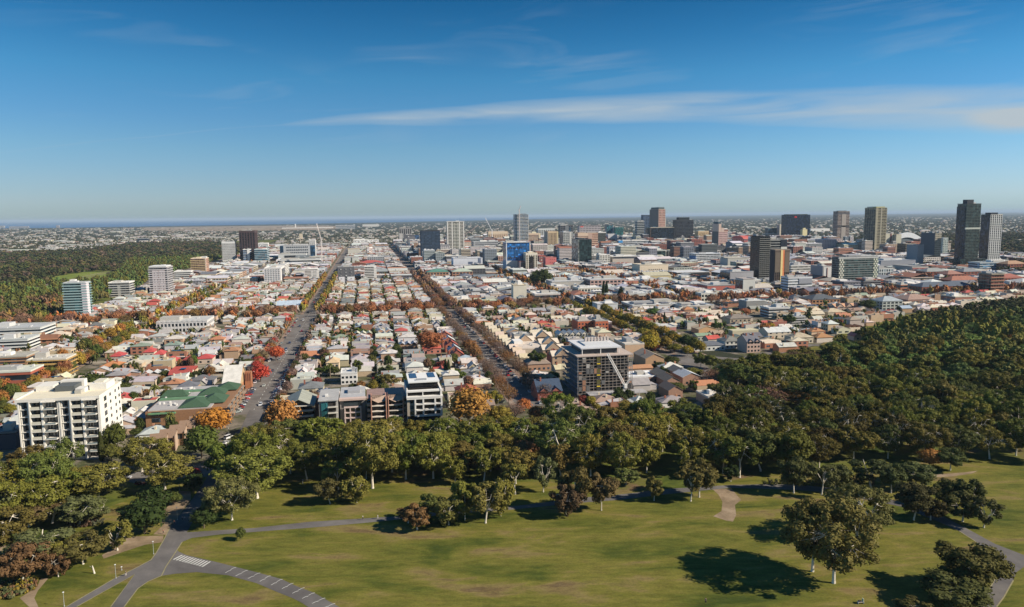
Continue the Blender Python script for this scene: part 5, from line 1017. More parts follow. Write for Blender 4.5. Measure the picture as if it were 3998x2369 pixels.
B('office_block', 'white banded office with green glass right half', 2710, 2752, 2692, 958, 990, 'bands', 4, 4, (.62, .60, .55), (.07, .05, .045), roof=LGREY)
B('office_block', 'emerald green glazed office with stepped ends', 2753, 2790, None, 957, 988, 'bands', 5, 5, (.10, .25, .16), (.03, .12, .08), depth=24, roof=(.2, .35, .28))
o, w, d, h = B('office_block', 'long white office with deep horizontal sun shades', 2718, 2812, 2692, 992, 1032, 'balcony', 6, 7, (.72, .73, .74), (.14, .15, .14), side=[(0, 1, .1, .8, (.10, .18, .34), 'p')], roof=(.62, .64, .66), plant=1, over=1)
B('hall', 'long buttery cream hall with tiny windows', 2498, 2609, 2467, 1036, 1070, 'blank', 2, 6, (.66, .56, .42), GLD, slots=(7, 1, .12, .12, GLD, (.3, .8)), roof=(.60, .54, .42), plant=2)
B('office_block', 'dark glass pavilion with white frame before the black slab', 2528, 2600, 2519, 978, 1012, 'blank', 4, 6, (.60, .62, .58), GLD, depth=26, panels=[(.02, .98, .1, .93, (.02, .035, .035), 'g')], roof=(.35, .40, .38))
B('bank', 'pale building with tall colonnade of dark bays', 2620, 2686, None, 978, 1010, 'grid', 1, 4, (.58, .54, .47), (.05, .045, .04), depth=28, bandf=.2, roof=CREAM)
B('office_block', 'dark roofed law office with three pink balcony rows', 2598, 2694, None, 1022, 1046, 'bands', 3, 6, (.42, .28, .25), (.06, .04, .04), depth=26, roof=(.18, .19, .20))
B('museum', 'sandstone pedimented building left of the red vaulted one', 2822, 2856, 2804, 952, 990, 'grid', 3, 4, (.52, .46, .34), (.10, .08, .06), roof=(.42, .30, .18))
B('apartment_tower', 'white and grey striped apartment pair right of the red vault', 2940, 2976, None, 925, 992, 'fins', 10, 6, (.62, .64, .66), (.08, .13, .18), depth=26, roof=WHITE)
B('apartment_tower', 'white-topped block beside the black balcony tower', 2980, 3012, None, 928, 985, 'bands', 9, 4, (.50, .53, .55), (.05, .08, .10), depth=22, roof=WHITE)
B('shop_block', 'low pale beige store block with a green dome at its corner', 2842, 2925, None, 1010, 1043, 'blank', 2, 6, (.46, .45, .40), GLD, depth=34, roof=(.45, .42, .36))
B('courthouse', 'brick court building with white hipped roof and solar panels', 2768, 2822, 2735, 1053, 1076, 'grid', 2, 7, (.52, .38, .30), (.05, .05, .05), roof=(.60, .60, .56))
B('office_block', 'wide grey blank-walled office above the brick wall row', 2850, 2942, 2812, 1064, 1112, 'blank', 3, 6, (.33, .325, .34), GLD, side=[(0, 1, .1, .95, (.05, .05, .05), 'g')], roof=(.4, .4, .4), plant=2)
B('apartment_block', 'grey-white slab with a dark palm mural and black windowed flank', 2902, 2949, 2871, 1092, 1155, 'blank', 6, 1, (.50, .50, .46), GLD, side=[(.05, .95, .05, .95, (.05, .05, .055), 'g')], panels=[(.58, .80, .36, .58, (.08, .075, .065), 'p'), (.66, .72, .12, .38, (.10, .09, .08), 'p')], roof=(.4, .36, .34), plant=0)
B('warehouse', 'black flat-roofed shed with white roof edge', 2642, 2770, None, 1066, 1088, 'blank', 1, 1, (.03, .03, .035), GLD, depth=40, roof=(.60, .60, .60), plant=0)
# --- right of the skyline
B('apartment_tower', 'black apartment tower speckled with white balconies behind the gold-finned tower', 2968, 3008, 2950, 925, 1108, 'balcony', 24, 5, (.035, .035, .035), (.02, .02, .022), c2=(.22, .22, .20), depth=30, roof=BLACK)
B('apartment_tower', 'black-capped tower with white zigzag mid storeys', 3003, 3073, None, 938, 1100, 'bands', 16, 6, (.30, .31, .30), (.015, .018, .022), depth=30, panels=[(.66, 1, .84, 1, (.012, .02, .035), 'p'), (.66, 1, .73, .84, (.55, .55, .50), 'p')], roof=(.2, .2, .2), bandf=.3)
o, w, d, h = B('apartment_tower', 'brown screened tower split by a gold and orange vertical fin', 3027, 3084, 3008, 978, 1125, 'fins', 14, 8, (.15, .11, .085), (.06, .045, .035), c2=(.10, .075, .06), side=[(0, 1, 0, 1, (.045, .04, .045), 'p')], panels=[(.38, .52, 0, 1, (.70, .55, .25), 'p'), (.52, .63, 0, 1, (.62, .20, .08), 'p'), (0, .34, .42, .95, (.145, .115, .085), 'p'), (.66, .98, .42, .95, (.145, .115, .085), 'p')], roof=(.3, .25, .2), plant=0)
o, w, d, h = B('office_tower', 'wide navy glass bank tower with a small red emblem at its top', 3071, 3164, None, 840, 950, 'curtain', 18, 14, (.018, .022, .04), (.012, .018, .035), depth=34, c2=(.018, .022, .035), cap=(.08, .9, 3.4, (.02, .035, .035), 0), roof=(.02, .03, .03), plant=0)
mb = MB()
for k_, x_ in enumerate((0, 3.2, 6.4)): mb.add([(w * .33 + x_, -.9, h - 4), (w * .33 + x_ + 2.4, -.9, h - 4), (w * .33 + x_ + 3.0, -.9, h - 9.5), (w * .33 + x_ + 1.4, -.9, h - 9.5), (w * .33 + x_, -.6, h - 4), (w * .33 + x_ + 2.4, -.6, h - 4), (w * .33 + x_ + 3.0, -.6, h - 9.5), (w * .33 + x_ + 1.4, -.6, h - 9.5)], [(0, 3, 2, 1), (4, 5, 6, 7), (0, 1, 5, 4), (1, 2, 6, 5), (2, 3, 7, 6), (3, 0, 4, 7)])
ob('emblem', mb.mesh('emblem', PAINT), o, col=(.75, .03, .02))
B('office_block', 'cream stepped block with white gable roof before the navy bank tower', 3068, 3130, None, 906, 948, 'bands', 5, 6, (.56, .48, .38), (.12, .09, .08), depth=26, cap=(.2, .8, 5, (.62, .60, .54), 0), roof=CREAM)
B('office_tower', 'narrow cream pencil tower with pyramid top', 3134, 3152, None, 896, 950, 'blank', 8, 2, (.68, .60, .34), GLD, depth=14, cap=(.25, .75, 6, (.66, .58, .34), 0), roof=CREAM, plant=0)
B('apartment_tower', 'slim cream and pink windowed tower left of the navy bank tower', 3044, 3067, None, 878, 945, 'grid', 12, 4, (.54, .44, .38), (.25, .12, .11), depth=20, panels=[(0, .35, 0, 1, (.56, .50, .40), 'p')], roof=CREAM)
B('office_block', 'dark teal glass office left of the slim cream and pink tower', 3000, 3040, None, 892, 945, 'curtain', 9, 5, (.10, .14, .16), (.02, .05, .07), depth=24, roof=DGREY)
B('apartment_tower', 'octagonal brown and grey banded tower standing alone', 3272, 3318, None, 826, 968, 'bands', 26, 5, (.30, .25, .22), (.07, .055, .05), depth=24, bandf=.45, panels=[(.34, .70, 0, .93, (.32, .285, .25), 'p'), (0, 1, .58, .62, (.05, .05, .055), 'p'), (0, 1, .93, .975, (.09, .09, .10), 'p')], cap=(.2, .8, 3, (.10, .10, .12), 0), roof=DGREY, plant=0)
o, w, d, h = B('apartment_tower', 'tall balcony tower with dark left flank and gold-edged right front', 3421, 3464, 3377, 812, 992, 'balcony', 30, 4, (.34, .31, .24), (.10, .085, .05), c2=(.40, .36, .25), panels=[(.0, .18, 0, 1, (.30, .28, .20), 'p'), (.45, .55, 0, 1, (.34, .32, .25), 'p')], cap=(.1, .9, 4, (.38, .36, .18), 0), roof=(.30, .28, .14), plant=1)
for i in range(29): box(o, 'side_balcony', -1.6, -.9, d * .1, d * .9, 3 + (h - 6) * i / 29, 4.1 + (h - 6) * i / 29, PAINT, (.06, .07, .085))  # side balconies coloured dark to carry the flank's shade
B('apartment_tower', 'cream slab pair with red-brown slot right of the gold-edged tower', 3458, 3488, None, 912, 985, 'blank', 10, 2, (.50, .48, .38), GLD, depth=24, panels=[(.62, .78, 0, 1, (.16, .05, .05), 'p')], roof=LGREY)
B('apartment_tower', 'second cream slab beside the white stadium roof', 3500, 3520, None, 916, 985, 'blank', 10, 2, (.50, .48, .38), GLD, depth=20, roof=CREAM, plant=0)
B('apartment_tower', 'grey towered block with cream punched-window right front', 3652, 3677, 3583, 912, 1028, 'grid', 16, 5, (.40, .37, .29), (.10, .09, .07), depth=40, side=[(0, 1, 0, 1, (.075, .085, .10), 'p')], roof=(.10, .12, .11), plant=1)  # dark flank panel holds the shade of the unlit side
B('apartment_tower', 'pale mint tower behind the grey towered block', 3683, 3703, None, 930, 1000, 'grid', 10, 3, (.42, .46, .42), (.12, .16, .17), depth=18, roof=LGREY, plant=0)
o, w, d, h = B('apartment_tower', 'tallest tower of all, dark flank and green glass front with fine white lines', 3776, 3832, 3738, 797, 1042, 'curtain', 36, 5, (.20, .23, .20), (.014, .024, .024), c2=(.06, .09, .08), side=[(0, 1, 0, .6, (.012, .018, .03), 'g'), (.12, 1, .6, .96, (.012, .018, .03), 'g')], panels=[(-.03, 1.03, .545, .575, (.42, .45, .40), 'p')], cap=(.0, .45, 9, (.03, .035, .045), 0), roof=(.06, .07, .08), podium=(16, 10, 16, (.05, .06, .06)), pstyle='curtain')
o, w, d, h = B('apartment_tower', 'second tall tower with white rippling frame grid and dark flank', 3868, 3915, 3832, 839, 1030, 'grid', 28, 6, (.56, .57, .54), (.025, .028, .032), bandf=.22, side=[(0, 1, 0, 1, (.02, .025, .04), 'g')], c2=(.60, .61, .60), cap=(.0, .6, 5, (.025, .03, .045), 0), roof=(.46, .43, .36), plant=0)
B('office_block', 'long low blue glass office with white lines at the foot of the tallest towers', 3826, 3962, 3780, 1027, 1064, 'bands', 4, 12, (.52, .56, .58), (.06, .12, .18), bandf=.28, roof=(.30, .34, .36), plant=3)
o, w, d, h = B('apartment_block', 'white-framed apartment slab with green glass centre and checkered edges', 3276, 3428, 3250, 1006, 1112, 'balcony', 12, 12, (.30, .33, .31), (.05, .10, .09), c2=(.16, .19, .18), panels=[(-.01, 1.01, .965, 1.0, (.66, .66, .62), 'p')], side=[(0, 1, 0, 1, (.06, .07, .08), 'g')], roof=(.12, .12, .13), plant=3)
for i in range(12):
    for k_, f in enumerate((.005, .035, .065, .095, .88, .91, .94, .97)):
        if (i + k_) % 2: box(o, 'wall_panel', w * f, w * (f + .032), -1.25, -.9, (h - 2) * i / 12 + .3, (h - 2) * (i + 1) / 12 - .2, PAINT, (.62, .62, .52) if k_ < 4 else (.60, .62, .48))
B('warehouse', 'white cube building with a single vertical slot', 3214, 3248, 3166, 1042, 1102, 'blank', 1, 1, (.66, .655, .64), GLD, side=[(0, 1, 0, 1, (.36, .37, .40), 'p')], panels=[(.44, .50, .12, .95, (.25, .08, .06), 'p')], roof=(.5, .5, .5), plant=3)  # grey flank panel is the white wall coloured as shaded
B('office_block', 'low white office with round canopy left of the white cube', 3088, 3165, None, 1038, 1075, 'bands', 4, 5, (.60, .60, .56), (.12, .12, .11), depth=30, roof=(.5, .5, .48))
B('apartment_block', 'white town apartments with grey panels below the gold-finned tower', 3078, 3172, 3048, 1085, 1138, 'bands', 5, 6, (.64, .65, .66), (.10, .12, .13), bandf=.55, panels=[(.44, .98, .55, .95, (.28, .29, .32), 'p')], roof=(.4, .4, .4), plant=2)
B('office_block', 'low black stepped office with slatted front', 3372, 3440, 3360, 1100, 1136, 'bands', 4, 8, (.20, .20, .21), (.02, .02, .025), roof=(.06, .06, .065), plant=2)
B('office_block', 'low white office with square window frames right of the checkered slab', 3432, 3487, None, 1050, 1088, 'grid', 3, 6, (.52, .56, .56), (.12, .15, .16), depth=26, bandf=.3, roof=(.4, .38, .34))
B('convention_hall', 'broad grey hall with a folded silver roof', 3440, 3575, None, 1020, 1050, 'blank', 2, 6, (.26, .27, .30), GLD, depth=50, panels=[(.38, 1, 0, .45, (.50, .53, .58), 'p')], roof=(.30, .32, .35), plant=3)
B('office_block', 'bare grey concrete slab at the left flank of the grey towered block', 3583, 3608, 3577, 958, 1040, 'blank', 1, 1, (.20, .225, .25), GLD, depth=30, roof=GREY, plant=0)
B('office_block', 'dark louvred block before the white stadium roof', 3536, 3578, None, 953, 1000, 'bands', 7, 4, (.15, .125, .09), (.03, .03, .025), depth=30, roof=(.3, .26, .2))
B('factory', 'cream-framed factory front with three red window bays', 3561, 3625, 3500, 1043, 1068, 'blank', 2, 4, (.44, .38, .34), GLD, depth=50, panels=[(.03, .28, .1, .85, (.30, .07, .06), 'p'), (.31, .56, .1, .85, (.30, .07, .06), 'p'), (.60, .97, .1, .85, (.28, .08, .065), 'p')], roof=(.28, .28, .27), plant=0)
for lab, xa, xb, yt, yb, cr in (('red brick mill with grey hipped roof, left of the brick mill row', 3618, 3705, 1062, 1090, (.27, .28, .27)), ('red brick mill with grey hipped roof, middle of the brick mill row', 3762, 3830, 1062, 1092, (.22, .23, .24)), ('orange brick gabled mill between the grey-roofed mills', 3700, 3765, 1072, 1098, (.32, .17, .13)),
                                ('broad low orange brick hall below the brick mills', 3715, 3830, 1096, 1118, (.34, .15, .10)), ('brick warehouse at the far edge of the frame beside the trees', 3935, 4010, 1032, 1066, (.38, .24, .15)),
                                ('long brick shed with dark blue roof beside the bus yard', 3600, 3800, 1122, 1150, (.10, .12, .15)), ('brick house row with red roof at the right behind the balcony flats', 3880, 3998, 1088, 1120, (.32, .12, .09))):
    u0, v0, w, d, h = frame(xa, xb, yb, yt, None, 24); o = thing('brick_mill', lab, 'building', UV(u0, v0, 0), GA, 'brick mills on the right'); FOOT.append((u0 - 1, u0 + d + 1, v0 - 1, v0 + w + 1, 0))
    facade(o, 0, w, 0, d, 0, h, 'grid', max(2, round(h / 4)), max(4, round(w / 6)), (.27, .095, .065), (.07, .05, .045)); roof_on(o, 0, w, 0, d, h + .5, min(6, d * .22), cr, 'hip')
B('apartment_block', 'brick apartment block with white balcony grid among the dark trees', 3872, 3922, 3820, 1072, 1148, 'balcony', 6, 5, (.42, .36, .26), (.10, .05, .04), c2=(.36, .14, .09), roof=(.25, .23, .2))
# stadium
u0, v0, w, d, h = frame(3500, 3612, 965, 940, None, 60); o = thing('stadium', 'big white arched stadium roof beyond the balcony towers', 'stadium', UV(u0, v0, 0), GA)
mb = MB(); nn = 16
for i in range(nn):
    f0, f1 = i / nn, (i + 1) / nn; z = [h + 28 * math.sin(math.pi * (.18 + .82 * f)) * (1 - .15 * f) for f in (f0, f1)]
    mb.add([(w * f0, 0, z[0] - 16), (w * f1, 0, z[1] - 16), (w * f1, 0, z[1]), (w * f0, 0, z[0]), (w * f0, d, z[0] - 10), (w * f1, d, z[1] - 10)], [(0, 1, 2, 3), (3, 2, 5, 4)])
ob('shell_roof', mb.mesh('shell_roof', PAINT), o, col=(.72, .73, .74)); box(o, 'stand', 0, w, 3, d, 0, h + 6, PAINT, (.12, .14, .15))
# near right: shops and halls in the brick quarter
SHOP = [('white long terrace of flats with arched bays behind the poplar-shaped trees', 2258, 2352, 1127, 1156, (.62, .58, .48), WHITE, 'grid', 2, 8), ('white and brick three-storey flats with flat grey roofs', 2305, 2440, 1095, 1134, (.50, .34, .30), LGREY, 'grid', 3, 9),
        ('plain red brick hall right of the white and brick flats', 2438, 2492, 1098, 1128, (.46, .20, .145), (.5, .4, .36), 'blank', 1, 1), ('blank cream twin tower block at the cross avenue', 2004, 2056, 1116, 1182, (.60, .56, .46), CREAM, 'blank', 1, 1),
        ('white flat-roofed flats with balconies beside the cream twin block', 2088, 2188, 1150, 1186, (.56, .50, .46), WHITE, 'bands', 2, 6), ('red brick wall-like store with long blank side', 2762, 2872, 1118, 1146, (.44, .14, .11), (.3, .3, .3), 'blank', 1, 1),
        ('dark brick hall beside the red brick store', 2665, 2760, 1112, 1138, (.16, .075, .06), (.28, .29, .29), 'blank', 2, 4), ('buttery yellow roofed market hall', 2520, 2620, 1078, 1100, (.55, .46, .26), (.45, .42, .30), 'blank', 1, 1),
        ('low grey workshop with long silver roof', 2155, 2280, 1102, 1134, (.42, .40, .36), LGREY, 'blank', 1, 1), ('white villa-like hall with pale roof before the rust trees', 2738, 2800, 1148, 1178, (.60, .58, .50), (.6, .6, .56), 'grid', 2, 5),
        ('white low school hall among rust trees', 2450, 2540, 1150, 1178, (.58, .57, .52), (.56, .57, .55), 'bands', 1, 6), ('solar-roofed white offices with three blue panel fields', 2470, 2650, 1195, 1215, (.42, .38, .34), (.62, .62, .60), 'bands', 1, 8),
        ('long flat-roofed white workshop beyond the solar offices', 2662, 2788, 1198, 1218, (.52, .46, .40), (.6, .58, .54), 'blank', 1, 1), ('black and white modern house with roof panels', 2332, 2412, 1190, 1224, (.55, .56, .56), (.55, .55, .55), 'blank', 2, 3),
        ('grey box office with white roof by the tree square', 2915, 2990, 1178, 1212, (.24, .24, .23), (.60, .60, .58), 'blank', 2, 4), ('three-storey curved white terrace office by the park trees', 3085, 3143, 1240, 1268, (.46, .46, .45), (.42, .42, .42), 'balcony', 3, 5),
        ('white flat-topped clinic joined to the curved terrace office', 3002, 3082, 1206, 1240, (.52, .52, .50), (.58, .58, .56), 'bands', 3, 6), ('hip-roofed two-storey brick lodge on the cross avenue', 3172, 3280, 1172, 1196, (.40, .22, .12), (.10, .11, .12), 'grid', 2, 8),
        ('white gabled mansion with towers among the park trees', 3446, 3524, 1178, 1212, (.40, .42, .38), (.34, .38, .40), 'grid', 3, 5), ('low brick pavilion with curved brown roof beside the mansion', 3545, 3650, 1172, 1188, (.42, .24, .19), (.35, .24, .19), 'bands', 1, 6),
        ('brick depot with slanted cream roof near the bus yard', 3730, 3812, 1162, 1186, (.34, .17, .12), (.58, .54, .44), 'blank', 1, 1), ('yellow-rendered bungalow corner block above the white slab with mural', 2955, 3020, 1112, 1136, (.46, .26, .16), (.52, .44, .26), 'grid', 1, 4),
        ('white L-shaped shop row at the tree square', 2838, 2930, 1146, 1166, (.58, .56, .50), (.60, .60, .58), 'blank', 1, 1), ('green-roofed long brick apartment house at the narrow street', 1668, 1752, 1064, 1096, (.42, .24, .15), (.10, .22, .17), 'grid', 3, 7),
        ('pale green metal-roofed wing of the brick apartment house', 1766, 1846, 1062, 1092, (.40, .22, .15), (.38, .44, .36), 'grid', 3, 6), ('white framed two-storey office with black windows near the navy block', 1620, 1682, 1032, 1052, (.66, .65, .62), (.10, .10, .11), 'grid', 2, 6),
        ('light blue roofed sheet metal hall beside the wide street', 1080, 1178, 1194, 1212, (.56, .48, .36), (.42, .50, .58), 'blank', 1, 1), ('long red-roofed terrace across the narrow street', 1400, 1500, 1028, 1044, (.5, .4, .34), (.42, .10, .085), 'bands', 1, 8),
        ('white two-storey terrace row with arched parapets left of the wide street', 610, 808, 1262, 1302, (.60, .58, .56), (.5, .5, .48), 'grid', 2, 14), ('white office with ribbon windows at the left frame edge, upper one', -60, 158, 1290, 1330, (.64, .65, .62), (.42, .43, .42), 'bands', 3, 8),
        ('white office with ribbon windows at the left frame edge, lower one', -60, 108, 1334, 1372, (.64, .65, .62), (.46, .48, .46), 'bands', 3, 7), ('cream-ochre balcony hospital block with flat white roof at the left edge', 105, 258, 1412, 1473, (.52, .33, .11), (.55, .52, .44), 'balcony', 4, 8),
        ('brown brick ward block left of the ochre hospital block', -60, 104, 1402, 1450, (.36, .20, .11), (.40, .38, .32), 'bands', 4, 8), ('red brick clinic with dark glass upper corner at the left edge', -60, 120, 1462, 1535, (.34, .10, .06), (.56, .58, .50), 'bands', 2, 6),
        ('grey car park roof with shade-dark walls behind the white flats', -40, 60, 1700, 1760, (.06, .06, .075), (.16, .16, .16), 'blank', 1, 1)]  # wall colour carries the dark shade beside the flats
for lab, xa, xb, yt, yb, cw, cr, st, n, m in SHOP:
    axis = None; rk = 'flat'
    u0, v0, w, d, h = frame(xa, xb, yb, yt, None, None)
    if w > 60: d = min(d, 26)
    nm = 'shop_building' if 'office' not in lab else 'office_block'
    o = thing(nm, lab, 'building', UV(u0, v0, 0), GA); FOOT.append((u0 - 1, u0 + d + 1, v0 - 1, v0 + w + 1, 0)); NB += 1
    facade(o, 0, w, 0, d, 0, h, st, n, m, cw, GLD)
    if 'hip' in lab or 'green-roofed' in lab or 'green metal' in lab or 'red-roofed' in lab or 'mansion' in lab: roof_on(o, 0, w, 0, d, h + .5, min(5, d * .24), cr, 'hip')
    elif 'gabled' in lab or 'sheet metal' in lab or 'yellow roofed' in lab: roof_on(o, 0, w, 0, d, h + .5, min(5, d * .2), cr, 'gable', 'x')
    else: roofing(o, 0, w, 0, d, h, cr, 2 if w > 18 else 1, .2, NB)
    if 'arched parapets' in lab:
        for i in range(10): box(o, 'gable_parapet', w * (i + .15) / 10, w * (i + .7) / 10, -.3, .2, h + .4, h + 2.4, PAINT, cw)
    if 'solar' in lab:
        for f in (.2, .47, .78): box(o, 'solar_field', w * (f - .09), w * (f + .09), d * .15, d * .8, h + 1.6, h + 1.75, PANEL, (.02, .045, .11))
# ------------------------------------------------------------------ the near buildings, each by hand
def near(name, label, cat, xa, xb, yb, depth, hgt, rz=0.):
    p = P(xa, yb); u0 = G(p)[0]; v0, _ = at_u(xa, yb - 1, u0); v1, _ = at_u(xb, yb - 1, u0)
    FOOT.append((u0 - 2, u0 + depth + 2, min(v0, v1) - 1, max(v0, v1) + 1, 0))
    return thing(name, label, cat, UV(u0, v0, 0), GA + rz), v1 - v0
# white flats
o, w = near('apartment_block', 'white eight-storey balcony flats with flat cream roof at the lower left', 'building', 88, 405, 1805, 30, 28)
n = 8; fh = 3.5; hh = n * fh; d = 30
WF = (.70, .67, .60)
box(o, 'glazing', 1.2, w - 1.2, 3.2, d - 1, 0, hh - .2, CURTAIN, (.035, .045, .045))
box(o, 'flank_wall', w - .9, w + .1, 3.4, d, 0, hh, PAINT, WF); box(o, 'flank_wall', -.1, .9, 3.4, d, 0, hh, PAINT, WF)
bays = [(0, .05, 'w'), (.05, .115, 'g'), (.115, .135, 'w'), (.135, .23, 'b'), (.24, .33, 'a'), (.44, .46, 'w')]
for i in range(n + 1):
    z = i * fh
    for s0 in (0, .5):
        W_ = w * .5; X = w * s0
        box(o, 'floor_slab', X, X + W_ * .25, .0, 3.6, z - .18, z + .12, PAINT, WF)
        box(o, 'balcony_slab', X + W_ * .27, X + W_ * .56, -.9, 3.6, z - .20, z + .12, PAINT, WF)
        box(o, 'balcony_slab', X + W_ * .60, X + W_ * .94, -2.0, 3.6, z - .16, z + .12, PAINT, WF)
        if i < n:
            box(o, 'balustrade', X + W_ * .30, X + W_ * .55, -.85, -.7, z + .14, z + 1.25, PAINT, (.60, .57, .46))
            box(o, 'balustrade', X + W_ * .66, X + W_ * .93, -1.95, -1.85, z + .14, z + .75, PANEL, (.25, .30, .30))
for s0 in (0, .5):
    W_ = w * .5; X = w * s0
    for f, t_, y_ in ((0, .6, -.2), (.055, .25, .2), (.235, .9, -.3), (.285, .5, -1.0), (.575, .9, -1.1), (.955, 1.0, .0)):
        box(o, 'party_wall', X + W_ * f, X + W_ * f + t_, y_, 4.0, 0, hh + .3, PAINT, WF)
    for i in range(n):
        for k in range(2): box(o, 'window_frame', X + W_ * (.12 + .055 * k), X + W_ * (.12 + .055 * k) + .14, 3.0, 3.3, i * fh, i * fh + fh, PAINT, DGREY)
        for k in range(3): box(o, 'curtain', X + W_ * (.66 + .085 * k), X + W_ * (.69 + .085 * k), 3.02, 3.25, i * fh + .3, i * fh + 3, PAINT, (.45, .45, .42) if (i + k) % 3 else (.2, .2, .19))
box(o, 'roof_slab', -.3, w + .3, -.6, d + .2, hh + .3, hh + .9, PAINT, (.68, .62, .47))
for a, b_, c_, e in ((-.3, w + .3, -.9, -.6), (-.3, w + .3, d + .2, d + .5), (-.6, -.3, -.9, d + .5), (w + .3, w + .6, -.9, d + .5)): box(o, 'parapet', a, b_, c_, e, hh + .2, hh + 1.5, PAINT, WF)
for a, b_, c_, e, z, cc in ((w * .30, w * .55, 15, 24, 2.6, (.10, .11, .11)), (w * .27, w * .58, 24.3, 28.5, 3.4, WF), (w * .60, w * .72, 11, 17, 1.9, WF), (w * .74, w * .96, 15, 27, 2.9, WF), (w * .62, w * .70, 8, 10.5, 1.6, (.4, .38, .33)), (w * .78, w * .9, 18, 25, 3.6, (.6, .56, .45)), (w * .02, w * .24, 18, 29, 2.4, WF)):
    box(o, 'roof_room', a, b_, c_, e, hh + .9, hh + .9 + z, PAINT, cc)
for i in range(n):
    for f in (.10, .40, .68, .88): box(o, 'window', w - .2, w + .16, 3.5 + (d - 4) * f, 3.5 + (d - 4) * f + (3.4 if f < .2 else 1.8), i * fh + (.6 if f < .2 else 1.3), i * fh + 2.8, GLASS, (.03, .035, .04))
box(o, 'entrance_canopy', w * .42, w * .58, -9, -2, 2.6, 3.4, PAINT, WF); box(o, 'entrance_wall', w * .5, w * .515, -9, -2, 0, 2.6, PAINT, WF)

# green-gabled brick flats
o, w = near('apartment_block', 'brown brick flats with green gabled roofs and a flat grey roof behind the orange tree', 'building', 572, 888, 1682, 58, 9)
hh = 10.0; d = 56
box(o, 'wall', 0, w, 0, d, 0, hh, BRICK, (.26, .14, .075)); box(o, 'roof_slab', 1, w - 8, 1, d - 1, hh + .02, hh + .5, METAL, (.40, .38, .36))
for x0, x1, y0, y1 in ((1, w * .6, 22, 27), (1, w * .6, 40, 44)): box(o, 'roof_edge', x0, x1, y0, y1, hh + .52, hh + 1.1, METAL, (.13, .24, .13))
for i, (x0, x1, y0, y1) in enumerate(((w - 24, w - 10, 2, 20), (w - 15, w - 3, 10, 26), (w - 20, w - 6, 30, 42), (w - 13, w - 1, 40, 54), (0, 14, 30, 36))):
    ob('roof', MB().hip(x0, x1, y0, y1, hh + .7, 3.2).mesh('roof', TILE), o, col=(.048, .095, .055))
box(o, 'roof_skirt', 1.5, 15, -1.6, .0, hh - 1.2, hh - .6, METAL, (.13, .26, .14))
for i in range(3):
    for x in (3, 10, 30, 38): box(o, 'window', x, x + 4.2, -.12, .3, 1.0 + i * 3.3, 3.2 + i * 3.3, GLASS, GLD)
    for k in range(5): box(o, 'balcony', w - .2, w + 1.4, 3 + k * 11, 10 + k * 11, i * 3.3 + 3, i * 3.3 + 3.25, PAINT, (.30, .24, .18)); box(o, 'window', w - .1, w + .12, 4 + k * 11, 9 + k * 11, i * 3.3 + .4, i * 3.3 + 2.8, GLASS, GLD)
g = random.Random(5)
for i in range(16): x = g.uniform(3, w - 26); y = g.uniform(3, d - 4); box(o, 'roof_vent', x, x + .8, y, y + .8, hh + .5, hh + 1.6, PAINT, WHITE)
# stepped townhouses
for i in range(6):
    x_, y_ = 618 + i * 38, 1778 - i * 19
    p = P(x_, y_); o = thing('townhouse', f'tan brick townhouse with sloping brown roof, {ordw(i + 1)} up in the stepped row', 'house', (p[0], p[1], 0), GA + .12, 'stepped townhouses')
    box(o, 'wall', -3.6, 3.4, 0, 10, 0, 6.6, BRICK, (.36, .26, .18)); ob('roof', MB().skil(-3.7, 3.7, -1.2, 5.2, 6.4, 9.2).skil(-3.7, 3.7, 10.8, 5.5, 7.0, 8.8).mesh('roof', TILE), o, col=(.24, .16, .11))
    box(o, 'fin_wall', 3.4, 3.8, -1.6, 11, 0, 7.4, BRICK, (.45, .33, .24)); box(o, 'window', -2.4, 2.2, -.1, .3, 3.4, 5.8, GLASS, GLD); box(o, 'door', -1, .3, -.12, .3, 0, 2.2, PAINT, BRN)
    FOOT.append((*[G(p)[0] + q for q in (-3, 13)], *[G(p)[1] + q for q in (-5, 5)], 0))
# church
o, w = near('church', 'brick church with a huge steep white gabled roof and square brick tower', 'church', 868, 935, 1545, 34, 9)
box(o, 'wall', 0, w, 0, 32, 0, 5, BRICK, (.42, .20, .10)); ob('roof', MB().gable(0, w, 0, 32, 5, 11, 'x', .5, .3).mesh('roof', METAL), o, col=(.60, .58, .53)); ob('gable_wall', MB().gwall(0, w, 0, 32, 5, 11, 'x').mesh('gable_wall', BRICK), o, col=(.42, .30, .17))
box(o, 'tower', w + 1, w + 5, 17, 21, 0, 11, BRICK, (.34, .15, .08)); 
for k in range(3): box(o, 'louvre', w + 1.4 + k * 1.2, w + 2.0 + k * 1.2, 16.9, 17.2, 5, 10, PAINT, (.15, .06, .04))
box(o, 'side_aisle', w * .3, w * .9, -5, -.02, 0, 4, BRICK, (.42, .20, .10)); ob('aisle_roof', MB().skil(w * .28, w * .92, -5.6, -.1, 3.9, 6.8).mesh('aisle_roof', METAL), o, col=(.58, .57, .54))
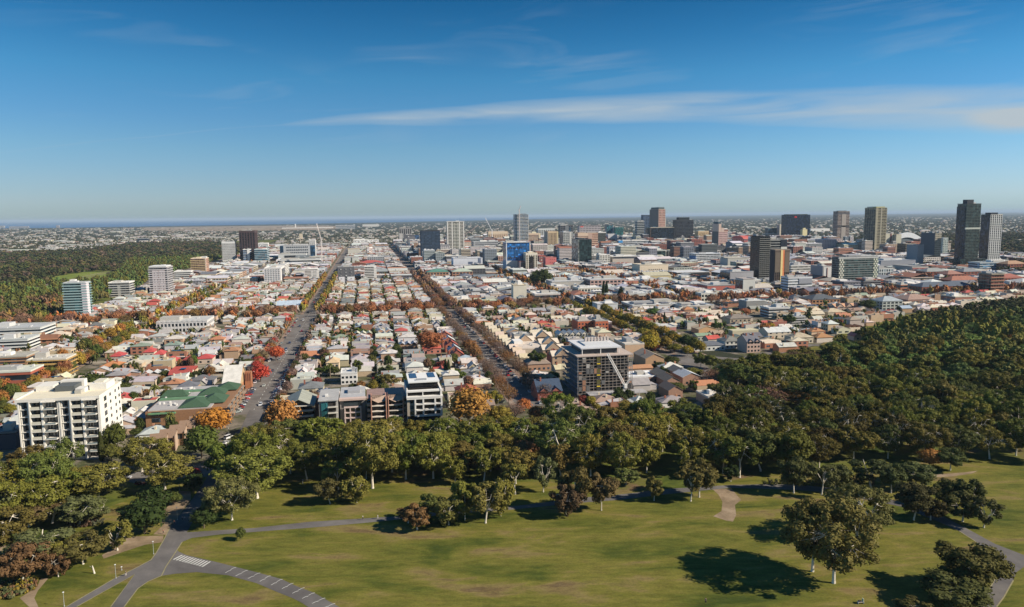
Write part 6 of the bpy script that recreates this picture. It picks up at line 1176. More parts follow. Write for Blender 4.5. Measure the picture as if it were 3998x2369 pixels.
# the terrace of flats facing the park
o, w = near('house', 'dark gabled pavilion house with curved balconies at the wide street corner', 'house', 1118, 1222, 1650, 22, 9)
box(o, 'glazing', .5, w - .5, 1, 21, 0, 9, CURTAIN, (.02, .02, .022)); ob('roof', MB().gable(-.5, w + .5, -1.5, 22, 9.2, 3.6, 'y', .8, .25).mesh('roof', METAL), o, col=(.30, .31, .26))
ob('gable_wall', MB().gwall(-.2, w + .2, 0, 21, 9.2, 3.5).mesh('gable_wall', PAINT), o, col=(.07, .07, .06))
for z in (.2, 3.2, 6.2, 9.0): box(o, 'balcony_slab', -.6, w + .6, -2.2, 1.2, z, z + .35, PAINT, (.58, .55, .48))
box(o, 'side_wall', -4.5, -.8, 2, 18, 0, 7.5, BRICK, (.36, .17, .12)); box(o, 'side_wall', w + 1, w + 5, 6, 26, 0, 8, BRICK, (.33, .12, .08))
o, w = near('townhouse', 'grey modern townhouse with a tall teal glass panel facing the park', 'house', 1248, 1322, 1662, 26, 13)
hh = 13.2
box(o, 'wall', 0, w, .6, 26, 0, hh, PAINT, (.38, .37, .35)); box(o, 'roof_slab', -.3, w + .3, -.6, 26.3, hh + .02, hh + .5, METAL, (.42, .41, .39)); box(o, 'glass_panel', 1.2, w * .45, .1, .8, 1, hh - 1, CURTAIN, (.03, .13, .15))
for i in range(4): box(o, 'window_bay', w * .5, w - 1, .2, .9, i * 3.2 + .9, i * 3.2 + 3.0, CURTAIN, (.025, .022, .02)); box(o, 'balcony_slab', w * .47, w - .2, -1.3, .6, i * 3.2 + .1, i * 3.2 + .4, PAINT, (.50, .48, .42))
box(o, 'garden_wall', -1, w + 1, -7, -6.6, 0, 1.6, PAINT, (.34, .33, .28)); box(o, 'roof_hatch', w * .3, w * .45, 8, 10, hh + .5, hh + 1.7, PAINT, WHITE)
o, w = near('apartment_block', 'pink-framed low apartment house with stone walls between two modern neighbours', 'building', 1330, 1428, 1650, 28, 12)
hh = 12.5
box(o, 'wall', 0, w, .8, 28, 0, hh, PAINT, (.22, .20, .19)); box(o, 'roof_slab', -.2, w + .2, 3, 28, hh + .02, hh + .5, METAL, (.42, .42, .42)); box(o, 'cornice', -.4, w + .4, -.8, 3, hh - .4, hh + .6, PAINT, (.56, .42, .36))
box(o, 'upper_glazing', w * .16, w * .86, .1, 1.1, 8.9, 11.8, CURTAIN, (.04, .05, .055)); box(o, 'upper_bench', w * .3, w * .8, 12, 20, hh + .5, hh + 2.0, PAINT, (.35, .35, .36))
for i in range(4):
    x = w * (.17 + .21 * i); box(o, 'frame_post', x, x + .6, -1.5, -.4, 0, 8.6, PAINT, (.58, .46, .42))
for i in range(3): box(o, 'frame_beam', w * .16, w * .84, -1.6, -.3, i * 2.9 + 2.4, i * 2.9 + 3.0, PAINT, (.58, .46, .42))
for i in range(3):
    for k in range(3): box(o, 'window', w * (.2 + .21 * k), w * (.36 + .21 * k), -.2, 1.2, i * 2.9 + .3, i * 2.9 + 2.3, GLASS, (.05, .05, .045))
o, w = near('apartment_block', 'brown terraced flats with angled tan awnings and white balcony edges', 'building', 1436, 1586, 1650, 26, 12)
hh = 12
box(o, 'glazing', 0, w, 1.2, 26, 0, hh, CURTAIN, (.018, .014, .014)); box(o, 'roof_slab', -.2, w + .2, 4, 26, hh + .02, hh + .5, METAL, (.30, .20, .17))
for s0 in (.12, .56):
    X = w * s0; W_ = w * .36
    box(o, 'party_wall', X - .5, X, -2.2, 12, 0, hh + 1.4, BRICK, (.45, .24, .17)); box(o, 'party_wall', X + W_, X + W_ + .5, -2.2, 12, 0, hh + 1.4, BRICK, (.45, .24, .17))
    ob('awning', MB().add([(X, 5, hh + 1.8), (X + W_, 5, hh + 1.6), (X + W_, -.6, hh - .2), (X + W_ * .45, -2.4, hh - .8), (X, -.8, hh + .6)], [(0, 4, 3, 2, 1), (0, 1, 2, 3, 4)]).mesh('awning', TILE), o, col=(.40, .29, .22))
    for i in range(4):
        z = i * 3.0 + .2; ob('balcony_slab', MB().add([(X, 1, z), (X + W_, 1, z), (X + W_, -1.2, z), (X + W_ * .6, -2.4, z), (X, -2.2, z), (X, 1, z + .4), (X + W_, 1, z + .4), (X + W_, -1.2, z + .4), (X + W_ * .6, -2.4, z + .4), (X, -2.2, z + .4)], [(0, 1, 2, 3, 4), (9, 8, 7, 6, 5), (2, 7, 8, 3), (3, 8, 9, 4), (1, 6, 7, 2)]).mesh('balcony_slab', PAINT), o, col=(.62, .56, .48))
for x0, x1 in ((0, .11), (.94, 1.0)):
    for i in range(4): box(o, 'bay', w * x0, w * x1, -.8, 1.4, i * 3 + .3, i * 3 + 1.6, BRICK, (.45, .30, .22))
o, w = near('apartment_block', 'white cube-framed five-storey flats with glazed penthouse facing the park', 'building', 1592, 1728, 1650, 30, 15)
d = 28; fh = 3.5
box(o, 'glazing', .8, w - .8, 1.8, d, 1.5, fh * 5 - .4, CURTAIN, (.03, .026, .022)); box(o, 'base_wall', 1.4, w - 1.4, 1.9, d - 1, 0, 3.4, PAINT, (.05, .045, .045))
box(o, 'flank_wall', w - .9, w + .1, 0, d, 2.6, fh * 5, PAINT, WHITE); box(o, 'flank_wall', -.1, .5, 2, d, 0, fh * 5, PAINT, (.55, .53, .5))
for i, z in enumerate((3.3, 6.5, 9.7, 12.9)): box(o, 'frame_beam', w * (.22 if i < 3 else -.01), w + .12, -.6, 2.4, z - .25, z + .45, PAINT, WHITE)
for f in (.23, .46, .80, .985): box(o, 'frame_post', w * f - .4, w * f + .4, -.55, 1.9, 3.3, 13.1, PAINT, WHITE)
box(o, 'side_bay', 0, w * .2, .6, 1.9, 3.4, 12.6, PAINT, (.36, .31, .25))
for i in range(3): box(o, 'window', w * .08, w * .18, .5, .7, 4.0 + i * 3.2, 6.0 + i * 3.2, GLASS, GLD)
box(o, 'terrace_slab', -.3, w + .4, -.7, 5, 13.4, 14.2, PAINT, WHITE); box(o, 'upper_frame', -.3, w + .3, .2, 3, 16.4, 17.2, PAINT, WHITE)
for f in (0, .45, .98): box(o, 'upper_post', w * f - .2, w * f + .3, .3, 1.0, 14.2, 16.4, PAINT, WHITE)
box(o, 'penthouse_glazing', w * .1, w * .92, 7, d - 2, 17.2, 20.4, CURTAIN, (.03, .025, .025)); box(o, 'penthouse_roof', w * .06, w * .96, 5, d, 20.4, 21.1, PAINT, (.70, .70, .68)); box(o, 'main_deck', 0, w, 3, d, 16.5, 17.1, PAINT, (.55, .52, .46))
for f in (.14, .68): box(o, 'solar_field', w * f, w * (f + .2), 14, 26, 21.2, 21.4, PANEL, (.03, .06, .12))
box(o, 'skylight', w * .3, w * .6, 8, 10, 21.12, 21.8, PAINT, (.3, .32, .34))
# building site
o, w = near('construction_building', 'scaffolded seven-storey building site with a white roof slab', 'building', 2262, 2455, 1548, 34, 30)
d = 34; n = 7; fh = 3.5; hh = n * fh
box(o, 'core', 3, w - 3, 3, d - 3, 0, hh, PAINT, (.10, .10, .10))  # coloured dark as the unlit interior
for i in range(n + 1): box(o, 'floor_slab', 0, w, 0, d, i * fh - .18, i * fh + .15, PAINT, (.24, .22, .20))
for i in range(n): 
    box(o, 'hoist_panel', w * .33, w * .40, -1.9, -1.5, i * fh + .4, i * fh + fh - .4, PAINT, (.03, .03, .03) if i % 2 else (.10, .09, .03))
    if i % 2 and i < n: box(o, 'safety_mesh', w * .33, w * .40, -2.0, -1.95, i * fh + 2.4, i * fh + 3.1, PAINT, (.65, .48, .04))
    for f in (.03, .25, .48, .66, .84): box(o, 'shade_block', w * f + .5, w * (f + .13), -.05, 3.1, i * fh + .5, i * fh + 3.1, PAINT, (.035, .035, .035))  # solid near-black blocks painted as shade inside the openings
for i in range(15):
    x = -1.2 + (w + 2.4) * i / 14; box(o, 'scaffold_pole', x - .09, x + .09, -1.7, -1.5, 0, hh + (i * 7 % 3) * .6, PAINT, (.30, .27, .24))
for i in range(12):
    y = -1.5 + (d + 2) * i / 11
    for x in (-1.7, w + 1.5): box(o, 'scaffold_pole', x, x + .2, y - .09, y + .09, 0, hh + 1.2, PAINT, (.20, .22, .25))
for i in range(n * 2):
    z = (i + 1) * fh / 2; box(o, 'scaffold_rail', -1.8, w + 1.8, -1.75, -1.62, z, z + .16, PAINT, (.26, .22, .19))
    if i % 2 == 0: box(o, 'scaffold_deck', -1.6, w + 1.6, -1.5, -.6, z, z + .12, PAINT, (.30, .27, .24)); box(o, 'side_deck', -1.6, -.7, 0, d, z, z + .12, PAINT, (.14, .17, .22))
gs = random.Random(9)
for i in range(34):
    a, b = gs.randrange(14), gs.randrange(n); x = -1.2 + (w + 2.4) * a / 14
    box(o, 'mesh_panel', x + .2, x + w / 14 - .1, -1.85, -1.8, b * fh + .3, b * fh + fh * gs.choice([.4, .8, .95]), PAINT, gs.choice([(.12, .12, .12), (.22, .20, .18), (.05, .05, .05), (.40, .38, .35), (.30, .16, .10)]))
box(o, 'edge_slab', -2, w + 2, -2, d + 2, hh + .3, hh + .9, PAINT, (.46, .38, .33)); box(o, 'top_storey', w * .1, w * .80, 4, d - 5, hh + .9, hh + 4.2, PAINT, (.07, .075, .08))
for f in (.08, .45, .82): box(o, 'column', w * f - .2, w * f + .2, 2.4, 2.8, hh + .9, hh + 4.3, PAINT, WHITE)
box(o, 'white_roof', w * .05, w * .87, 2, d - 2, hh + 4.3, hh + 5.1, PAINT, (.58, .59, .60)); box(o, 'roof_curb', w * .20, w * .72, 9, d - 9, hh + 5.1, hh + 5.8, PAINT, (.55, .56, .56))
for i in range(8): box(o, 'roof_unit', w * .3 + i * 2.1, w * .3 + i * 2.1 + 1.2, d - 14, d - 12, hh + 5.8, hh + 8.2, PAINT, (.48, .42, .38))
box(o, 'podium_deck', w * .1, w + 8, -11, -2.2, 2.8, 3.3, PAINT, (.38, .37, .37)); 
for i in range(9): box(o, 'podium_post', w * .1 + i * (w * .9 + 7) / 8, w * .1 + i * (w * .9 + 7) / 8 + .3, -10.9, -10.6, 0, 4.4, PAINT, (.45, .43, .40))
cb = o.location
c_ = thing('tower_crane', 'white lattice crane boom slanting down across the scaffolded building site', 'crane', tuple(P(2440, 1560)[:2]) + (3.4,), GA)
def lattice(mb, a, b, s, n, r=.09):
    a = np.array(a, float); b = np.array(b, float); d_ = (b - a) / np.linalg.norm(b - a); q = np.array([0, 1, 0.]) if abs(d_[1]) < .9 else np.array([1., 0, 0]); e = np.cross(d_, q); e /= np.linalg.norm(e); f = np.cross(d_, e)
    cs = [(e + f) * s / 2, (e - f) * s / 2, (-e - f) * s / 2, (-e + f) * s / 2]
    for c in cs: mb.bar(a + c, b + c, r, r, 4)
    for i in range(n):
        p, q_ = a + (b - a) * i / n, a + (b - a) * (i + 1) / n
        for k in range(4): mb.bar(p + cs[k], q_ + cs[(k + 1) % 4], r * .6, r * .6, 3)
    return mb
# boom from the ground level cab up across the facade towards the roof edge
tip = np.array([*(np.array(UV(G(P(2440, 1560))[0] + 2, at_u(2372, 1380, G(P(2440, 1560))[0] + 2)[0]))[:2]), at_u(2372, 1380, G(P(2440, 1560))[0] + 2)[1]])
rel = tip - np.array(c_.location); rel = np.array([rel[0] * math.cos(GA) + rel[1] * math.sin(GA), -rel[0] * math.sin(GA) + rel[1] * math.cos(GA), rel[2]])
ob('boom', lattice(MB(), (0, 0, 5), rel, 1.1, 22, .13).mesh('boom', PAINT), c_, col=WHITE); ob('mast', lattice(MB(), (0, 0, -3), (0, 0, 5.5), 1.4, 6, .12).mesh('mast', PAINT), c_, col=WHITE)
box(c_, 'cab', -.9, .9, -1.4, .6, 4, 6.2, PAINT, WHITE); ob('counter_jib', lattice(MB(), (0, 0, 5), (3.2, 0, 9), .8, 5, .1).mesh('counter_jib', PAINT), c_, col=WHITE)
# far cranes
for lab, xf, yf, yh, xt, yt, cm in (('tall slender white crane with a leaning jib behind the hospital', 1258, 1036, 935, 1240, 872, (.66, .60, .56)), ('white luffing crane above the peach scalloped tower', 1922, 962, 900, 1895, 850, (.66, .66, .66)),
                                    ('small crane with folded jib on the curved blue tower', 2029, 985, 822, 2034, 803, (.62, .55, .52)), ('thin grey crane left of the stepped pink tower', 2788, 985, 872, 2777, 856, (.5, .52, .55)), ('red and grey lattice crane leaning over the western suburbs', 1815, 955, 915, 1868, 880, (.40, .30, .28))):
    p = P(xf, yf); u0 = G(p)[0]; v0, z0 = at_u(xf, yh, u0); v1, z1 = at_u(xt, yt, u0); s = np.linalg.norm(p) / 1000
    o = thing('tower_crane', lab, 'crane', (p[0], p[1], 0), GA, 'cranes over the town')
    ob('mast', lattice(MB(), (0, 0, 0), (0, 0, z0), 1.6, 14, .22 * s).mesh('mast', PAINT), o, col=cm); ob('jib', lattice(MB(), (0, 0, z0), (v1 - v0, 0, z1), 1.2, 12, .18 * s).mesh('jib', PAINT), o, col=cm)
    ob('counter_jib', lattice(MB(), (0, 0, z0), (-(v1 - v0) * .15 - 2, 0, z0 + 3), 1.2, 3, .18 * s).mesh('counter_jib', PAINT), o, col=cm); box(o, 'cab', -1.2, 1.2, -1.2, 1.2, z0 - 2, z0 + .6, PAINT, cm)

def simple(lab, xa, xb, yb, depth, hgt, cw, cr, rk='hip', rh=3., axis='x', win=4, floors=1, m=METAL, name='house', cat='house', chim=1, group=None, wm=None, gables=0):
    o, w = near(name, lab, cat, xa, xb, yb, depth, hgt)
    if group: o['group'] = group
    wm = wm or (BRICK if cw[0] > 1.8 * cw[2] else PAINT)
    box(o, 'wall', 0, w, 0, depth, 0, hgt, wm, cw)
    if rk == 'flat': roofing(o, 0, w, 0, depth, hgt - .4, cr, 1, .1, int(xa))
    else:
        mb = MB(); (mb.hip(0, w, 0, depth, hgt, rh) if rk == 'hip' else mb.gable(0, w, 0, depth, hgt, rh, axis)); rf = ob('roof', mb.mesh('roof', m), o, col=cr)
        if rk == 'gable': ob('gable_wall', MB().gwall(0, w, 0, depth, hgt, rh, axis).mesh('gable_wall', wm), o, col=cw)
        for i in range(chim): box(rf, 'chimney', w * (.2 + .5 * i), w * (.2 + .5 * i) + .9, depth * .4, depth * .4 + .9, hgt + 1, hgt + rh + 1.4, BRICK, BRK)
    for f in range(floors):
        for i in range(win): x = w * (i + .5) / win; box(o, 'window', x - .8, x + .8, -.06, .2, f * 3.2 + .9, f * 3.2 + 2.4, GLASS, GLD)
    for i in range(gables):
        x0, x1 = w * (i + .12) / gables, w * (i + .88) / gables; ob('front_gable', MB().gable(x0, x1, -.8, depth * .5, hgt, (x1 - x0) * .42, 'y', .3).mesh('front_gable', m), o, col=cr); ob('gable_wall', MB().gwall(x0, x1, -.8, 2, hgt, (x1 - x0) * .42).mesh('gable_wall', wm), o, col=cw)
    return o, w
simple('red brick house with steep slate-blue roof beside the building site', 2100, 2195, 1568, 18, 6, (.30, .10, .07), (.05, .075, .12), 'gable', 5.5, 'x', 3, 1, TILE, gables=2)
simple('villa with brown tiled roof and long white verandah by the narrow street', 2062, 2150, 1450, 16, 5, (.40, .24, .16), (.26, .20, .16), 'hip', 4, win=5, chim=2, m=TILE)
simple('house with bright orange-red side roof behind the slate-blue roofed house', 2150, 2205, 1420, 12, 6, (.40, .12, .08), (.44, .12, .06), 'gable', 3.2, 'y', 2, 1, TILE)
simple('small house with pale yellow skillion roof left of the scaffold', 2170, 2212, 1470, 12, 5, (.30, .26, .20), (.56, .50, .33), 'gable', 2.4, 'x', 2, 1)
simple('huge flat pinkish cream roofed hall beside the narrow street', 2022, 2130, 1395, 40, 6, (.50, .42, .32), (.62, .53, .44), 'flat', name='hall', cat='building')
for i, (xa, xb, yb) in enumerate(((2015, 2088, 1362), (2085, 2156, 1345), (2108, 2182, 1372), (2120, 2205, 1398), (2157, 2240, 1424))):
    simple(f'cream tiled gabled townhouse, {ordw(i + 1)} from left in the cluster before the scaffold', xa, xb, yb, 12, 6.5, (.40, .29, .20), (.62, .54, .44), 'gable', 3., 'x', 3, 2, TILE, 'townhouse', group='cream gabled townhouses', gables=1, chim=0)
for i in range(5):
    simple(f'white courtyard townhouse, {ordw(i + 1)} from left in the white curved row', 2182 + i * 23, 2203 + i * 23, 1332 - i * .8, 14, 6, (.60, .56, .46), (.58, .57, .54), 'gable', 2.2, 'y', 2, 2, name='townhouse', group='white courtyard townhouses', chim=0)
simple('red brick three-storey flats with square towers beside the yellow avenue', 2256, 2320, 1298, 20, 10.5, (.42, .13, .07), (.45, .40, .36), 'flat', win=5, floors=3, name='apartment_block', cat='building')
simple('taller red brick flats right of the square-towered flats', 2325, 2375, 1300, 20, 11, (.44, .135, .07), (.38, .36, .33), 'flat', win=4, floors=3, name='apartment_block', cat='building')
simple('tan rendered building with blank wall right of the building site', 2440, 2515, 1394, 26, 9.5, (.52, .36, .24), (.58, .53, .46), 'flat', win=0, name='hall', cat='building')
simple('ochre gable-ended flats with ribbed tile roofs beyond the building site', 2520, 2592, 1440, 24, 7.5, (.42, .27, .16), (.33, .27, .21), 'gable', 3.2, 'y', 1, 2, TILE)
simple('low long house with white flat roof and brick base right of the building site', 2452, 2575, 1500, 16, 4, (.34, .22, .17), (.72, .73, .74), 'flat', name='house')
simple('orange tiled roof strip house behind the white flat roof', 2455, 2548, 1462, 9, 4, (.40, .26, .18), (.42, .22, .12), 'gable', 1.6, 'x', 3, 1, TILE, chim=0)
for i, (xa, xb, yb, cr) in enumerate(((2572, 2625, 1500, (.27, .23, .18)), (2600, 2655, 1522, (.25, .21, .17)), (2640, 2690, 1488, (.30, .26, .21)), (2610, 2665, 1560, (.26, .19, .15)), (2665, 2735, 1505, (.50, .52, .54)))):
    simple(f'brown brick unit with pale-edged ribbed roof, {ordw(i + 1)} from left by the park road', xa, xb, yb, 15, 5.5, (.34, .20, .14), cr, 'gable', 2.6, 'y', 2, 1, TILE, 'townhouse', group='ribbed-roof units by the park road', chim=0)
simple('flat pale-roofed house with brick parapet at the park road bend', 2765, 2840, 1585, 16, 4.5, (.36, .25, .19), (.58, .54, .48), 'flat', name='house')
simple('long low house with dark grey roof and white portico before the big dark tree', 2708, 2830, 1372, 13, 4.2, (.60, .60, .56), (.13, .14, .16), 'hip', 2.6, win=7)
simple('grey hip-roofed villa with white corner verandah', 2832, 2898, 1362, 15, 6, (.56, .55, .50), (.20, .20, .18), 'hip', 3.2, win=4, floors=2)
simple('ornate pink and cream gabled mansion with tall chimneys', 2916, 2968, 1378, 16, 9, (.48, .34, .28), (.15, .15, .17), 'gable', 4.5, 'x', 4, 3, gables=2, chim=2)
simple('pink rendered warehouse with stepped parapet beyond the yellow avenue', 2548, 2640, 1308, 18, 6.5, (.44, .22, .19), (.56, .55, .52), 'flat', win=0, name='hall', cat='building')
simple('low pink brick workshop in front of the stepped parapet warehouse', 2596, 2655, 1330, 16, 5.2, (.46, .26, .20), (.55, .50, .46), 'flat', win=0, name='hall', cat='building')
simple('peach gabled hall with orange end wall near the long cream shed', 2728, 2795, 1305, 16, 4.6, (.55, .34, .18), (.58, .44, .28), 'gable', 2.6, 'y', 0, 1, name='hall', cat='building')
simple('green-roofed low shop under the peach gabled hall', 2722, 2780, 1330, 10, 4.2, (.40, .40, .34), (.24, .32, .22), 'gable', 1.6, 'x', 4, 1, chim=0)
simple('small house with vivid red roof beside the long dark-roofed house', 2765, 2812, 1342, 10, 4, (.50, .44, .36), (.50, .10, .08), 'gable', 2.4, 'x', 2, 1)
simple('very long cream shed with flat buttery roof near the park trees', 2860, 3010, 1312, 16, 4, (.48, .44, .32), (.56, .52, .36), 'flat', win=0, name='hall', cat='building')
simple('two-storey sandstone house with grey roof and chimneys beyond the sheds', 2850, 2932, 1272, 16, 7, (.36, .30, .22), (.22, .19, .16), 'hip', 3.5, win=5, floors=2, chim=2)
simple('white-gabled villa with pale roof at the edge of the park trees', 2998, 3088, 1322, 16, 5.5, (.54, .47, .36), (.54, .55, .53), 'gable', 3.4, 'x', 4, 2)
simple('cream lodge with hipped roof in front of the white-gabled villa', 3098, 3175, 1342, 14, 5, (.50, .44, .34), (.42, .36, .26), 'hip', 3.2, win=4, chim=2)
simple('sand-roofed villa with bay windows near the curved terrace office', 3232, 3300, 1240, 16, 5.5, (.50, .44, .33), (.48, .40, .28), 'hip', 3.4, win=4, chim=2)
simple('row cottage group with salmon tiled roofs below the brick lodge', 3262, 3368, 1216, 14, 5, (.44, .34, .27), (.55, .32, .20), 'gable', 3., 'x', 6, 1, TILE, gables=3)
simple('tiny pink-roofed kiosk in a clearing of the olive wood', 3334, 3364, 1330, 9, 4, (.52, .36, .28), (.50, .16, .13), 'gable', 2.6, 'y', 1, 1, chim=0)
simple('cream two-storey house with blank yellow side wall at the wide street', 1166, 1262, 1560, 15, 6.5, (.62, .54, .36), (.17, .18, .18), 'hip', 2.8, win=3, floors=2)
simple('cream double-storey house with orange-trimmed gable beside the thin palm', 1275, 1325, 1455, 14, 7, (.62, .50, .34), (.54, .40, .24), 'hip', 2.6, win=3, floors=2)
simple('white roof-terrace house behind the grey modern townhouse', 1332, 1395, 1502, 16, 7, (.70, .69, .66), (.62, .62, .60), 'flat', win=4, floors=2)
for i in range(5):
    simple(f'red brick gabled terrace house, {ordw(i + 1)} up the row at the narrow street', 1764 - i * 12, 1812 - i * 11.5, 1414 - i * 19, 10, 5.6, (.34, .12, .08), ((.36, .10, .07), (.40, .42, .45), (.34, .09, .07), (.5, .5, .5), (.40, .13, .08))[i], 'gable', 3.6, 'y', 2, 2, group='brick terrace at the narrow street')
for i in range(11):
    simple(f'cream sawtooth-gabled row house, {ordw(i + 1)} up right of the narrow street', 2032 - i * 13.5, 2066 - i * 14, 1424 - i * 13.2, 6.5, 5.2, (.46, .36, .26), jit((.56, .48, .36), .08), 'gable', 2.6, 'x', 2, 2, TILE, 'row_house', group='cream sawtooth row houses', chim=0)
simple('red-roofed white house with roof panels near the rust-red tree', 1652, 1722, 1382, 9, 4.5, (.50, .20, .15), (.48, .11, .08), 'gable', 2., 'x', 3, 1, TILE)
simple('house with long dark red hipped roof beyond the white balcony flats', 1788, 1872, 1565, 16, 4.5, (.50, .42, .34), (.34, .09, .06), 'hip', 3.6, win=3, m=TILE)
simple('small brown-roofed brick pair with roof panels at the terrace road', 1868, 1932, 1625, 9, 6, (.30, .20, .14), (.25, .19, .16), 'gable', 2., 'x', 3, 2, TILE)
for i, (xa, xb, yb) in enumerate(((560, 602, 1395), (640, 690, 1432), (708, 762, 1430), (768, 830, 1422), (600, 640, 1405), (430, 480, 1412))):
    simple(f'cottage with crimson iron roof, {ordw(i + 1)} of the red-roofed group left of the church', xa, xb, yb, 12, 4, (.52, .42, .34), (.42, .075, .07), 'hip', 2.8, win=2, group='red-roofed cottages')
simple('house with broad orange tiled roof in the left blocks', 392, 470, 1455, 14, 4.2, (.50, .40, .30), (.46, .20, .085), 'hip', 3.0, win=4, m=TILE, chim=2)
# ------------------------------------------------------------------ filling the blocks
TOWN = [(-400, 1290), (180, 1272), (400, 1198), (520, 1148), (680, 1088), (870, 1032), (1010, 975), (1100, 944), (4300, 925), (4400, 1150), (3998, 1165), (3600, 1222), (3350, 1280), (3200, 1345), (2985, 1405), (2700, 1330), (2600, 1385), (2740, 1500), (2790, 1560), (2720, 1590), (2200, 1640), (1300, 1655), (1010, 1680), (640, 1770), (500, 1790), (-400, 1850)]
terr_w = [G(p) for p in terr]
def free(u0, u1, v0, v1, m=1.2):
    for a, b, c, d, _ in FOOT:
        if u0 < b + m and u1 > a - m and v0 < d + m and v1 > c - m: return False
    return True
def in_town(u, v):
    x, y, _ = UV(u, v); q = Q((x, y, 0)); return -80 < q[0] < 4080 and inpoly(q[0], q[1], TOWN)
WALLS = [((.58, .52, .42), 'cream'), ((.60, .58, .55), 'white'), ((.42, .27, .18), 'sandstone'), ((.33, .15, .10), 'brick'), ((.42, .40, .37), 'grey'), ((.50, .40, .27), 'tan')]
ROOFS = [((.53, .51, .46), 'white', 22), ((.40, .395, .385), 'silver', 24), ((.28, .275, .27), 'grey', 18), ((.52, .46, .36), 'cream', 12), ((.15, .155, .16), 'charcoal', 8), ((.40, .085, .07), 'crimson', 6), ((.40, .19, .10), 'terracotta', 6), ((.29, .22, .17), 'brown', 6), ((.22, .27, .21), 'green-grey', 2), ((.30, .36, .42), 'pale blue', 2)]
RW = [r[2] for r in ROOFS]
class HP: pass
def hp(form, W_, D_, walls, roofs, glz, ex=()):
    h = HP(); h.form = form; h.w = W_; h.d = D_; h.wall = walls; h.roof = roofs; h.glz = glz; h.ex = ex; h.me = {}; return h
def wall_mb(*bs):
    m = MB()
    for b in bs:
        if len(b) == 6: m.box(*b)
        else: m.gwall(*b[:7]) if len(b) == 7 else None
    return m
HOUSES = []
def mk():
    # cottage: hipped front, lean-to behind, verandah
    H = []
    H.append(hp('hipped', 10, 18, MB().box(0, 9.4, 1.8, 11.5, 0, 3.7).box(.8, 8.4, 11.5, 17.5, 0, 3.1), MB().hip(0, 9.4, 1.8, 11.5, 3.7, 2.5).skil(.6, 8.6, 17.8, 11.3, 2.9, 3.9).skil(-.2, 9.6, -.1, 1.7, 2.7, 3.3),
                [(1, 2.4, 1.7), (6.6, 8.0, 1.7)], [(1.5, 5, 5.6), (7.0, 8, 5.4)]))
    H.append(hp('gabled', 9.5, 17, MB().box(0, 8.8, 1, 12, 0, 3.8).gwall(0, 8.8, 1, 12, 3.8, 2.9).box(.5, 7.5, 12, 16.5, 0, 3), MB().gable(0, 8.8, 1, 12, 3.8, 2.9, 'y').skil(.3, 7.7, 16.8, 11.9, 2.8, 3.7), [(1, 2.6, .95), (6, 7.6, .95)], [(.5, 7, 5.2)]))
    H.append(hp('twin-gabled', 10.5, 18, MB().box(0, 10, 1, 15, 0, 3.7).gwall(0, 5, 1, 15, 3.7, 1.9).gwall(5, 10, 1, 15, 3.7, 1.9), MB().gable(0, 5, 1, 15, 3.7, 1.9, 'y', .12).gable(5, 10, 1, 15, 3.9, 1.9, 'y', .12).skil(0, 10, -.8, .85, 2.6, 3.2), [(1, 2.4, .95), (7, 8.6, .95)], [(4.6, 9, 5.6)]))
    H.append(hp('cross-gabled', 11, 17, MB().box(0, 10.4, 3, 10, 0, 3.8).gwall(0, 10.4, 3, 10, 3.8, 2.7, 'x').box(.2, 4.4, .6, 3, 0, 3.8).gwall(.2, 4.4, .6, 6, 3.8, 1.9).box(1, 9, 10, 16.4, 0, 3.2), MB().gable(0, 10.4, 3, 10, 3.8, 2.7, 'x').gable(.2, 4.4, .6, 6, 3.8, 1.9, 'y').hip(1, 9, 9.6, 16.4, 3.2, 1.8), [(1.4, 3.2, .55), (6.4, 8.6, 2.95)], [(8.2, 6, 6.4), (2, 12, 5)]))
    H.append(hp('two-storey hipped', 10, 15, MB().box(0, 9.4, 0, 11, 0, 6.6).box(1, 8, 11, 15, 0, 3.2), MB().hip(0, 9.4, 0, 11, 6.6, 2.4).skil(.8, 8.2, 15.2, 11.1, 3.0, 4.0), [(1, 2.6, -.05), (6.6, 8.2, -.05), (3.9, 5.3, -.05)], [(1.2, 6, 8.8)]))
    H.append(hp('flat-roofed', 8.5, 16, MB().box(0, 7.8, 0, 14, 0, 6.4).box(0, .2, 0, 14, 6.4, 7).box(7.6, 7.8, 0, 14, 6.4, 7).box(.2, 7.6, 0, .2, 6.4, 7).box(.2, 7.6, 13.8, 14, 6.4, 7).box(1, 4, 6, 9, 6.6, 8), MB().box(.22, 7.58, .22, 13.78, 6.42, 6.6), [(.8, 3.4, -.05), (4.4, 7, -.05)], []))
    H.append(hp('parapet-fronted', 8, 19, MB().box(0, 7.4, .3, 11, 0, 6.2).box(0, 7.4, 0, .3, 0, 7.4).box(1.2, 6.4, 11, 18, 0, 4.6).box(-.2, 0, .3, 11, 0, 7.0), MB().skil(0, 7.4, .32, 11, 6.9, 6.0).skil(1, 6.6, 18.3, 11, 4.4, 5.6).skil(-.1, 7.5, -1.6, 0, 3.0, 3.4), [(.8, 2.2, -.05), (4.8, 6.4, -.05)], [(.3, 4, 8.2), (.3, 9, 8)]))
    H.append(hp('pyramid-roofed', 11, 12, MB().box(0, 10.6, 1.8, 12, 0, 3.8), MB().hip(0, 10.6, 1.8, 12, 3.8, 3.0).skil(-.3, 10.9, 0, 1.7, 2.7, 3.3), [(1.2, 2.8, 1.75), (7.4, 9.2, 1.75)], [(2.2, 5, 6.4), (7.6, 7, 6.4)]))
    H.append(hp('long-gabled', 8, 20, MB().box(0, 7.2, 0, 18, 0, 4.6).gwall(0, 7.2, 0, 18, 4.6, 2.3), MB().gable(0, 7.2, 0, 18, 4.6, 2.3, 'y'), [(.8, 2.6, -.05), (4.2, 6.2, -.05)], [(.4, 13, 6.6)]))
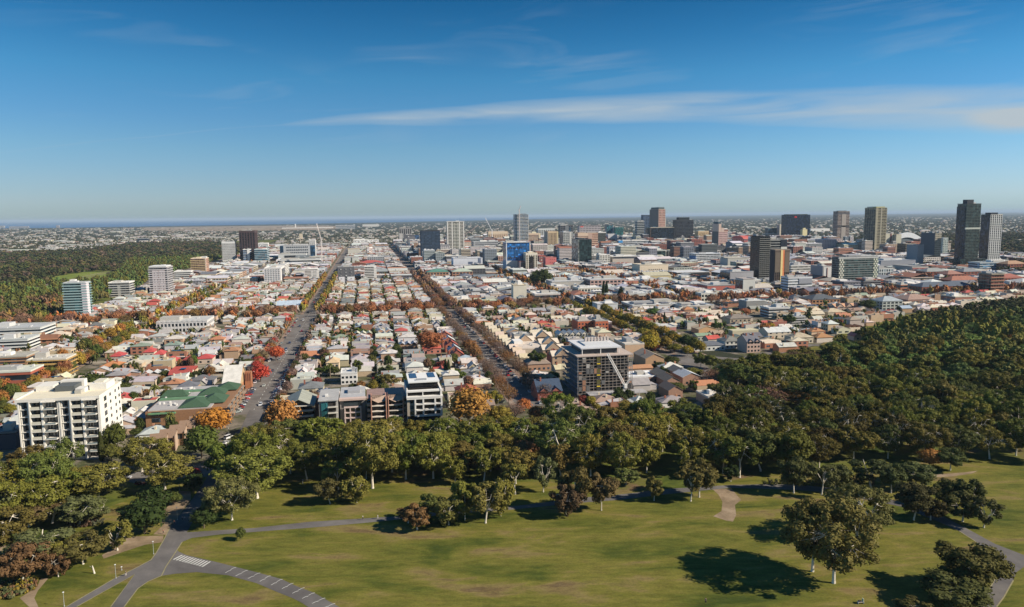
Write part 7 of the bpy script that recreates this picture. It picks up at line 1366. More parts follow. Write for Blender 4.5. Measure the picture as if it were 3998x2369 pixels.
    H.append(hp('sawtooth-roofed', 10, 16, MB().box(0, 9.6, 0, 15, 0, 4.0), MB().gable(0, 9.6, 0, 5, 4.0, 1.5, 'x', .05).gable(0, 9.6, 5, 10, 4.05, 1.5, 'x', .05).gable(0, 9.6, 10, 15, 4.1, 1.5, 'x', .05), [(1, 3, -.05), (6, 8.4, -.05)], []))
    for h in H:
        sh = (-h.w / 2, -h.d / 2)
        for q in (h.wall, h.roof): q.v = [(a + sh[0], b + sh[1], c) for a, b, c in q.v]
        h.glz = [(a + sh[0], b + sh[0], c + sh[1]) for a, b, c in h.glz]; h.ex = [(a + sh[0], b + sh[1], c) for a, b, c in h.ex]
    return H
HOUSES = mk()
for h in HOUSES:
    for m_ in (PAINT, BRICK): h.me['w' + m_.name] = h.wall.mesh('wall', m_)
    for m_ in (METAL, TILE): h.me['r' + m_.name] = h.roof.mesh('roof', m_)
lots = []
vs = sorted(STREETS_V)
ROWPH = {(-540, -382): 'at the far left', (-382, -224): 'in the second left block', (-224, -67): 'left of the wide street', (-67, 91): 'between wide and narrow streets', (91, 247): 'right of the narrow street',
         (247, 404): 'right of the yellow avenue', (404, 560): 'before the market', (560, 716): 'in the lodge block', (716, 872): 'by the bus yard', (872, 1030): 'at the mills', (-700, -540): 'at the left edge'}
us = [300] + [x for uu, ww in sorted(STREETS_U.items()) for x in (uu - ww / 2 - 4, uu + ww / 2 + 4)] + [2990]
g = random.Random(77)
def road_clear(u, v, m):
    for (a, b), (c, d) in zip(terr_w, terr_w[1:]):
        t = max(0, min(1, ((u - a) * (c - a) + (v - b) * (d - b)) / ((c - a) ** 2 + (d - b) ** 2)))
        if math.hypot(u - a - t * (c - a), v - b - t * (d - b)) < m: return False
    return True
for va, vb in [(-700, -540)] + list(zip(vs, vs[1:])):
    a = va + STREETS_V.get(va, 0) / 2 + 4.2; b = vb - STREETS_V[vb] / 2 - 4.2
    nrow = max(1, round((b - a) / 19.2)); rw = (b - a) / nrow
    for u_lo, u_hi in zip(us[::2], us[1::2]):
        commercial = (u_lo > 860 and va >= 91) or u_lo > 1290
        if commercial: continue
        if va < -540 and u_lo < 300: pass
        for r_ in range(nrow):
            u = u_lo + g.uniform(0, 4); idx = 0; vc = a + rw * (r_ + .5)
            while u < u_hi - 8:
                wd = g.uniform(9.6, 12.8); idx += 1
                if u + wd > u_hi: break
                face = -1 if r_ == 0 else 1 if r_ == nrow - 1 else g.choice([-1, 1, 0])
                uc = u + wd / 2
                hu, hv = (wd / 2, rw / 2 - .4) if face else (wd / 2, rw / 2 - .4)
                if in_town(uc, vc) and road_clear(uc, vc, 12.5) and free(uc - hu, uc + hu, vc - hv, vc + hv): lots.append((uc, vc, wd, rw, face, (va, vb), r_, idx, u_lo))
                u += wd + (g.uniform(0, 2.4) if g.random() < .8 else g.uniform(4, 9))
def dist_uv(u, v): return math.hypot(u, v)
lots.sort(key=lambda l: dist_uv(l[0], l[1]))
JH = Join(); JT_specs = []; n_house = 0
gardens = []
rank = {}
for l in sorted(lots, key=lambda l: l[0]): k = (l[5], l[6], l[8]); rank[k] = rank.get(k, 0) + 1; rank[l] = rank[k]
TREES_UV = [(a, b) for a, b in TREE_AT]
for li, l in enumerate(lots):
    uc, vc, wd, rw, face, blk, r_, idx, ulo = l
    if g.random() < (.13 if dist_uv(uc, vc) < 900 else .08): gardens.append((uc, vc, 2.)); gardens.append((uc + 3, vc - 5, 1.)); continue
    h = g.choice(HOUSES) if wd > 8 else HOUSES[6]
    roof = g.choices(ROOFS, RW)[0]; wall = g.choice(WALLS)
    if blk[0] in (-224, -67) and g.random() < .3: roof = g.choice(ROOFS[:2])
    if blk[0] >= 91 and g.random() < .4: roof = g.choice([ROOFS[3], ROOFS[6], ROOFS[7], ROOFS[0]]); wall = g.choice([WALLS[3], WALLS[5], WALLS[0]])
    rc, wc = jit(roof[0], .10), jit(wall[0], .12)
    sx = (wd - g.uniform(.2, 1.2)) / h.w; sy = (rw - g.uniform(.8, 4.5)) / h.d; vc += g.uniform(-1, 1)
    # local front (-y) turned towards the street: lots run along u, so houses are turned by a quarter
    if g.random() < .3: face = g.choice([-1, 1, 0, 0])
    if face == 0: rz = GA + (0 if g.random() < .5 else math.pi); sx = (rw - 3) / h.w; sy = (wd - .4) / h.d
    else: rz = GA + (-math.pi / 2 if face < 0 else math.pi / 2)
    x, y, _ = UV(uc, vc)
    for _ in range(g.choice([0, 1, 2, 2])): gardens.append((uc + g.uniform(-.5, .5) * wd, vc + g.choice([-1, 1]) * rw * g.uniform(.36, .5), 1.))
    sz = g.uniform(.9, 1.12)
    if n_house < 330:
        n_house += 1
        rn = rank[l]; rowname = 'edge row' if r_ == 0 else f'{ONES[r_ + 1]} row'
        lab = f'{roof[1]} {h.form} house, {ordw(rn)} back of {rowname} {ROWPH[blk]}'
        o = thing('house', lab, 'house', (x, y, 0), rz, 'houses of the street blocks'); o.scale = (sx, sy, sz)
        wm = BRICK if wall[1] in ('brick', 'sandstone') else PAINT; rm = TILE if roof[1] in ('terracotta', 'brown') else METAL
        ob('wall', h.me['w' + wm.name], o, col=wc); rf = ob('roof', h.me['r' + rm.name], o, col=rc)
        for (a, b, c) in h.glz: box(o, 'window', a, b, c, c + .3, 1.0, 2.5, GLASS, GLD)
        if h.form in ('two-storey hipped', 'flat-roofed', 'parapet-fronted'):
            for (a, b, c) in h.glz: box(o, 'window', a, b, c, c + .3, 4.0, 5.6, GLASS, GLD)
        for (a, b, c) in h.ex: box(rf, 'chimney', a, a + .75, b, b + .75, 3.2, c + .7, BRICK, g.choice([BRK, CREAM, (.4, .2, .12)]))
        if g.random() < .22 and h.form in ('flat-roofed', 'long-gabled', 'parapet-fronted'): box(rf, 'solar_panel', -2.6, .8, -2, 2.5, 7.15, 7.28, PANEL, (.02, .03, .06))
        if g.random() < .35: box(o, 'shed', -h.w * .3, h.w * .1, h.d * .5, h.d * .5 + 1.8, 0, 2.3, METAL, g.choice([(.5, .5, .48), (.3, .3, .3), (.2, .26, .2)]))
    else:
        JH.mb(h.wall, wc, (x, y, 0), rz, (sx, sy, sz)); JH.mb(h.roof, rc, (x, y, 0), rz, (sx, sy, sz))
        wn = MB()
        for (a, b, c) in h.glz: wn.box(a, b, c, c + .3, 1.0, 2.5)
        JH.mb(wn, (.03, .03, .03), (x, y, 0), rz, (sx, sy, sz))
        ck = MB()
        for (a, b, c) in h.ex: ck.box(a, a + .8, b, b + .8, 3.2, c + .7)
        if ck.v: JH.mb(ck, (.35, .2, .13), (x, y, 0), rz, (sx, sy, sz))
# back yards: fences between the lots
JF = Join()
for l in lots[:1500]:
    uc, vc, wd, rw = l[:4]; x, y, _ = UV(uc + wd / 2 + .3, vc); JF.mb(MB().box(-rw * .47, rw * .47, -.05, .05, 0, 1.7), g.choice([(.30, .24, .18), (.42, .38, .32), (.25, .27, .22), (.5, .48, .44)]), (x, y, 0), GA)
struct('yard_fences', JF.mesh('yard_fences', A_PAINT), 'stuff')

# shops, offices and halls that fill the rest of the town
CWALL = [(.60, .58, .54), (.56, .50, .40), (.36, .16, .11), (.30, .30, .30), (.45, .44, .42), (.42, .28, .20), (.12, .12, .13), (.55, .46, .34), (.30, .11, .08), (.62, .60, .56), (.22, .24, .27)]
CNAME = ['white', 'cream', 'red brick', 'dark grey', 'light grey', 'tan brick', 'charcoal', 'sandstone', 'maroon brick', 'bright white', 'slate grey']
CROOF = [(.55, .55, .54), (.42, .42, .42), (.60, .58, .52), (.30, .30, .30), (.50, .47, .40), (.34, .15, .10), (.16, .17, .18), (.62, .62, .62)]
CRN = ['white', 'silver', 'pale', 'grey', 'cream', 'rust', 'charcoal', 'bright']
com = []
def fill_com(va, vb, a, b, u_lo, u_hi):
    v = a
    while v < b - 14:
        dw = min(g.uniform(20, 44), b - v); dw = b - v if b - v - dw < 14 else dw
        u = u_lo
        while u < u_hi - 12:
            du = min(g.uniform(20, 42), u_hi - u)
            if in_town(u + du / 2, v + dw / 2) and free(u + .5, u + du - .5, v + .5, v + dw - .5, .3): com.append((u, u + du - g.uniform(1, 4), v, v + dw - g.uniform(.5, 3), (va, vb)))
            else:
                for q in range(3):           # try a smaller one in what is left
                    uu, vv = u + g.uniform(0, du - 12) if du > 12 else u, v + g.uniform(0, dw - 12) if dw > 12 else v
                    if in_town(uu + 6, vv + 6) and free(uu, uu + 11, vv, vv + 11, .5): com.append((uu, uu + 11, vv, vv + 11, (va, vb))); break
            u += du + (g.uniform(0, 10) if g.random() < .2 else 0)
        v += dw
for va, vb in [(-382, -224), (-224, -67), (-67, 91)] + list(zip(vs, vs[1:]))[4:] + [(1030, 1190), (1190, 1350), (1350, 1510)]:
    a = va + STREETS_V.get(va, 14) / 2 + 4.2; b = vb - STREETS_V.get(vb, 14) / 2 - 4.2
    for u_lo, u_hi in zip(us[::2], us[1::2]):
        if u_lo > 860 and va >= 91 or u_lo > 1290: fill_com(va, vb, a, b, u_lo, u_hi)
com.sort(key=lambda c: math.hypot(c[0], c[2])); JC = Join(); nc_ = 0; crank = {}
for (u0, u1, v0, v1, blk) in com:
    D_ = math.hypot(u0, v0); w, d = v1 - v0, u1 - u0
    top = 9 if u0 < 1290 else 13 if u0 < 1720 else 17 if u0 < 2200 else 20
    if u0 > 1600 and v0 > 120 and g.random() < .40: top = 36; h = 1
    if v0 < 90: top = 8
    h = g.uniform(4.5 if top < 30 else 20, top) * (1.25 if g.random() < .15 else 1); 
    if g.random() < .10 and h < 9: gardens.append(((u0 + u1) / 2, (v0 + v1) / 2, 3.)); gardens.append((u0 + 3, v0 + 4, 3.)); gardens.append((u1 - 4, v1 - 4, 3.)); continue
    if g.random() < .5:
        for _ in range(g.choice([1, 2, 3])): gardens.append((u0 - 2.5, g.uniform(v0, v1), 3.))
    wi, ri = g.randrange(len(CWALL)), g.randrange(len(CROOF)); cw, cr = jit(CWALL[wi], .1), jit(CROOF[ri], .1)
    n = max(1, round(h / 3.6)); m = max(2, round(w / 5)); x, y, _ = UV(u0, v0)
    kindr = g.random()
    if nc_ < 170:
        nc_ += 1; crank[blk] = crank.get(blk, 0) + 1
        o = thing('shop_building', f'{CNAME[wi]} low building with {CRN[ri]} roof, {ordw(crank[blk])} back {ROWPH.get(blk, "in town")}', 'building', (x, y, 0), GA, 'low town buildings')
        st = g.choice(['blank', 'bands', 'grid', 'grid'])
        facade(o, 0, w, 0, d, 0, h, st, n, m, cw, GLD, k=3)
        if st == 'blank':
            for i in range(m): box(o, 'window', w * (i + .25) / m, w * (i + .75) / m, -.06, .2, h - 2.4, h - 1.2, GLASS, GLD)
        if kindr < .35 and min(w, d) < 34: roof_on(o, 0, w, 0, d, h + .5, min(w, d) * .16, cr, g.choice(['hip', 'gable']), g.choice(['x', 'y']))
        else: roofing(o, 0, w, 0, d, h, cr, g.choice([1, 2, 2, 3]), 0, int(u0 + v0))
    else:
        mb = MB().box(.3, w - .3, .3, d - .3, 0, h - .1); JC.mb(mb, jit((.04, .045, .05), .3), (x, y, 0), GA); mb = MB(); fh = h / n
        bf = g.uniform(.35, .7)
        for i in range(n + 1): mb.box(0, w, 0, d, max(0, i * fh - fh * bf / 2), min(h + .4, i * fh + fh * bf / 2) if i < n else h + .5)
        if g.random() < .6:
            for i in range(m + 1): xx = max(0, min(w - 1.1, w * i / m - .6)); mb.box(xx, xx + 1.1, -.06, .5, 0, h + .3)
        JC.mb(mb, cw, (x, y, 0), GA)
        mb = MB().box(.3, w - .3, .3, d - .3, h + .5, h + .7)
        if kindr < .3: mb.gable(0, w, 0, d, h + .7, min(w, d) * .13, g.choice(['x', 'y']))
        JC.mb(mb, cr, (x, y, 0), GA)
        mb = MB()
        for i in range(g.choice([1, 2, 3, 5])): a_, b_ = g.uniform(1, max(1.1, w - 6)), g.uniform(1, max(1.1, d - 6)); mb.box(a_, a_ + g.uniform(1.5, 6), b_, b_ + g.uniform(1.5, 6), h + .7, h + g.uniform(1.6, 3.6))
        JC.mb(mb, g.choice([(.5, .5, .5), (.3, .3, .3), (.6, .58, .55)]), (x, y, 0), GA)
struct('far_houses', JH.mesh('far_houses', A_PAINT), 'stuff'); struct('far_town_buildings', JC.mesh('far_town_buildings', A_PAINT), 'stuff')

# ------------------------------------------------------------------ massed trees
def arrays(me):
    V = np.empty(len(me.vertices) * 3, np.float32); me.vertices.foreach_get('co', V); I = np.empty(len(me.loops), np.int32); me.loops.foreach_get('vertex_index', I)
    Tt = np.empty(len(me.polygons), np.int32); me.polygons.foreach_get('loop_total', Tt); return V.reshape(-1, 3).astype(float), I.astype(np.int64), Tt.astype(np.int64)
MID = [(arrays(a), arrays(b), h, r) for (a, b), h, r in ((make_gum(201, 15, 6.6, 13, 11, 1.15), 15, 6.6), (make_gum(202, 15, 6.6, 14, 11, 1.15, .36), 15, 6.6), (make_gum(203, 14, 6.4, 12, 12, 1.1, .3, .1), 14, 6.4))]
MIDR = [(arrays(a), arrays(b), h, r) for (a, b), h, r in ((make_round(211, 10, 4.8, 8, 15, .9, corer=.6), 10, 4.8), (make_round(212, 10, 4.8, 8, 16, .9, corer=.55), 10, 4.8))]
def low_arr(seed, nb, nq):
    gg = np.random.default_rng(seed); cores = []; qs = []
    for i in range(nb):
        c = np.array([gg.uniform(-.55, .55), gg.uniform(-.55, .55), gg.uniform(.45, .78)]); r = gg.uniform(.38, .6)
        r = r * (.78 if nb > 1 else 1); cores.append(core(gg, c, r * .72, .7)); qs.append(leaf_quads(gg, c, r, nq, .20, squash=.8))
    me = foliage_mesh('low_tree', np.concatenate(qs), cores, LEAF); return arrays(me)
LOW = [low_arr(300 + i, 4, 13) for i in range(6)]; LOW2 = [low_arr(320 + i, 1, 5) for i in range(5)]
LOWB = [low_arr(340 + i, 3, 10) for i in range(5)]; LOW3 = [low_arr(360 + i, 2, 8) for i in range(5)]
STEM = arrays(MB().bar((0, 0, -.2), (.3, .1, 5.5), .3, .16, 5).bar((.3, .1, 5.2), (1.8, .8, 9), .15, .08, 4).bar((.3, .1, 5.2), (-1.6, .5, 9), .15, .08, 4).mesh('stem', BARK))
def put(J, arr, x, y, rz, sx, sz, col, z=0.):
    if col[1] > .72 * col[0] and sz > 3: col = (col[0] * 1.0, col[1] * 1.03, col[2] * .8)
    V, I, Tt = arr; c, s = math.cos(rz), math.sin(rz); W_ = np.empty_like(V); W_[:, 0] = (V[:, 0] * c - V[:, 1] * s) * sx + x; W_[:, 1] = (V[:, 0] * s + V[:, 1] * c) * sx + y; W_[:, 2] = V[:, 2] * sz + z
    J.add(W_, I, Tt, np.tile(np.array([[*col, 1.]]), (len(Tt), 1)))
# individual trees up to about 300 of a kind, the largest in view first
WAIT.sort(key=lambda t: math.hypot(*t[1][:2]) / t[3]); cnt = {'gum_tree': sum(1 for r in FORE if r[6] == 'gum_tree')}
JW = Join(); JB = Join()
for t_ in WAIT:
    kind, loc, hgt, wid, col, nm, lab, cat, grp, bark = t_
    if cnt.get(nm, 0) < 300: cnt[nm] = cnt.get(nm, 0) + 1; tree(*t_)
    elif math.hypot(loc[0], loc[1]) > 700: put(JW, g.choice(LOW), loc[0], loc[1], g.uniform(0, 6.28), wid * .58, hgt, col)
    else:
        arr = g.choice(MID if kind in ('gum', 'big') else MIDR); rz = g.uniform(0, 6.28)
        put(JW, arr[0], loc[0], loc[1], rz, wid / 2 / arr[3], hgt / arr[2], col); put(JB, STEM, loc[0], loc[1], rz, wid / 14, hgt / 14, bark)
for (x, y), mk_ in extra_wood:
    if math.hypot(x, y) > 700: put(JW, g.choice(LOW), x, y, g.uniform(0, 6.28), 6.6, g.uniform(8, 14), jit(g.choice([(.085, .10, .035), (.105, .15, .052), (.10, .09, .032), (.125, .115, .03)]))); continue
    arr = g.choice(MID); col = jit(g.choice(OLIVE) if mk_ != 'olive' else (.075, .085, .038)); rz = g.uniform(0, 6.28)
    put(JW, arr[0], x, y, rz, 1., 1. if mk_ != 'olive' else .7, col); put(JB, STEM, x, y, rz, 1., 1. if mk_ != 'olive' else .7, PALE if mk_ != 'olive' else DARKB)
# garden trees
GC = [((.06, .075, .024), 'green'), ((.045, .06, .022), 'dark green'), ((.10, .10, .035), 'olive'), ((.26, .13, .05), 'orange'), ((.17, .10, .06), 'brown'), ((.20, .05, .04), 'maroon'), ((.22, .18, .04), 'yellow-green'), ((.08, .11, .03), 'fresh green')]
gardens = [q for q in gardens if in_town(q[0], q[1]) and free(q[0] - 1, q[0] + 1, q[1] - 1, q[1] + 1, 0)]
gardens.sort(key=lambda q: math.hypot(q[0], q[1])); ng = {}
NGARD = 230
for i, (u, v, s) in enumerate(gardens):
    x, y, _ = UV(u, v); c, w = g.choices(GC, [5, 4, 4, 1.6, 2, 1, 1, 2])[0]; c = jit(c); hgt = g.uniform(4, 9) * (1.25 if s >= 2 else 1); wid = g.uniform(4, 8.5) * (1.2 if s >= 2 else 1)
    if i < NGARD:
        blk = next((k for k in ROWPH if k[0] <= v < k[1]), None); ng[blk] = ng.get(blk, 0) + 1
        kind = g.choices(['round', 'young', 'autumn', 'cypress', 'palm'], [5, 3, 2, .5, .5])[0]
        if kind in ('cypress', 'palm'): wid = 2.2 if kind == 'cypress' else 6; c = (.045, .055, .022) if kind == 'cypress' else (.09, .11, .035); w = 'dark green' if kind == 'cypress' else 'green'
        tree(kind, (x, y, 0), hgt, wid, c, 'garden_tree' if kind != 'palm' else 'palm_tree', f'{w} garden {"tree" if kind != "palm" else "palm"}, {ordw(ng[blk])} back {ROWPH.get(blk, "in town")}', 'tree', 'garden trees', DARKB)
    else:
        if s == 3.: c = jit(g.choice([(.30, .15, .08), (.34, .17, .08), (.24, .14, .09), (.07, .085, .03), (.12, .11, .04)])); hgt = g.uniform(7, 12); wid = g.uniform(8, 13)
        put(JW, g.choice(LOWB if math.hypot(x, y) < 900 else LOW3), x, y, g.uniform(0, 6.28), wid * .6, hgt, c)
struct('wood_canopy', JW.mesh('wood_canopy', A_LEAF, False), 'stuff'); struct('wood_trunks', JB.mesh('wood_trunks', A_PAINT), 'stuff')
# far parklands
JP = Join()
def park_far(poly, sp, cols, low, hr=(9, 15)):
    for (x, y) in scatter(poly, sp, g.randrange(9999), 9000, keep=lambda x, y, q: not inpoly(q[0], q[1], FIELD)):
        D_ = math.hypot(x, y); f = sp(x, y); put(JP, g.choice(LOW if D_ < 2100 else LOWB), x, y, g.uniform(0, 6.28), f * .80, g.uniform(*hr), jit(tuple(v * .85 for v in g.choice(cols)), .35))
FIELD = [(185, 1122), (200, 1084), (350, 1060), (500, 1064), (450, 1092), (340, 1112), (250, 1128)]
PC = [(.062, .070, .028), (.085, .072, .036), (.045, .055, .026), (.105, .078, .045), (.075, .082, .03), (.12, .085, .058), (.05, .06, .035)]
park_far([(-60, 1140), (60, 1120), (200, 1112), (440, 1095), (500, 1020), (640, 1010), (870, 1012), (1000, 958), (800, 948), (500, 955), (350, 980), (0, 995), (-120, 1010)], lambda x, y: 9 + math.hypot(x, y) / 230, PC, LOW)
park_far([(3160, 965), (3400, 925), (4050, 915), (4150, 1000), (3990, 1020), (3300, 975)], lambda x, y: 10 + math.hypot(x, y) / 240, PC, LOW)
park_far([(3520, 1262), (3640, 1225), (3840, 1195), (4080, 1170), (4100, 1236), (3640, 1272)], lambda x, y: 9.5, [(.05, .058, .022), (.06, .06, .024)], LOW, (5, 8))
park_far([(3860, 1045), (4080, 1040), (4080, 1080), (3935, 1080)], lambda x, y: 11, PC, LOW)
struct('parkland_woods', JP.mesh('parkland_woods', A_LEAF, False), 'stuff')
# the suburbs and the plain out to the coast
JS = Join(); JR = Join(); blob = arrays(foliage_mesh('b', np.zeros((0, 3)), [core(np.random.default_rng(1), np.zeros(3), 1, .8)], LEAF)) if False else None
def far_point():
    while True:
        x = g.uniform(-60, 4060); base = 893 - .0052 * x; lim = 985 if x < 480 else 945 if x < 1000 else 950
        yy = base + (lim - base) * g.random() ** 1.25 if x < 1100 else (860 - .0052 * (x - 1100)) + (110) * g.random() ** 1.3
        if x >= 1100 and yy < 893 - .0143 * x + 2: continue
        if inpoly(x, yy, [(560, 885), (1050, 880), (1390, 880), (1390, 897), (1000, 903), (560, 902)]) and g.random() < .93: continue
        if inpoly(x, yy, [(-60, 1010), (350, 978), (500, 953), (800, 947), (1090, 935), (1000, 1000), (0, 1100)]): continue
        return x, yy
SC = [(.040, .048, .026), (.052, .056, .030), (.065, .062, .036), (.048, .05, .034), (.075, .062, .042)]
for i in range(17000):
    x, yy = far_point(); p = P(x, yy); D_ = math.hypot(p[0], p[1]); r = 5 + D_ / 900
    put(JS, g.choice(LOW2), p[0], p[1], g.uniform(0, 6.28), r * g.uniform(.8, 1.5), g.uniform(6, 11), jit(g.choice(SC), .3))
RCL = [(.50, .49, .46), (.34, .33, .31), (.44, .37, .28), (.28, .14, .09), (.20, .20, .19), (.60, .58, .55), (.24, .17, .13)]
for i in range(4200):
    x, yy = far_point(); p = P(x, yy); D_ = math.hypot(p[0], p[1]); bigr = g.random() < (.07 if x < 1100 else .03)
    w = g.uniform(30, 80) if bigr else g.uniform(8, 16) * (1 + D_ / 12000); d = w * g.uniform(.4, .9) * (.5 if bigr else 1); h = g.uniform(5, 8) if bigr else g.uniform(4, 6)
    if D_ < 2800 and bigr: w *= .6; d *= .6
    mb = MB().box(-w / 2, w / 2, -d / 2, d / 2, 0, h); JR.mb(mb, jit((.5, .45, .38), .2), (p[0], p[1], 0), GA); JR.mb(MB().hip(-w / 2, w / 2, -d / 2, d / 2, h, min(3, min(w, d) * .14), .3), jit(g.choice(RCL[:2] if bigr else RCL), .12), (p[0], p[1], 0), GA)
struct('suburb_canopy', JS.mesh('suburb_canopy', A_LEAF, False), 'stuff'); struct('suburb_roofs', JR.mesh('suburb_roofs', A_PAINT), 'stuff')
# buildings that stand out on the plain
FARB = [('white five-storey office with dark stair slots at the edge of the parkland', 180, 217, 986, 965, 'grid', 5, 6, WHITE), ('low round dark blue glass building in the western suburbs', 537, 576, 943, 931, 'curtain', 3, 12, (.05, .07, .12)),
        ('cream coastal apartment tower on the shoreline', 219, 230, 889, 880, 'bands', 8, 2, (.66, .54, .46)), ('row of cream coastal flats at the left end of the shoreline', 35, 110, 890, 884, 'bands', 3, 12, (.60, .52, .46)), ('pair of pale coastal flats at the frame edge', -10, 15, 890, 881, 'bands', 4, 4, (.60, .55, .5)),
        ('white airport terminal with dark glass front beyond the airfield', 1310, 1386, 893, 880, 'bands', 2, 12, (.64, .64, .64)), ('long low white airport shed row', 1100, 1300, 892, 889, 'blank', 1, 6, WHITE), ('white hangar cluster right of the airport terminal', 1415, 1480, 885, 876, 'blank', 1, 6, (.62, .60, .55)),
        ('slim white airport control tower on the airfield', 1151, 1155, 889, 874, 'blank', 1, 1, WHITE), ('pale white sloping-roofed arena far beyond the navy bank tower', 3165, 3240, 905, 893, 'blank', 1, 1, WHITE), ('long white shed roof on the left plain', 430, 500, 905, 902, 'blank', 1, 1, WHITE),
        ('bright white factory roof in the left suburbs', 160, 200, 942, 937, 'blank', 1, 1, (.66, .60, .46)), ('cream factory roof beside the left parkland', 385, 435, 944, 938, 'blank', 1, 1, (.64, .58, .42)), ('white hall roofs at the far edge of the left parkland', 235, 280, 982, 974, 'blank', 1, 1, WHITE), ('long grey-white warehouse above the left parkland', 330, 470, 960, 956, 'blank', 1, 1, LGREY)]
for lab, xa, xb, yb, yt, st, n, m, cw in FARB:
    u0, v0, w, d, h = frame(xa, xb, yb, yt, None, None, minh=6); o = thing('building', lab, 'building', UV(u0, v0, 0), GA); facade(o, 0, w, 0, min(60, d), 0, h, st, n, m, cw, GLD, k=2); box(o, 'roof_slab', -.3, w + .3, -.3, min(60, d) + .3, h + .55, h + 1.2, METAL, WHITE)

# ------------------------------------------------------------------ cars
def car_mesh(kind):
    L_, W_, H_ = (4.5, 1.8, 1.45) if kind != 'van' else (5.2, 1.95, 2.1)
    prof = {'sedan': [(-2.25, .35), (-2.25, .8), (-1.6, .95), (1.35, .98), (2.2, .85), (2.25, .35)], 'wagon': [(-2.25, .35), (-2.25, .95), (1.2, 1.0), (2.1, .88), (2.25, .35)],
            'ute': [(-2.6, .4), (-2.6, 1.05), (-.7, 1.1), (1.4, 1.1), (2.4, .95), (2.45, .4)], 'van': [(-2.6, .35), (-2.6, 1.25), (1.5, 1.25), (2.45, 1.0), (2.6, .35)]}[kind]
    cab = {'sedan': [(-1.75, .93), (-1.1, 1.42), (.35, 1.42), (1.15, .96)], 'wagon': [(-2.15, .93), (-1.9, 1.55), (.3, 1.55), (1.1, .98)], 'ute': [(-.75, 1.05), (-.65, 1.65), (.55, 1.65), (1.3, 1.05)], 'van': [(-2.55, 1.2), (-2.5, 2.1), (1.0, 2.1), (1.9, 1.2)]}[kind]
    def ext(pr, hw):
        n = len(pr); return MB().add([(x, -hw, z) for x, z in pr] + [(x, hw, z) for x, z in pr], [tuple(range(n)), tuple(range(2 * n - 1, n - 1, -1))] + [(i, n + i, n + (i + 1) % n, (i + 1) % n) for i in range(n)])
    top = ext([(cab[1][0] + .05, cab[1][1] - .02), (cab[2][0] - .05, cab[2][1] - .02), (cab[2][0] - .05, cab[2][1] + .06), (cab[1][0] + .05, cab[1][1] + .06)], .70)
    wh = MB().bar((0, -.12, 0), (0, .12, 0), .33, .33, 10)
    return ext(prof, .9).mesh('body', CARP), ext(cab, .76).mesh('glasshouse', GLASS), top.mesh('roof', CARP), wh.mesh('wheel', mat('rubber', 'rgb', (.02, .02, .02), amp=.1))
CARS = {k: car_mesh(k) for k in ('sedan', 'wagon', 'ute', 'van')}
CCOL = [((.62, .62, .62), 'white'), ((.62, .62, .62), 'white'), ((.35, .36, .37), 'silver'), ((.05, .05, .055), 'black'), ((.12, .13, .15), 'grey'), ((.04, .07, .16), 'blue'), ((.35, .03, .03), 'red')]
def car(kind, x, y, rz, col, lab, group=None):
    o = thing('parked_car' if 'parked' in lab else 'car', lab, 'van' if kind == 'van' else 'car', (x, y, .06), rz, group); b, gl, tp, wh = CARS[kind]
    ob('body', b, o, col=col); ob('window_glass', gl, o, col=(.02, .022, .025)); ob('roof', tp, o, col=col)
    s = 1.45
    for a in (-s, s):
        for c in (-.8, .8): ob('wheel', wh, o, (a, c, .33))
def car_row(v, u_lo, u_hi, step, side, street, angle=0., p=.75):
    n = 0; u = u_lo
    while u < u_hi:
        if g.random() < p and not any(abs(u - uu) < ww / 2 + 5 for uu, ww in STREETS_U.items()):
            n += 1; c, w = g.choice(CCOL); k = g.choice(['sedan', 'wagon', 'sedan', 'ute']); x, y, _ = UV(u, v); car(k, x, y, GA + math.pi / 2 + angle + (math.pi if side == 'left' else 0), jit(c, .1), f'{w} {k} parked {ordw(n)} from park, {side} side of {street}', 'cars parked along the streets')
        u += step
car_row(-67 + 8.2, 446, 560, 3.2, 'right', 'the wide street', 1.0, .8); car_row(-67 + 9.4, 575, 830, 7.5, 'right', 'wide street past angle bays', 0, .6)
car_row(-67 - 9.4, 500, 830, 7.5, 'left', 'the wide street', 0, .55); car_row(-67 - 8.4, 430, 490, 3.2, 'left', 'the wide street mouth', -1.0, .8)
for s, w in ((-1, 'left'), (1, 'right')): car_row(91 + s * 6.4, 410, 835, 7, w, 'the narrow street', 0, .7); car_row(247 + s * 7, 530, 835, 8, w, 'the yellow avenue', 0, .4); car_row(-224 + s * 5.2, 400, 700, 9, w, 'street left of church', 0, .5)
for k, xp, yp, a, c, lab in (('ute', 1692, 1690, .1, (.66, .66, .66), 'white pickup driving on the terrace road before the white balcony flats'), ('wagon', 492, 1868, .05, (.34, .34, .35), 'silver wagon on the terrace road beneath the golden gum'), ('sedan', 285, 1905, .0, (.6, .6, .6), 'white sedan on the terrace road behind the small lawn'),
                             ('van', 893, 1712, 1.2, (.66, .66, .66), 'white van at the kerb beside the roundabout lamp'), ('sedan', 882, 1732, 1.2, (.66, .66, .66), 'white sedan just below the white van'), ('wagon', 862, 1772, 1.25, (.07, .09, .13), 'dark blue wagon on the shaded park road'), ('sedan', 843, 1802, 1.2, (.5, .52, .55), 'pale blue sedan on the shaded park road'),
                             ('sedan', 2192, 1655, .1, (.5, .04, .03), 'red car behind the wood on the terrace road'), ('sedan', 2790, 1478, 1.0, (.5, .5, .5), 'white car on the park road bend'), ('wagon', 550, 1892, .0, (.10, .03, .03), 'maroon wagon in shade below the silver wagon'), ('sedan', 3640, 1473, -.5, (.45, .5, .55), 'pale car on the road through the olive wood'),
                             ('wagon', 3760, 1515, -.5, (.5, .5, .5), 'white car among gums at the end of the wood road'), ('van', 1118, 1375, 1.77, (.6, .6, .6), 'white van driving along the wide street')):
    p = P(xp, yp); car(k, p[0], p[1], a, c, lab)
n_ = 0
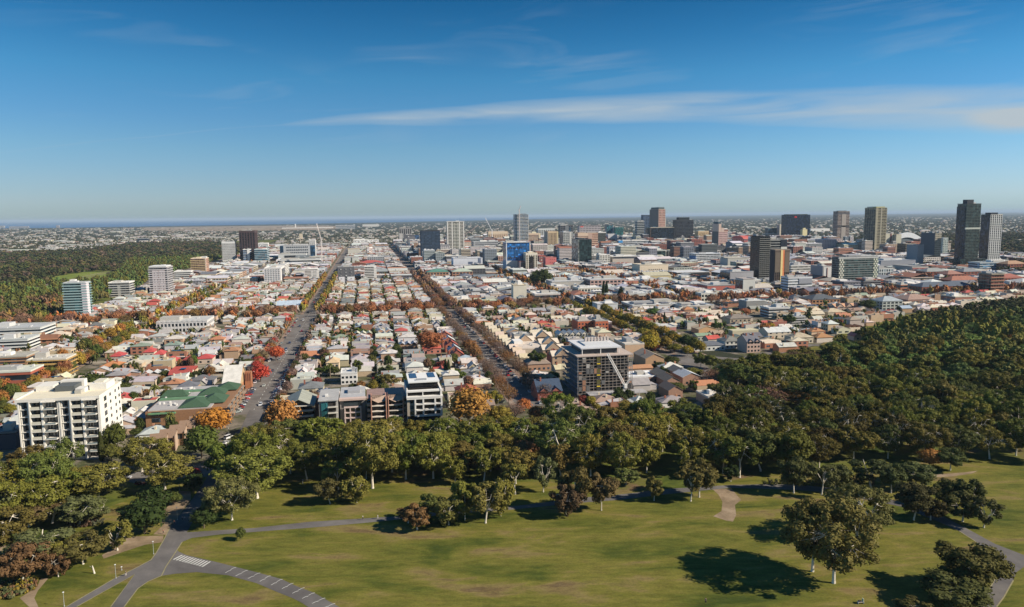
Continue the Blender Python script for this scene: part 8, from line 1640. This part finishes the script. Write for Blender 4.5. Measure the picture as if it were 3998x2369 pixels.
for v, lo, hi, num, ph in ((-67, 440, 840, 9, 'the wide street'), (-67, 870, 1280, 6, 'far part of wide street'), (91, 440, 840, 5, 'the narrow street'), (247, 540, 840, 3, 'the yellow avenue'), (-224, 420, 800, 3, 'street left of church')):
    for i in range(num):
        s = g.choice([-1, 1]); u = lo + (hi - lo) * (i + g.random() * .7) / num; x, y, _ = UV(u, v + s * 2.4); c, w = g.choice(CCOL); k = g.choice(['sedan', 'wagon', 'ute', 'van'])
        car(k, x, y, GA + math.pi / 2 * (1 if s < 0 else -1), jit(c, .1), f'{w} {k} driving {"away" if s < 0 else "towards the park"} on {ph}, {ordw(i + 1)} from the park', 'cars driving along the streets')
# lighting poles of the streets
POLE_ME = MB().bar((0, 0, -.2), (0, 0, 9.5), .16, .11, 6).mesh('pole', PAINT)
for v, lo, hi, off, ph in ((-67, 450, 1240, 11, 'the wide street'), (91, 430, 1100, 9, 'the narrow street'), (247, 540, 1000, 10, 'the yellow avenue')):
    for sd in (-1, 1):
        i = 0; u = lo + (20 if sd > 0 else 0)
        while u < hi:
            i += 1; x, y, _ = UV(u, v + sd * off); o = thing('power_pole', f'tall street pole, {ordw(i)} from park, {"left" if sd < 0 else "right"} side of {ph}', 'pole', (x, y, 0), GA, 'street poles')
            ob('pole', POLE_ME, o, col=(.30, .28, .25)); ob('arm', MB().bar((0, 0, 9.2), (-sd * 2.6, 0, 9.7), .07, .05, 4).mesh('arm', PAINT), o, col=(.35, .35, .35)); box(o, 'lamp_head', -sd * 2.6 - .35, -sd * 2.6 + .35, -.15, .15, 9.6, 9.8, PAINT, LGREY)
            u += 48
# buses in the yard at the right
for i in range(9):
    p = P(3700 + i * 11, 1150 - i * .8); o = thing('bus', f'blue and white bus in the yard, {ordw(i + 1)} from left', 'bus', (p[0], p[1], .1), GA + math.pi / 2, 'buses in the yard'); box(o, 'body', -6, 6, -1.25, 1.25, .4, 3.1, CARP, (.60, .62, .65) if i % 3 else (.05, .15, .45)); box(o, 'window_band', -5.8, 5.8, -1.28, 1.28, 1.5, 2.5, GLASS, GLD)
    for a in (-4, 4):
        for c in (-1.1, 1.1): ob('wheel', CARS['van'][3], o, (a, c, .45), scl=(1.4, 1.4, 1.4))

# ------------------------------------------------------------------ lamps, people, small things of the park
def lamp(x, y, yt, lab):
    p = P(x, y); h = at_u(x, yt, G(p)[0])[1]; o = thing('street_lamp', lab, 'lamp', (p[0], p[1], 0), GA, 'park lamps'); ob('pole', MB().bar((0, 0, -.1), (0, 0, h), .08, .05, 6).mesh('pole', PAINT), o, col=(.33, .36, .34))
    ob('lamp_head', MB().bar((0, 0, h), (0, 0, h + .12), .12, .30, 8).bar((0, 0, h + .12), (0, 0, h + .24), .30, .15, 8).mesh('lamp_head', PAINT), o, col=(.62, .62, .60)); ob('base', MB().bar((0, 0, 0), (0, 0, .3), .22, .18, 8).mesh('base', PAINT), o, col=GREY)
for a in ((600, 2163, 2115, 'lamp post beside the sandy track near the junction'), (453, 2258, 2205, 'lamp post next to the walker on the narrow path'), (251, 2367, 2313, 'lamp post at the bottom edge on the lawn'), (693, 2030, 1981, 'lamp post at the brown verge by the strolling pair'),
          (813, 1832, 1800, 'lamp post beside the red flower bed'), (760, 1852, 1822, 'lamp post in the red flower bed'), (701, 1916, 1896, 'short lamp post near the round verge tree'), (893, 1692, 1672, 'tall lamp post by the white van'), (1557, 1650, 1630, 'lamp post before the grey modern townhouse wall'), (2109, 1600, 1550, 'white lamp post at the narrow street mouth'),
          (1182, 1888, 1873, 'small lamp under the trees at the left of the wood'), (2686, 1402, 1360, 'tall pole on the green traffic island'), (1160, 1430, 1405, 'pole on the verge of the wide street'), (1945, 1595, 1560, 'white lamp post at the edge of the wood'), (475, 2226, 2214, 'knee-high white post near the walker')): lamp(*a)
def skin(pts, edges, rads, name, m, col, par, sub=1):
    me = bpy.data.meshes.new(name); me.from_pydata(pts, edges, []); me.materials.append(m); o = ob(name, me, par, col=col); o.modifiers.new('skin', 'SKIN'); 
    for v, r in zip(me.skin_vertices[0].data, rads): v.radius = (r, r)
    me.skin_vertices[0].data[0].use_root = True
    s = o.modifiers.new('sub', 'SUBSURF'); s.levels = s.render_levels = sub; return o
def person(x, y, rz, lab, top, legs, stride=.28, hair=(.03, .02, .015)):
    p = P(x, y); o = thing('person', lab, 'person', (p[0], p[1], .075), rz, None); SK = (.42, .26, .19)
    hipz = .92
    P_ = [(0, 0, hipz), (0, 0, 1.2), (0, 0, 1.45), (0, 0, 1.56), (.02, 0, 1.68), (0, .1, .88), (stride * .5, .1, .5), (stride * .35, .1, .08), (stride * .35 + .16, .1, .04), (0, -.1, .88), (-stride * .3, -.1, .5), (-stride, -.1, .12), (-stride + .14, -.1, .05),
          (0, .2, 1.42), (-.08, .26, 1.15), (.06, .27, .92), (.1, .27, .83), (0, -.2, 1.42), (.1, -.26, 1.16), (.26, -.26, .98), (.3, -.26, .9)]
    E_ = [(0, 1), (1, 2), (2, 3), (3, 4), (0, 5), (5, 6), (6, 7), (7, 8), (0, 9), (9, 10), (10, 11), (11, 12), (2, 13), (13, 14), (14, 15), (15, 16), (2, 17), (17, 18), (18, 19), (19, 20)]
    R_ = [.13, .125, .13, .055, .105, .09, .06, .04, .04, .09, .06, .04, .04, .06, .045, .035, .03, .06, .045, .035, .03]
    skin(P_, E_, R_, 'body', PAINT, SK, o)
    skin([(0, 0, .93), (0, 0, 1.2), (0, 0, 1.44), (0, .21, 1.41), (-.08, .27, 1.15), (0, -.21, 1.41), (.1, -.27, 1.16)], [(0, 1), (1, 2), (2, 3), (3, 4), (2, 5), (5, 6)], [.155, .15, .15, .08, .06, .08, .06], 'shirt', PAINT, top, o)
    skin([(0, 0, .95), (0, .1, .86), (stride * .5, .1, .5), (stride * .35, .1, .14), (0, -.1, .86), (-stride * .3, -.1, .5), (-stride * .95, -.1, .18)], [(0, 1), (1, 2), (2, 3), (0, 4), (4, 5), (5, 6)], [.15, .11, .08, .06, .11, .08, .06], 'trousers', PAINT, legs, o)
    hv = core(np.random.default_rng(3), np.array([-.02, 0, 1.73]), .125, .85, ICO1); mb = MB(); mb.add([tuple(q) for q in hv[0]], [tuple(int(i) for i in f) for f in hv[1]]); ob('hair', mb.mesh('hair', PAINT), o, col=hair)
W1 = (.6, .6, .58); DK = (.03, .03, .035)
person(492, 2249, .5, 'walker in black top and pale trousers on the narrow path', DK, (.5, .48, .44)); person(1417, 2029, 3.2, 'walker in white shirt and dark trousers, left of two on the long path', W1, DK); person(1475, 2026, 3.2, 'walker all in pale clothes, right of two on the long path', W1, (.5, .48, .44))
person(713, 2032, 4.6, 'left person of the pair walking side by side in tree shade', (.2, .22, .3), DK); person(721, 2033, 4.6, 'right person of the pair walking side by side in tree shade', W1, (.1, .1, .14)); person(681, 2047, 4.4, 'person in red-orange top at the edge of the brown verge', (.55, .12, .05), DK)
person(638, 2084, .4, 'person in dark red jacket beside the big dark fig', (.25, .05, .04), DK); person(2755, 2357, 1.5, 'lone person in dark clothes standing on the open lawn', (.05, .06, .07), DK, .12)
p = P(3365, 2356); o = thing('picnic_seat', 'white picnic seat with dark bag and upright board on the bottom lawn', 'seat', (p[0], p[1], .03), .1)
box(o, 'seat', -1.3, .5, -.35, .35, .5, .62, PAINT, (.60, .55, .48)); box(o, 'backrest', .2, .35, -.4, .4, .62, 1.5, PAINT, (.5, .52, .35)); box(o, 'bag', -1.0, -.4, -.3, .3, .62, .95, PAINT, (.05, .04, .045))
for a in (-1.2, .35): box(o, 'leg', a, a + .1, -.3, .3, 0, .5, PAINT, GREY)
o = thing('fallen_branch', 'bare white broken trunk standing on the lawn edge below the brown gum', 'branch', tuple(P(369, 2239)[:2]) + (0,), 0); ob('trunk', MB().bar((0, 0, 0), (-.5, 0, 2.6), .28, .16, 6).bar((-.35, 0, 1.8), (-1.5, .3, 2.4), .1, .03, 4).mesh('trunk', BARK), o, col=PALE)
# planted beds
JQ = Join()
def bed(px, n, cols, hr, r):
    W2 = [tuple(P(x, y)[:2]) for x, y in px]; xs_, ys_ = [q[0] for q in W2], [q[1] for q in W2]; k = 0
    while k < n:
        x, y = g.uniform(min(xs_), max(xs_)), g.uniform(min(ys_), max(ys_))
        if inpoly(x, y, W2): put(JQ, g.choice(LOW), x, y, g.uniform(0, 6), r * g.uniform(.7, 1.3), g.uniform(*hr), jit(g.choice(cols), .2), .0); k += 1
bed([(718, 1838), (778, 1836), (782, 1850), (730, 1856)], 60, [(.40, .03, .03), (.36, .05, .05)], (.7, 1.3), .9)
bed([(0, 2250), (80, 2270), (150, 2262), (140, 2300), (80, 2330), (20, 2345), (-40, 2345)], 130, [(.12, .12, .05), (.25, .19, .03), (.08, .09, .035), (.17, .10, .05)], (.8, 1.9), 1.1)
bed([(250, 2040), (420, 2030), (400, 2052), (280, 2062)], 60, [(.12, .08, .05), (.10, .10, .06)], (.8, 1.6), 1.0)
bed([(2950, 1905), (3420, 1900), (3400, 1880), (3000, 1882)], 60, [(.07, .08, .03), (.10, .09, .04)], (1, 2.2), 1.4)
struct('planted_beds', JQ.mesh('planted_beds', A_LEAF, False), 'stuff')
# remove unused prototype data
for me in [m for m in bpy.data.meshes if m.users == 0]: bpy.data.meshes.remove(me)
